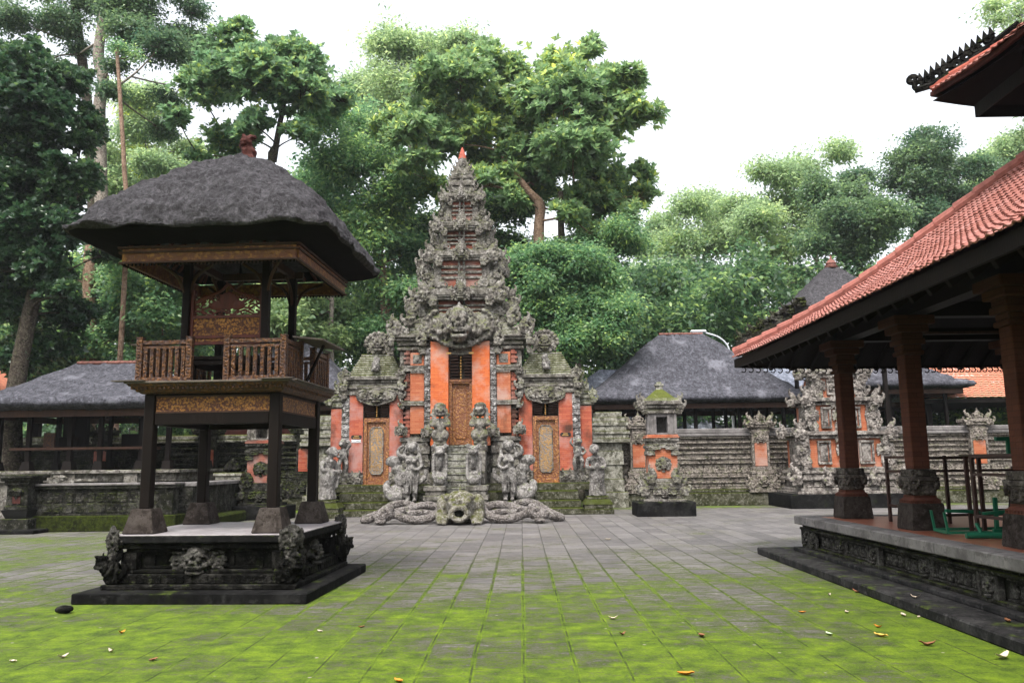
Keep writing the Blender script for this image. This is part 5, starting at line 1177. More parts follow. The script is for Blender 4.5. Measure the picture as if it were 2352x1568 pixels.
# ---------------------------------------------------------------- low enclosure in front of the left hall
root = thing('parapet', 'low dark mossy parapet with a carved scroll panel, in front of the left hall', 'low wall', (-11.3, 21.9, 0))
m = MB(); m.box(-12.6, -8.9, 21.55, 22.25, 0, .4, .02); m.build('mossy_foot', M_['moss'], root)
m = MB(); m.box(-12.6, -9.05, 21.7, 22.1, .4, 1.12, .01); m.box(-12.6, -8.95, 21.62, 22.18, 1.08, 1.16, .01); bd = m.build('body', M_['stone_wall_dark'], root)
m = MB(); m.box(-12.6, -8.95, 21.58, 22.22, 1.162, 1.22, .012); m.build('coping', M_['slab_grey'], root)
m = MB(); frieze(m, -12.45, -9.4, .46, 1.0, 21.69, .025, .27); m.build('carved_panel', M_['stone_wall_dark'], bd)
root = thing('parapet', 'low mossy parapet running back from the timber pavilion to a lotus pillar', 'low wall', (-8.85, 24, 0))
m = MB(); m.box(-9.5, -8.3, 22.25, 26.2, 0, .3, .05); m.build('mossy_foot', M_['moss'], root)
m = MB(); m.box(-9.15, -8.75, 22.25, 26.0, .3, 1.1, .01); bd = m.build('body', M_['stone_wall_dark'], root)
m = MB(); m.box(-9.3, -8.65, 22.22, 26.0, 1.1, 1.2, .012); m.build('coping', M_['slab_grey'], root)
root = thing('lotus_pillar', 'mossy square pillar with a stone lotus bud, at the end of the parapet', 'pillar', (-9.15, 26.4, 0))
m = MB(); stack(m, -9.15, 26.4, [(0, .45, .4, .4), (.45, .62, .32, .32), (.62, 1.1, .27, .27), (1.1, 1.2, .33, .33), (1.2, 1.32, .4, .4), (1.32, 1.42, .45, .45)]); m.build('shaft', M_['stone_mossy'], root)
m = MB()
for k in range(8):
    a = k * math.pi / 4
    for r, z, sz in ((.24, 1.55, .1), (.15, 1.66, .09)): m.tube([(-9.15 + .05 * math.cos(a), 26.4 + .05 * math.sin(a), z - .1), (-9.15 + r * math.cos(a), 26.4 + r * math.sin(a), z), (-9.15 + r * .9 * math.cos(a), 26.4 + r * .9 * math.sin(a), z + .12)], [.08, sz, .02], 7)
m.lump((-9.15, 26.4, 1.66), (.14, .14, .2)); V, F = remesh(m, .022, .01); MB().add(V, F).build('lotus', M_['stone_dark'], root, True)
root = thing('gate_pillar', 'squat dark pillar with flat mossy cap at the left end of the parapet', 'pillar', (-12.9, 21.6, 0))
m = MB(); stack(m, -12.9, 21.6, [(0, .36, .42, .42), (.58, .68, .3, .3), (.68, 1.2, .27, .27), (1.2, 1.3, .32, .32), (1.3, 1.38, .38, .38), (1.38, 1.46, .44, .44)]); m.stamp(FLAME, (-12.9, 21.3, 1.1), (.4, .3, -.3)); m.build('shaft', M_['stone_wall_dark'], root)
m = MB(); m.loft(-12.9, 21.6, [(.36, .26, .26), (.4, .28, .28), (.56, .34, .34), (.58, .35, .35)]); m.build('bowl', M_['black'], root)
m = MB(); m.box(-12.9 - .1, -12.9 + .1, 21.315, 21.33, .74, .94); m.build('brick_panel', M_['terracotta_dark'], root)
o_ = MB().box(-20, -12.15, 20.9, 21.6, 0, .1, .02).build('step', M_['slab_dark']); tag(o_, 'low dark stone step along the left edge of the paving', 'step')
# round stones beside the parapet
for (px, py, r, lab, mt) in ((490, 1180, .17, 'round dark stone pot behind the pavilion platform', 'stone_dark'), (448, 1182, .13, 'flat pale stone lying beside the round pot', 'slab_grey'), (148, 1404, .075, 'small dark rock lying on the moss left of the pavilion plinth', 'stone_dark')):
    p = ground_at(px, py + 4); m = MB(); m.lump((0, 0, r * .75), (r * (1 if r > .15 else 1.4), r, r * (.95 if r > .15 else .6))); V, F = remesh(m, r * .12, r * .12, 8 / (r * 8)); V = V + p; o_ = MB().add(V - [0, 0, V[:, 2].min()], F).build('stone_pot' if r > .15 else 'rock', M_[mt], None, True); tag(o_, lab, 'pot' if r > .15 else 'rock')

# street lamp behind the grey hall
root = thing('street_lamp', 'pale street lamp on a curved arm above the grey hall roof', 'street lamp', (10.6, 41.5, 0))
m = MB(); m.tube([(10.6, 41.5, 0), (10.6, 41.5, 6.6)] , [.08, .06], 10); m.tube(smooth_path([(10.6, 41.5, 6.5), (10.55, 41.5, 7.25), (10.1, 41.4, 7.75), (9.35, 41.2, 7.98)], 5), .045, 8); m.build('pole', M_['lamp_metal'], root)
m = MB(); m.box(8.6, 9.4, 41.08, 41.34, 7.98, 8.12, .05); m.build('lamp_head', M_['lamp_metal'], root)
m = MB(); m.box(8.66, 9.2, 41.11, 41.31, 7.955, 7.985, .01); m.build('lens', M_['white'], root)
# ---------------------------------------------------------------- the tiled pavilion on the right
def tile_field(m, P0, eu, ev, nrm, width, length, inside, tw=.125, tl=.165):
    """overlapping wavy clay tiles laid on a slope: P0 corner, eu along the eave, ev up the slope"""
    P0 = np.array(P0); nu = int(width / tw); nv = int(length / tl); prof = [(0, 0), (.12, .014), (.3, .02), (.48, .014), (.6, .002), (.8, -.003), (1.0, 0)]
    r = random.Random(5)
    for j in range(nv):
        for i in range(nu):
            if not inside((i + .5) * tw, (j + .5) * tl): continue
            dx = r.uniform(-.006, .006); dz = r.uniform(-.004, .004); V = []
            for v, lift in ((-.05, .036), (-.05, .018), (tl, .004)):
                for a, h in prof:
                    u = (i + a) * tw + dx; V.append(P0 + eu * u + ev * (j * tl + v) + nrm * (h + lift + dz))
            k = len(prof); m.add(V, [(q, q + 1, k + q + 1, k + q) for q in range(k - 1)][::1] + [(q, q + 1, 2 * k + q + 1, 2 * k + q) for q in range(k - 1)])
def wantilan():
    root = thing('tiled_pavilion', 'open pavilion with red clay tile roof and brick columns on a raised platform', 'pavilion', (8.0, 9.0, 0))
    b = lambda n, m, mt, p=root, sm=False: m.build(n, M_[mt], p, sm)
    m = MB(); m.box(4.06, 16, -16, 14.72, 0, .115, .015); b('step', m, 'slab_step')
    m = MB(); m.box(4.52, 16, -16, 14.2, .115, .175, .01); b('kerb', m, 'slab_step')
    m = MB(); m.box(4.72, 16, -16, 14.05, .175, .52); m.box(4.62, 16, -16, 14.13, .46, .5, .008); m.box(4.66, 16, -16, 14.1, .50, .545, .008); m.box(4.64, 16, -16, 14.1, .175, .22, .008)
    bs = b('base', m, 'stone_wall_dark')
    ys = [13.98, 11.35, 8.62, 5.9, 3.2, .5]
    for y in ys:
        m = MB(); m.box(4.655, 4.74, y - .2, y + .1, .22, .46, .008); m.box(4.64, 4.7, y - .24, y - .19, .22, .46); m.box(4.64, 4.7, y + .09, y + .14, .22, .46); m.stamp(FACE, (4.65, y - .05, .32), (.24, .2, .24), -math.pi / 2); m.stamp(SCROLL, (4.66, y - .05, .43), (.22, .4, .1), -math.pi / 2)
        if y > 13: m.stamp(FACE, (4.64, y - .42, .31), (.24, .2, .22), -math.pi / 2); m.stamp(FACE, (4.9, 14.12, .32), (.24, .2, .24), math.pi)
        b('carved_pier', m, 'stone_mask', bs)
    for a, c in zip(ys[:-1], ys[1:]):
        m = MB(); mid = (a + c) / 2 - .03; y0, y1 = c + .2, a - .3 - (.3 if a > 13 else 0)
        m.box(4.69, 4.74, y0, y1, .235, .25); m.box(4.69, 4.74, y0, y1, .425, .44)
        q = MB(); n = max(2, int((y1 - y0) / .17))
        for i in range(n): q.stamp(SCROLL, (4.715, y0 + (i + .5) * (y1 - y0) / n, .335), (.17, .22, .16), -math.pi / 2, mirror=i % 2 == 0)
        q.stamp(FACE, (4.68, (y0 + y1) / 2, .335), (.26, .22, .24), -math.pi / 2); m.merge(q); b('carved_panel', m, 'stone_mask', bs)
    m = MB()
    y = 14.2; r = random.Random(2)
    while y > -15: m.box(4.56, 4.88, y - .995, y - .002, .547, .68, .012); y -= 1.0
    x = 4.882
    while x < 15: m.box(x, x + .995, 13.88, 14.2, .547, .68, .012); x += 1.0
    b('edge_slab', m, 'slab_grey')
    m = MB(); m.box(4.88, 16, -16, 13.88, .5, .675); b('floor', m, 'floor_tile')
    # columns
    def sagz(V):     # the slopes hang in a gentle curve
        t = np.minimum(V[:, 0] - 3.95, 15.04 - V[:, 1]); V = V.copy(); V[:, 2] += np.where((t > 0) & (t < 4.2), -.15 * np.sin(math.pi * np.clip(t, 0, 4.2) / 2.75) * np.where(t > 2.75, .8, 1), 0); return V
    def sag(m): m.V = [sagz(v) for v in m.V]; return m
    def column(x, y):
        m = MB(); m.loft(x, y, [(.676, .225, .225), (.70, .23, .23), (1.0, .205, .205), (1.02, .2, .2)]); c = b('column', m, 'footing')
        m = MB(); m.loft(x, y, [(1.02, .185, .185), (1.06, .185, .185), (1.09, .15, .15), (1.12, .15, .15)])
        for k in range(7): t = -.18 + k * .06; m.box(x + t * .85 - .018, x + t * .85 + .018, y - .2, y - .18, 1.02, 1.06); m.box(x - .2, x - .18, y + t * .85 - .018, y + t * .85 + .018, 1.02, 1.06)
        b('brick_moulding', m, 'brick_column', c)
        m = MB(); stack(m, x, y, [(1.12, 1.3, .15, .15), (1.3, 1.36, .19, .19), (1.36, 1.46, .165, .165)])
        for rz in (0, math.pi / 2, -math.pi / 2, math.pi):
            d = (math.sin(rz), -math.cos(rz)); m.stamp(SCROLL, (x + d[0] * .155, y + d[1] * .155, 1.23), (.26, .3, .2), rz); m.stamp(FACE_LOW, (x + d[0] * .16, y + d[1] * .16, 1.22), .15, rz)
            e = (math.sin(rz + .785), -math.cos(rz + .785)); m.stamp(KARANG, (x + e[0] * .2, y + e[1] * .2, 1.26), .18, rz + .785)
        b('carved_collar', m, 'collar_stone', c)
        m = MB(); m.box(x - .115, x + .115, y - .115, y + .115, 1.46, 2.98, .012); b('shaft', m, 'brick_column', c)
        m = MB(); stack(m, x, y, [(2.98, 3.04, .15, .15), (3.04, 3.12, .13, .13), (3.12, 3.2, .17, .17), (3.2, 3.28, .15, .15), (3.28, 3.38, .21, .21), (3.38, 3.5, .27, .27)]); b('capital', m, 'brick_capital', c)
    for x in (5.28, 8.1, 10.9):
        for y in (13.5, 11.2, 8.75, 6.2): 
            column(x, y)
    # beams and ceiling
    m = MB()
    for x in (5.32, 8.1, 10.9): m.box(x - .12, x + .12, -14, 13.62, 3.5, 3.72)
    for y in (13.5, 11.2, 8.75, 6.2): m.box(5.2, 14, y - .1, y + .1, 3.505, 3.7)
    b('beam', m, 'wood_dark')
    m = MB(); m.box(5.45, 13, 12.2, 12.24, 3.42, 3.46); m.box(8.3, 10.7, 13.46, 13.5, 3.44, 3.47); b('batten', m, 'wood_brown')
    # lower roof: left slope and back slope meeting on the hip
    x0, y1, ze, sl = 3.95, 15.04, 3.34, .675; run = 3.6; W = math.hypot(1, sl)
    lift = lambda d: .05 * max(0, 1 - d / 3.2) ** 2
    m = MB(); ev = np.array([1, 0, sl]) / W; nr = np.array([-sl, 0, 1]) / W
    tile_field(m, (x0 - .04, y1, ze + .06), np.array([0, -1., 0]), ev, nr, 29, run * W, lambda u, v: u > v / W + .02)
    ev2 = np.array([0, -1, sl]) / W; nr2 = np.array([0, sl, 1]) / W
    tile_field(m, (x0, y1 + .04, ze + .06), np.array([1., 0, 0]), ev2, nr2, 10, run * W, lambda u, v: u > v / W + .02)
    V, F = m.arrays(); d = np.hypot(V[:, 0] - x0, V[:, 1] - y1); V[:, 2] += .05 * np.clip(1 - d / 3.2, 0, None) ** 2; m = sag(MB().add(V, F))
    rf = b('lower_roof', m, 'tile', root, False)
    m = MB(); ns = 40
    def slope_sheet(off, mt, nm, ins=0.0):
        m = MB(); V = []; F = []
        rows = [0] + [run * q / 9 for q in range(1, 10)]; ys_ = [0, .5, 1, 1.6, 2.3, 3.2, 6, 29]
        for sgn in (0, 1):
            base = len(V)
            for u in ys_:
                for t in rows:
                    uu = max(u, t); p = np.array([x0 + ins + t, y1 - ins - uu, ze + sl * (t + ins) + off]) if sgn == 0 else np.array([x0 + ins + uu, y1 - ins - t, ze + sl * (t + ins) + off])
                    p[2] += .05 * max(0, 1 - math.hypot(p[0] - x0, p[1] - y1) / 3.2) ** 2; V.append(p)
            nr_ = len(rows)
            for a in range(len(ys_) - 1):
                for c in range(nr_ - 1): q = base + a * nr_ + c; F.append((q, q + 1, q + nr_ + 1, q + nr_))
        m.add(V, F); return b(nm, sag(m), mt)
    slope_sheet(.03, 'wood_dark', 'roof_boarding'); slope_sheet(-.09, 'wood_dark', 'soffit', .02)
    m = MB()                                   # eaves fascia following the upturned corner
    pts = [(x0 - .01, y1 - u, ze - .04 + lift(u)) for u in np.concatenate([np.linspace(0, 3.4, 14), [29]])]
    for a, c in zip(pts[:-1], pts[1:]): m.bar(a, c, .05, .15)
    pts2 = [(x0 + u, y1 + .01, ze - .04 + lift(u)) for u in np.concatenate([np.linspace(0, 3.4, 14), [10]])]
    for a, c in zip(pts2[:-1], pts2[1:]): m.bar(a, c, .05, .15)
    fs = b('fascia', m, 'wood_dark')
    m = MB()
    for pl in (pts, pts2):
        for a, c in zip(pl[:-1], pl[1:]):
            a, c = np.array(a), np.array(c); L = np.linalg.norm(c - a); n = max(1, int(L / .1))
            if pl is pts: continue
            for k in range(n):
                p = a + (c - a) * (k + .5) / n + [0, -.25, -.14]; m.tube([p + np.array([.042 * math.cos(t), 0, .042 * math.sin(t)]) for t in np.linspace(-2.6, 2.2, 8)], .011, 5); m.box(p[0] - .05, p[0] + .05, p[1] - .01, p[1] + .01, p[2] + .035, p[2] + .075)
    b('openwork_fringe', m, 'wood_dark', fs)
    m = MB()                                   # rafters under the eaves
    for k in range(44): y = y1 - .6 - k * .38; t = min(run, y1 - y); m.bar((x0 + .06, y, ze - .12 + lift(y1 - y)), (x0 + t, y, ze + sl * t - .12), .06, .08)
    for k in range(24): x = x0 + .6 + k * .38; t = min(run, x - x0); m.bar((x, y1 - .06, ze - .12 + lift(x - x0)), (x, y1 - t, ze + sl * t - .12), .06, .08)
    sag(m); b('rafter', m, 'wood_dark')
    # hip ridge: overlapping half-round tiles on a mortar bed, ending in a carved crest
    m = MB(); n = 17
    for k in range(n):
        t0, t1 = k / n * run, (k + 1.12) / n * run; a = np.array([x0 + t0, y1 - t0, ze + sl * t0 + .12 + .05 * max(0, 1 - t0 * 1.414 / 3.2) ** 2]); c = np.array([x0 + t1, y1 - t1, ze + sl * t1 + .12 + .05 * max(0, 1 - t1 * 1.414 / 3.2) ** 2]); m.tube([a + [0, 0, .05], c + [0, 0, .03]], [.1, .085], 10)
    b('hip_tiles', sag(m), 'terracotta_hip', rf)
    m = MB(); m.bar((x0 + .06, y1 - .02, ze + .3), (x0 + 1.2, y1 - .98, ze + sl * 1.1 + .2), .14, .22)
    for k in range(6): m.stamp(KARANG, (x0 + .1 + k * .17, y1 + .05 - k * .12, ze + .48 + .125 * k), .19 - .012 * k, R_(-20), mirror=True); m.stamp(SCROLL, (x0 + .2 + k * .17, y1 + .03 - k * .12, ze + .5 + .125 * k), (.22, .5, .2), R_(-40))
    b('hip_crest', sag(m), 'stone_wall_dark', rf)
    # upper roof
    X0, Y1, ZE = 6.56, 12.42, 7.0; run2 = 3.2
    m = MB(); tile_field(m, (X0 - .04, Y1, ZE + .06), np.array([0, -1., 0]), ev, nr, 26, run2 * W, lambda u, v: u > v / W + .02, tw=.15, tl=.25); tile_field(m, (X0, Y1 + .04, ZE + .06), np.array([1., 0, 0]), ev2, nr2, 8, run2 * W, lambda u, v: u > v / W + .02, tw=.15, tl=.25)
    V, F = m.arrays(); d = np.hypot(V[:, 0] - X0, V[:, 1] - Y1); V[:, 2] += .25 * np.clip(1 - d / 2.6, 0, None) ** 2; ur = b('upper_roof', MB().add(V, F), 'tile')
    m = MB(); V = []; F = []
    L2 = lambda p: .25 * max(0, 1 - math.hypot(p[0] - X0, p[1] - Y1) / 2.6) ** 2
    for off in (.03, -.08):
        for sgn in (0, 1):
            base = len(V); us = [0, .4, .8, 1.3, 1.9, 2.6, 6, 26]; rows = [0, .8, 1.8, run2]
            for u in us:
                for t in rows:
                    uu = max(u, t); p = np.array([X0 + t, Y1 - uu, ZE + sl * t + off]) if sgn == 0 else np.array([X0 + uu, Y1 - t, ZE + sl * t + off]); p[2] += L2(p); V.append(p)
            for a in range(len(us) - 1):
                for c in range(3): q = base + a * 4 + c; F.append((q, q + 1, q + 5, q + 4))
    m.add(V, F); b('upper_soffit', m, 'wood_dark')
    m = MB()
    for a, c in zip(np.linspace(0, 2.6, 9)[:-1], np.linspace(0, 2.6, 9)[1:]):
        m.bar((X0, Y1 - a, ZE + .03 + L2((X0, Y1 - a))), (X0, Y1 - c, ZE + .03 + L2((X0, Y1 - c))), .05, .06); m.bar((X0 + a, Y1, ZE + .03 + L2((X0 + a, Y1))), (X0 + c, Y1, ZE + .03 + L2((X0 + c, Y1))), .05, .06)
    m.bar((X0, Y1 - 2.6, ZE + .03), (X0, -13.5, ZE + .03), .05, .06); m.bar((X0 + 2.6, Y1, ZE + .03), (X0 + 8, Y1, ZE + .03), .05, .06); b('upper_fascia', m, 'terracotta_dark')
    m = MB()
    m.box(X0 + .42, X0 + 8, Y1 - .46, Y1 - .43, ZE - .3, ZE - .12); m.box(X0 + .4, X0 + .43, -13.5, Y1 - .43, ZE - .3, ZE - .1)
    b('upper_frieze', m, 'wood_dark')
    m = MB(); m.box(X0 + .9, X0 + 9, -15, Y1 - .9, ze + sl * run - .25, ZE + .5); b('clerestory', m, 'wood_dark')
    m = MB(); m.box(15.0, 15.3, -15, 12.0, .68, 6); m.box(5.3, 15.0, -14.6, -14.3, .68, 5.0); b('light_blocking_wall', m, 'brick_column')  # unseen walls added to keep daylight out of the pavilion interior
    m = MB(); r = random.Random(1)             # crest of openwork scrolls on the upturned corner
    D_ = np.array([.78, -.58, 0]); D_ /= np.linalg.norm(D_); o = np.array([X0 - .22, Y1 + .12, ZE + .42])
    Q = lambda t, h: o + D_ * t + np.array([0, 0, h])
    m.tube([Q(.02, -.02), Q(.3, .0), Q(.8, .2), Q(1.5, .62)], [.05, .06, .06, .04], 6)
    for t, h, rr in ((.0, .17, .055), (.08, .05, .06), (.24, .1, .05), (.34, .12, .07), (.5, .18, .06), (.64, .22, .055), (.78, .3, .06), (.92, .38, .05), (1.1, .48, .05)): m.tube([Q(t + rr * math.cos(a), h + rr * math.sin(a)) for a in np.linspace(0, 6.0, 12)], .045, 5)
    for k in range(13): t = .12 + k * .085; m.tube([Q(t, .06 + t * .42), Q(t - .02, .2 + t * .42)], [.06, .006], 5)
    b('upper_crest', m, 'stone_dark', ur)
    m = MB(); n = 15
    for k in range(n):
        t0, t1 = k / n * run2, (k + 1.1) / n * run2; m.tube([(X0 + t0, Y1 - t0, ZE + sl * t0 + .13 + L2((X0 + t0, Y1 - t0))), (X0 + t1, Y1 - t1, ZE + sl * t1 + .12 + L2((X0 + t1, Y1 - t1)))], [.08, .07], 9)
    b('upper_hip_tiles', m, 'terracotta', ur)
wantilan()

# brown steel railings standing between the columns
def railing(label, posts, rails, loc):
    root = thing('railing', label, 'railing', loc)
    for x, y in posts: m = MB(); m.box(x - .022, x + .022, y - .022, y + .022, .676, 1.64, .004); m.build('rail_post', M_['brown_metal'], root)
    for a, c in rails: m = MB(); m.bar(a, c, .036); m.build('rail', M_['brown_metal'], root)
railing('brown steel railing from the far-left column to the middle column', [(5.5, 12.65)], [((5.5, 12.67, z), (5.4, 11.37, z)) for z in (1.62, 1.42, .92)], (5.45, 12.0, .676))
railing('brown steel railing between the middle column and the near column', [(5.52, 10.3), (5.56, 9.1)], [((5.52, 10.32, z), (5.6, 8.98, z)) for z in (1.62, 1.4, .9)], (5.54, 9.7, .676))
railing('long brown steel railing running deep across the pavilion floor', [(6.1, 12.1), (7.6, 12.25), (9.1, 12.3)], [((5.5, 12.0, z), (10.6, 12.4, z)) for z in (1.6, 1.42, .86, .8)], (8.0, 12.2, .676))
root = thing('metal_frame', 'green painted tube frame lying on the pavilion floor beside the middle column', 'metal frame', (5.6, 10.5, .676))
m = MB(); A = [(5.22, 10.75, .71), (5.15, 10.28, .71), (6.2, 10.2, .71), (6.3, 10.85, .71)]
for a, c in zip(A, A[1:] + A[:1]): m.bar(a, c, .035)
for a in A[:2]: m.bar(a, (a[0] - .03, a[1], .95), .025)
m.bar((5.3, 10.6, .95), (6.5, 10.75, .88), .04); m.bar((5.75, 10.3, .71), (5.76, 10.3, 1.12), .04); m.bar((6.3, 10.85, .71), (6.32, 10.85, 1.0), .04); m.bar((5.6, 10.3, .93), (5.9, 10.3, .96), .06, .03); m.build('frame', M_['green_metal'], root)
root = thing('metal_frame', 'thick green tube lying across the front of the pavilion floor', 'metal frame', (5.5, 9.78, .676))
m = MB(); m.tube([(5.12, 9.82, .715), (5.95, 9.7, .715)], .036, 10); m.bar((5.3, 9.8, .72), (5.27, 9.86, .85), .03); m.bar((5.85, 9.72, .72), (5.8, 9.9, .84), .03); m.bar((5.45, 9.85, .77), (5.9, 9.86, .74), .03); m.build('tube', M_['green_metal'], root)
root = thing('metal_frame', 'green bar laid along the top of the railing at the right edge', 'metal frame', (6.4, 10.4, 1.78))
m = MB(); m.bar((5.95, 10.5, 1.83), (7.2, 10.6, 1.83), .05); m.bar((6.1, 10.5, 1.64), (6.1, 10.5, 1.82), .04); m.bar((6.9, 10.55, 1.64), (6.9, 10.55, 1.82), .04); m.build('bar', M_['green_metal'], root)
m = MB(); m.box(5.6, 7.2, 10.35, 10.75, 1.62, 1.645, .006); q = MB()
root = thing('table', 'thin brown board on steel legs under the green bar', 'table', (6.4, 10.5, .676)); m.build('tabletop', M_['wood_grey'], root)
for x, y in ((5.66, 10.4), (7.1, 10.4), (5.66, 10.7), (7.1, 10.7)): q = MB(); q.box(x - .02, x + .02, y - .02, y + .02, .676, 1.62); q.build('leg', M_['brown_metal'], root)
# ---------------------------------------------------------------- trees
def leaf_mesh(name, lobes, n, L, wd, mode, seed, mat, flat=.7, zmin=None):
    """lobes: (x,y,z,r). n clusters; each a rosette of broad leaves or a spray of small ones, spread through the lobes' volume"""
    g = np.random.default_rng(seed); l0 = np.array(lobes, float); sub_ = []
    for q in l0:        # every lobe breaks up into uneven smaller clumps
        for k in range(9 if mode == 'fine' else 7):
            v = g.normal(size=3); v /= np.linalg.norm(v); v[2] = v[2] * .75 + .1; rr = q[3] * g.uniform(.28, .55); sub_.append((*(q[:3] + v * q[3] * g.uniform(.35, .85)), rr))
        sub_.append((*q[:3], q[3] * .5))
    lb = np.array(sub_); pr = lb[:, 3] ** 2; pr = pr / pr.sum(); n0 = len(l0); lb = np.concatenate([lb, l0]); p0 = l0[:, 3] ** 2; pr = np.concatenate([pr * .58, p0 / p0.sum() * .42])
    n = int(n * 2.2); idx = g.choice(len(lb), n, p=pr); d = g.normal(size=(n, 3)); d /= np.linalg.norm(d, axis=1)[:, None]
    d[:, 2] = np.where((d[:, 2] < -.6) & (g.random(n) < .5), -d[:, 2] * .6, d[:, 2])
    rad = np.where(idx >= len(lb) - n0, .15 + .8 * g.random(n) ** .7, .3 + .7 * g.random(n) ** .6) * (1 + .2 * g.normal(size=n))
    # break each lobe into tufts with gaps between
    pp = lb[idx, :3] + d * (lb[idx, 3] * rad)[:, None]; tuft = np.array([mnoise.noise(Vector(q * .8)) + .6 * mnoise.noise(Vector(q * 1.9)) for q in pp])
    keep = tuft > (-.34 if mode == 'rosette' else -.16) - .16 * g.random(n); idx, d, rad = idx[keep], d[keep], rad[keep]; n = len(idx)
    if mode == 'fine': rad = np.where(g.random(n) < .1, rad * 1.3, rad)
    c = lb[idx, :3] + d * (lb[idx, 3] * rad)[:, None] * np.array([1, 1, flat])
    wr = float(np.median(l0[:, 3])); c = c + np.array([tuple(mnoise.noise_vector(Vector(q / wr * .75))) for q in c]) * wr * .5 * np.array([1, 1, .7])
    ltone = g.uniform(-.2, .2, len(lb))[idx]
    k = 8 if mode == 'rosette' else 16
    axis = d * .55 + np.array([0, 0, .75]) + .35 * g.normal(size=(n, 3)); axis /= np.linalg.norm(axis, axis=1)[:, None]
    ref = np.where(np.abs(axis[:, 2:3]) < .9, np.array([[0, 0, 1.]]), np.array([[1., 0, 0]])); u = np.cross(axis, ref); u /= np.linalg.norm(u, axis=1)[:, None]; v = np.cross(axis, u)
    N = n * k; ax = np.repeat(axis, k, 0); uu = np.repeat(u, k, 0); vv = np.repeat(v, k, 0); cc = np.repeat(c, k, 0)
    j = np.tile(np.arange(k), n); az = j * 2.4 + np.repeat(g.random(n) * 6.28, k) + .3 * g.normal(size=N)
    if mode == 'rosette':
        el = R_(8) + R_(60) * (j / k) + .18 * g.normal(size=N); base = cc
        dirv = (uu * np.cos(az)[:, None] + vv * np.sin(az)[:, None]) * np.cos(el)[:, None] + ax * np.sin(el)[:, None]
        ln = L * (.75 + .5 * g.random(N)); wv = wd * (.8 + .4 * g.random(N)); droop = .12
        tone = .5 * g.random(N) + .45 * (j / k) ** 1.5 * np.repeat(.4 + .6 * g.random(n), k) + .1 + .8 * np.repeat(ltone, k)
    else:
        sp = L * 2.6; off = g.normal(size=(N, 3)) * np.array([1, 1, .45]) * sp * .6; base = cc + off
        dirv = g.normal(size=(N, 3)) * np.array([1, 1, .5]) + np.repeat(d, k, 0) * .6 + np.array([0, 0, -.1]); dirv /= np.linalg.norm(dirv, axis=1)[:, None]
        ln = L * (.6 + .7 * g.random(N)); wv = wd * (.7 + .6 * g.random(N)); droop = .2
        tone = .55 * g.random(N) + .35 * np.repeat(g.random(n), k) + np.repeat(ltone, k) + .05
    side = np.cross(dirv, ax + .5 * g.normal(size=(N, 3))); side /= (np.linalg.norm(side, axis=1)[:, None] + 1e-6); nr = np.cross(side, dirv)
    if zmin is not None: base[:, 2] = np.maximum(base[:, 2], zmin)
    P0 = base; P1 = base + dirv * (ln * .5)[:, None] + side * (wv * .5)[:, None] + nr * (ln * .05)[:, None]; P3 = base + dirv * (ln * .5)[:, None] - side * (wv * .5)[:, None] + nr * (ln * .05)[:, None]
    P2 = base + dirv * ln[:, None] - np.array([0, 0, 1]) * (ln * droop)[:, None]
    V = np.stack([P0, P1, P2, P3], 1).reshape(-1, 3).astype(np.float32)
    me = bpy.data.meshes.new(name); me.vertices.add(N * 4); me.vertices.foreach_set('co', V.ravel()); me.loops.add(N * 4); me.loops.foreach_set('vertex_index', np.arange(N * 4, dtype=np.int32))
    me.polygons.add(N); me.polygons.foreach_set('loop_start', np.arange(0, N * 4, 4, dtype=np.int32)); me.polygons.foreach_set('loop_total', np.full(N, 4, np.int32))
    a = me.attributes.new('tone', 'FLOAT', 'FACE'); a.data.foreach_set('value', np.clip(tone, 0, 1).astype(np.float32)); me.update(); me.validate(); me.materials.append(mat); return me

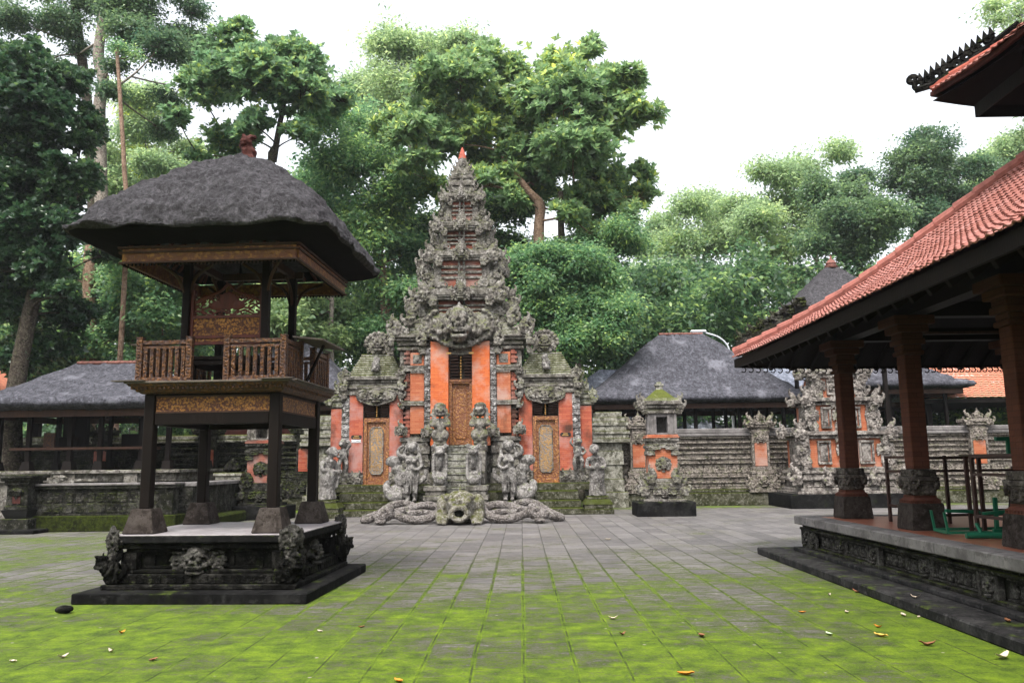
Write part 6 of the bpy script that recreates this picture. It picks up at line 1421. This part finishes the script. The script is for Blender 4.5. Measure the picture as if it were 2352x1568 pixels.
def tree(name, label, lobes, Y, trunk, kind, n, L, wd, mode, seed, bark='bark_dark', group=None, tr=.22, jit=2.2, limbs=True, flat=.72):
    """lobes (px, py, r_px) as the crown shows at distance Y; trunk: list of (px, py, radius) upwards or a world base"""
    r = random.Random(seed); LB = []
    for q in lobes:
        p = at(q[0], q[1], Y); LB.append((p[0], Y + r.uniform(-jit, jit), p[2], q[2] / 1898.475 * Y))
    if trunk is None:
        cx = sum(l[0] for l in LB) / len(LB); tp = [np.array([cx, Y, 0]), np.array([cx + r.uniform(-.4, .4), Y, min(l[2] for l in LB) * .6 + .8]), np.array([cx + r.uniform(-.6, .6), Y, sum(l[2] for l in LB) / len(LB)])]; rad = [tr * 1.3, tr, tr * .6]
    else:
        tp = [at(x, y, Y) for x, y, _ in trunk]; rad = [q[2] for q in trunk]
        tp = [np.array([tp[0][0], Y, 0])] + tp if tp[0][2] > .3 else tp; rad = [rad[0] * 1.15] + rad if len(tp) > len(rad) else rad
    root = thing(name, label, 'tree', (tp[0][0], Y, 0), group)
    m = MB(); sp = smooth_path(tp, 5); m.tube(sp, np.interp(np.linspace(0, 1, len(sp)), np.linspace(0, 1, len(rad)), rad), 10)
    tk = m.build('trunk', M_[bark], root, True)
    if limbs:
        m = MB(); nodes = [np.array(p) for p in sp[int(len(sp) * .45):]]; depth = [0] * len(nodes)
        for l in sorted(LB, key=lambda l: min(np.linalg.norm(np.array(l[:3]) - q) for q in nodes)):   # each limb leaves the nearest wood already there
            c = np.array(l[:3]); ds = [np.linalg.norm(q - c) + max(0, q[2] - c[2] + .3) * 2.5 + .25 * k for q, k in zip(nodes, depth)]; bi = int(np.argmin(ds)); best = nodes[bi]; L_ = np.linalg.norm(c - best)
            mid = best + (c - best) * .45 + np.array([r.uniform(-.25, .25), r.uniform(-.25, .25), .12 * L_ * r.uniform(-.6, 1)]); q = smooth_path([best, mid, c], 5)
            w0 = min(.11, .03 + .014 * L_) * (tr / .22) ** .5 * .72 ** depth[bi]; m.tube(q, np.linspace(w0, max(.018, w0 * .4), len(q)), 6); nodes += q[2:]; depth += [depth[bi] + 1] * len(q[2:])
            for k in range(6):
                e = c + np.array([r.uniform(-1, 1), r.uniform(-1, 1), r.uniform(-.3, .7)]) * l[3] * .7; m.tube([c - (c - mid) * r.uniform(0, .5), (c + e) / 2 + [0, 0, -.06], e], [.03, .02, .009], 5)
        m.build('limbs', M_[bark], root, True)
    me = leaf_mesh('crown', LB, n, L, wd, mode, seed, M_[kind], flat)
    V = np.empty(len(me.vertices) * 3, np.float32); me.vertices.foreach_get('co', V); V = V.reshape(-1, 3) - np.array([tp[0][0], Y, 0], np.float32); me.vertices.foreach_set('co', V.ravel()); me.update()
    o = bpy.data.objects.new('crown', me); COL.objects.link(o); o.parent = root
    return root

G = 'trees beyond the temple walls'
tree('broadleaf_tree', 'great round-crowned tree with large glossy leaves rising right behind the gate spire',
     [(1000, 190, 80), (1090, 150, 80), (1190, 165, 90), (1290, 165, 80), (1365, 120, 42), (1395, 190, 60), (1440, 215, 50), (960, 270, 60), (1060, 260, 90), (1170, 270, 100), (1290, 270, 100), (1400, 290, 85), (1450, 300, 50), (1120, 360, 70), (1200, 350, 80), (1310, 380, 95), (1410, 390, 75), (1235, 400, 60), (1470, 440, 42), (1400, 450, 60), (940, 330, 42), (980, 400, 38), (1330, 460, 60), (1300, 520, 40), (1060, 210, 70), (920, 300, 50), (960, 340, 55), (990, 420, 45), (1030, 450, 36), (910, 370, 40), (1090, 300, 70), (1150, 400, 55), (1020, 330, 60), (1130, 230, 70), (1240, 230, 80), (1350, 240, 80), (1260, 340, 80), (1360, 340, 80), (1060, 400, 45), (1480, 390, 40), (1440, 500, 34), (1120, 440, 40), (1180, 470, 36), (930, 420, 34), (1420, 525, 50), (1375, 560, 36), (1350, 500, 50), (1080, 440, 36)],
     38, [(1238, 600, .28), (1238, 520, .26), (1240, 470, .24), (1215, 440, .18), (1160, 370, .13)], 'leaf_big', 5600, .37, .17, 'rosette', 11, 'bark_warm', G, .26)
tree('vine_covered_tree', 'slender dark vine-covered trunk beside the great tree, right of the gate', [(1290, 560, 26), (1292, 600, 24), (1295, 640, 28), (1298, 680, 26), (1300, 720, 32), (1302, 780, 30), (1420, 545, 42), (1370, 520, 40), (1440, 500, 34), (1340, 560, 34), (1450, 560, 36), (1400, 600, 36), (1350, 610, 34)], 37, [(1303, 860, .2), (1298, 700, .2), (1290, 560, .17), (1287, 440, .13)], 'leaf_fine', 1300, .17, .09, 'fine', 12, 'bark_dark', G, .2)
tree('broadleaf_tree', 'open big-leaved tree with dark stems behind the pavilion roof peak', [(545, 120, 60), (620, 110, 70), (690, 130, 65), (735, 170, 50), (480, 235, 55), (545, 210, 80), (640, 220, 85), (720, 240, 60), (780, 210, 42), (440, 300, 36), (520, 320, 60), (600, 310, 50), (700, 330, 45), (460, 360, 26), (650, 150, 70)],
     34, [(622, 400, .16), (628, 370, .15), (640, 300, .12), (655, 220, .1)], 'leaf_big_light', 2200, .29, .15, 'rosette', 13, 'bark_dark', G, .14)
tree('leafy_tree', 'tall mid-green tree between the pavilion roof and the gate spire', [(760, 300, 70), (850, 300, 80), (920, 370, 55), (720, 390, 80), (820, 400, 95), (900, 460, 75), (690, 460, 60), (760, 480, 90), (850, 540, 95), (930, 570, 60), (800, 610, 90), (880, 660, 80), (740, 580, 60), (940, 680, 45), (800, 730, 70), (870, 770, 60), (700, 710, 50)],
     40, [(890, 860, .3), (880, 640, .22), (850, 480, .18)], 'leaf_fine', 2900, .24, .12, 'fine', 14, 'bark_warm', G, .25)
tree('misty_tree', 'pale feathery tree crown farthest back, between the two big-leaved trees', [(850, 180, 75), (920, 140, 75), (1000, 130, 75), (1070, 130, 50), (830, 260, 60), (910, 240, 80), (1000, 230, 75), (860, 330, 60)], 62, None, 'leaf_pale', 1700, .34, .16, 'fine', 15, 'bark_pale', G, .3)
tree('dark_tree', 'dense dark glossy tree at the left edge, its crown reaching low over the left hall', [(60, 170, 75), (140, 190, 70), (30, 290, 95), (90, 130, 50), (90, 330, 85), (150, 410, 65), (50, 350, 80), (180, 280, 40), (120, 220, 60), (0, 200, 70), (100, 250, 70), (20, 440, 90), (110, 470, 70), (100, 590, 80), (20, 620, 80), (110, 700, 60), (170, 690, 40), (60, 780, 70), (10, 820, 70), (190, 250, 26), (130, 290, 85), (190, 330, 40), (60, 400, 100), (170, 430, 70), (205, 470, 36), (40, 520, 95), (150, 540, 85), (200, 570, 36), (60, 630, 85), (140, 640, 55), (20, 720, 60), (-60, 400, 90), (-60, 600, 90)],
     27.5, None, 'leaf_dark', 8000, .21, .13, 'rosette', 16, 'bark_dark', G, .3, 1.6)
tree('tall_forest_tree', 'tall tree with pale bent trunk and airy high crown at the upper left', [(30, 40, 60), (110, 20, 60), (190, -40, 90), (310, 40, 75), (390, 70, 70), (450, 110, 55), (500, 165, 42), (330, 110, 50), (410, 160, 55), (470, 210, 40), (270, -10, 70), (350, -30, 80), (440, 20, 30), (290, 170, 26), (360, 200, 34), (130, 80, 30), (510, 220, 30), (40, 100, 30), (300, 250, 30), (340, 270, 34)],
     37, [(230, 560, .3), (231, 400, .29), (228, 250, .28), (238, 190, .26), (226, 130, .25), (238, 40, .22), (262, -50, .18)], 'leaf_mid', 2600, .17, .09, 'fine', 17, 'bark_pale', G, .3)
tree('tall_forest_tree', 'dark straight-trunked tree just left of the pale bent trunk', [(150, -60, 60), (210, -90, 60), (120, -20, 40), (60, -40, 50)], 39, [(212, 560, .26), (205, 300, .25), (190, 150, .24), (176, 50, .22), (170, -40, .2)], 'leaf_mid', 600, .17, .09, 'fine', 18, 'bark_dark', G, .24)
tree('palm_like_tree', 'thin bare straight stem standing alone against the sky at the left', [(272, 108, 16), (300, 120, 12)], 33, [(290, 560, .1), (285, 380, .095), (277, 240, .085), (268, 110, .07)], 'leaf_fine', 60, .17, .06, 'fine', 19, 'bark_warm', G, .1, .5)
tree('bamboo_clump', 'bright yellow-green bamboo-like foliage behind the left slope of the thatched roof', [(300, 395, 42), (350, 370, 45), (400, 400, 42), (290, 330, 34), (340, 310, 34), (260, 420, 34), (430, 430, 30), (330, 430, 40), (320, 250, 30), (370, 260, 26)], 56, None, 'leaf_bamboo', 900, .3, .09, 'fine', 20, 'bark_pale', G, .16)
tree('leafy_tree', 'mid-green tree with a pinkish trunk left of the pavilion posts', [(80, 700, 60), (150, 720, 70), (250, 640, 55), (310, 680, 65), (390, 720, 55), (260, 740, 65), (360, 790, 50), (180, 790, 60), (120, 620, 45), (420, 660, 30), (330, 600, 45), (60, 790, 60), (90, 850, 60)],
     35, [(203, 900, .32), (204, 760, .3), (206, 600, .26), (215, 520, .2)], 'leaf_fine', 2300, .22, .12, 'fine', 21, 'bark_warm', G, .28)
tree('leafy_tree', 'low bushy tree seen through the gap under the pavilion roof', [(640, 700, 45), (700, 680, 45), (680, 760, 50), (760, 700, 40), (560, 740, 50), (500, 720, 50), (740, 780, 50), (610, 790, 50)], 38, [(762, 900, .14), (760, 760, .12), (764, 650, .1)], 'leaf_pale', 1000, .26, .14, 'fine', 22, 'bark_pale', G, .14)
tree('leafy_tree', 'bushy bright-tipped tree immediately right of the gate tower', [(1210, 575, 36), (1195, 640, 42), (1260, 640, 60), (1330, 620, 55), (1240, 720, 60), (1330, 700, 65), (1390, 650, 45), (1300, 790, 65), (1390, 770, 60), (1240, 800, 50), (1420, 720, 50), (1215, 610, 45), (1230, 660, 50), (1270, 590, 36), (1190, 720, 45), (1180, 780, 40)], 35.6, [(1330, 900, .14), (1325, 760, .12), (1310, 690, .1)], 'leaf_fine', 2600, .19, .1, 'fine', 23, 'bark_pale', G, .18, 1.0)
tree('leafy_tree', 'shaded dark green tree filling the gap on both sides of the gate spire', [(1150, 520, 48), (1200, 490, 42), (1180, 580, 50), (1130, 450, 40), (1100, 560, 50), (960, 560, 50), (985, 620, 50), (930, 520, 40), (1020, 540, 50), (960, 680, 45), (1170, 650, 45)], 45, None, 'leaf_under', 1500, .26, .14, 'fine', 31, 'bark_dark', G, .2)
tree('leafy_tree', 'pale green tree glimpsed between the bare stem and the thatched roof', [(330, 250, 45), (390, 240, 40), (350, 310, 50), (420, 330, 45), (300, 300, 40), (440, 390, 40), (380, 400, 45), (250, 420, 50), (280, 490, 50), (240, 350, 40), (460, 420, 40)], 52, None, 'leaf_pale', 1300, .26, .13, 'fine', 32, 'bark_pale', G, .2)
tree('feathery_tree', 'pale feathery tree standing farthest out against the sky at centre right', [(1480, 560, 45), (1530, 515, 45), (1580, 490, 50), (1640, 465, 50), (1560, 570, 60), (1640, 550, 70), (1500, 640, 60), (1590, 650, 70), (1690, 560, 60)], 62, [(1560, 900, .3), (1560, 700, .25), (1570, 580, .2)], 'leaf_pale', 1500, .3, .13, 'fine', 24, 'bark_pale', G, .26)
tree('leafy_tree', 'darker bushy tree above the ridge of the grey hall', [(1450, 690, 55), (1520, 680, 60), (1600, 700, 65), (1680, 680, 60), (1480, 760, 60), (1570, 770, 60), (1660, 760, 50), (1730, 720, 45), (1430, 800, 50), (1720, 640, 40), (1560, 840, 60), (1650, 840, 60), (1760, 800, 60)], 50, [(1440, 900, .18), (1438, 760, .15), (1450, 680, .12)], 'leaf_fine', 2300, .25, .13, 'fine', 25, 'bark_pale', G, .2)
tree('feathery_tree', 'light green spreading tree behind the steep shrine roof', [(1700, 455, 40), (1740, 400, 30), (1780, 420, 55), (1850, 390, 55), (1900, 370, 42), (1760, 490, 60), (1830, 470, 60), (1720, 540, 60), (1800, 560, 65), (1880, 530, 60), (1760, 640, 60), (1850, 640, 55)], 56, [(1900, 760, .24), (1890, 650, .2), (1850, 520, .16)], 'leaf_pale', 1700, .28, .13, 'fine', 26, 'bark_pale', G, .24)
tree('umbrella_tree', 'dark layered tree whose stems fan out above the shrine finial', [(1890, 440, 50), (1960, 440, 60), (2020, 470, 55), (1910, 510, 55), (1990, 520, 55), (2040, 530, 36), (1870, 570, 40), (1960, 575, 50), (1990, 390, 36)], 48, [(1985, 760, .2), (1975, 620, .18), (1960, 540, .15)], 'leaf_mid', 1500, .22, .12, 'fine', 27, 'bark_dark', G, .22)
tree('umbrella_tree', 'round-topped tree above the middle of the tiled roof slope', [(2060, 380, 50), (2110, 350, 45), (2170, 370, 50), (2220, 410, 40), (2080, 440, 55), (2150, 440, 60), (2200, 480, 50), (2100, 510, 50), (2040, 420, 36), (2160, 540, 45)], 52, [(2120, 760, .22), (2110, 600, .2), (2110, 500, .15)], 'leaf_mid', 1500, .22, .12, 'fine', 28, 'bark_pale', G, .22)
tree('feathery_tree', 'faint grey-green tree at the right above the tiled roof hip', [(2260, 380, 40), (2310, 360, 45), (2350, 330, 50), (2300, 420, 45), (2370, 400, 50), (2240, 440, 36)], 58, None, 'leaf_pale', 800, .26, .12, 'fine', 29, 'bark_pale', G, .2)
tree('feathery_tree', 'airy fine-leaved tree at the upper right corner behind the upper roof', [(2285, 15, 28), (2320, 50, 28), (2345, 20, 36), (2350, 100, 34), (2310, 90, 18), (2340, 270, 30), (2360, 310, 34), (2400, 180, 60), (2420, 60, 70), (2290, 50, 14)], 26, None, 'leaf_pale', 420, .13, .06, 'fine', 30, 'bark_dark', G, .12, 1.0)
# the trees that close the court off behind the photographer and to either side
for i, (x, y, h, mt) in enumerate(((-9, -17, 15, 'leaf_dark'), (0, -20, 17, 'leaf_fine'), (10, -18, 16, 'leaf_dark'), (-19, -6, 15, 'leaf_fine'), (-24, 8, 16, 'leaf_dark'), (20, -12, 15, 'leaf_fine'))):
    r = random.Random(40 + i); LB = [(x + r.uniform(-4.5, 4.5), y + r.uniform(-3, 3), h * r.uniform(.3, 1.0), r.uniform(1.8, 2.8)) for _ in range(16)]
    root = thing('surrounding_tree', 'broad leafy tree closing off the court behind the photographer, number of the ring of trees', 'tree', (x, y, 0), 'trees behind the photographer')
    m = MB(); m.tube(smooth_path([(x, y, 0), (x + .3, y, h * .4), (x, y, h * .8)], 5), np.linspace(.4, .15, 11), 9); m.build('trunk', M_['bark_dark'], root, True)
    me = leaf_mesh('crown', [(a - x, b_ - y, c, d) for a, b_, c, d in LB], 1500, .5, .28, 'rosette', 50 + i, M_[mt]); o = bpy.data.objects.new('crown', me); COL.objects.link(o); o.parent = root
    root['label'] = ('broad leafy tree closing the court off behind the camera, ' + ('left of the middle', 'in the middle', 'right of the middle', 'at the far left corner', 'beside the left court edge', 'at the far right corner')[i])

# undergrowth that fills the forest edge behind the walls
g_ = random.Random(77); LB = []
for i in range(420):
    px = -160 + i * 6.3 + g_.uniform(-25, 25); Y = g_.uniform(43, 64); top = np.interp(px, [-100, 200, 430, 650, 900, 1100, 1350, 1450, 1700, 2000, 2352], [540, 560, 540, 660, 620, 600, 600, 640, 560, 570, 520]); z = 1.6 + (1063 - g_.uniform(top, 1100) - 20) / 1898 * Y; p = at(px, 900, Y); LB.append((p[0], Y, z, g_.uniform(1.4, 2.4)))
me = leaf_mesh('undergrowth', LB, 13000, .36, .2, 'fine', 78, M_['leaf_under'], zmin=.1); o = bpy.data.objects.new('undergrowth', me); COL.objects.link(o); tag(o, 'tangled green undergrowth filling the forest edge behind the temple walls', 'undergrowth', kind='stuff')

# ---------------------------------------------------------------- fallen leaves on the paving
LEAFC = {'brown': flat('dry_brown_leaf', (.2, .085, .04), .7), 'orange': flat('orange_leaf', (.55, .2, .02), .6), 'pale': flat('pale_dry_leaf', (.5, .42, .33), .7), 'yellow': flat('yellow_leaf', (.6, .38, .08), .6), 'green': flat('pale_green_leaf', (.42, .5, .33), .6)}
FL = [(1968, 1360, 'brown', .11, 'curled brown leaf near the foot of the step, farthest along'), (1905, 1367, 'pale', .07, 'tiny pale leaf just left of the farthest curled brown leaf'), (1843, 1406, 'orange', .08, 'small orange-brown leaf left of a pale leaf on the moss'), (1945, 1406, 'pale', .09, 'pale flat leaf on moss, in line with a small orange-brown leaf'),
      (2075, 1413, 'pale', .11, 'pale leaf near the step beside a round white petal'), (2110, 1417, 'pale', .06, 'round white petal beside a pale leaf near the step'), (1905, 1457, 'green', .1, 'pale greenish leaf on the bare slab, right foreground'), (2017, 1440, 'orange', .08, 'upright amber leaf above the long yellow leaf'), (2024, 1461, 'yellow', .13, 'long yellow leaf pointing to the lower right'),
      (2130, 1482, 'brown', .14, 'dark brown curled leaf in the right foreground'), (2302, 1512, 'pale', .16, 'crumpled pinkish-grey leaf at the lower right edge'), (1575, 1549, 'orange', .13, 'bright orange leaf at the bottom of the picture'), (1408, 1421, 'pale', .1, 'cream curled leaf on moss in the middle distance'), (1612, 1461, 'brown', .14, 'reddish brown leaf on moss right of centre'), (1430, 1457, 'brown', .08, 'small brown leaf below the cream curled leaf'),
      (1397, 1239, 'pale', .14, 'pale leaf alone on the bare grey paving in front of the gate'), (915, 1565, 'orange', .11, 'orange leaf cut by the bottom edge'), (830, 1440, 'brown', .07, 'small brown leaf on the moss right of the plinth'), (280, 1453, 'orange', .08, 'upright orange leaf on the moss in front of the plinth'), (352, 1516, 'brown', .09, 'reddish leaf on moss at the lower left'), (255, 1497, 'pale', .08, 'cream leaf on moss at the lower left, beside an upright one'), (145, 1510, 'pale', .1, 'upright cream leaf at the lower left'), (30, 1519, 'pale', .08, 'cream leaf nearest the left edge'), (735, 1450, 'pale', .07, 'small pale leaf left of the small brown leaf'), (2315, 1427, 'brown', .12, 'orange-brown leaf lying on the dark step'), (2103, 1373, 'pale', .1, 'pale curled leaf lying on the dark step')]
for i, (px, py, c, L, lab) in enumerate(FL):
    on_step = 'on the dark step' in lab; p = ground_at(px, py, .118 if on_step else .003); r = random.Random(i); a = r.uniform(0, 6.28); V = []; F = []; n = 7
    if 'long yellow' in lab: a = -.8
    for k in range(n):
        t = k / (n - 1); w_ = .2 * L * math.sin(math.pi * min(1, t * .94 + .05)) ** .8; h = L * (.05 + .25 * r.random() * abs(t - .5)) + .22 * L * (2 * t - 1) ** 2 * (1.2 if 'curled' in lab or 'crumpled' in lab or 'upright' in lab else .4)
        for s, e in ((-1, .14 * L), (0, 0), (1, .14 * L)): x, y = (t - .5) * L, s * w_; V.append((x * math.cos(a) - y * math.sin(a), x * math.sin(a) + y * math.cos(a), h + e * (w_ / (.2 * L))))
    V = np.array(V); V[:, 2] -= V[:, 2].min(); 
    for k in range(n - 1):
        for s in range(2): q = k * 3 + s; F.append((q, q + 1, q + 4, q + 3))
    nn = len(V); F2 = F + [tuple(x + nn for x in f[::-1]) for f in F]; V2 = np.concatenate([V + [0, 0, .0025], V])
    o = MB().add(V2, F2).build('fallen_leaf', LEAFC[c], None, True, loc=tuple(p)) if False else MB().add(V2 + p, F2).build('fallen_leaf', LEAFC[c], None, True, loc=tuple(p)); tag(o, lab, 'leaf', 'fallen leaves on the paving')

# ---------------------------------------------------------------- the damp air of the forest
hz = MB().box(-420, 420, -320, 720, -1.1, 42).build('haze', M_['black']); hz['kind'] = 'stuff'
vm = bpy.data.materials.new('haze'); vm.use_nodes = True; vt = vm.node_tree; vt.nodes.clear()
pv = vt.nodes.new('ShaderNodeVolumePrincipled'); pv.inputs['Color'].default_value = (.92, .95, 1, 1); pv.inputs['Density'].default_value = .0004; pv.inputs['Anisotropy'].default_value = .3
vo = vt.nodes.new('ShaderNodeOutputMaterial'); vt.links.new(pv.outputs[0], vo.inputs['Volume'])
hz.data.materials.clear(); hz.data.materials.append(vm)
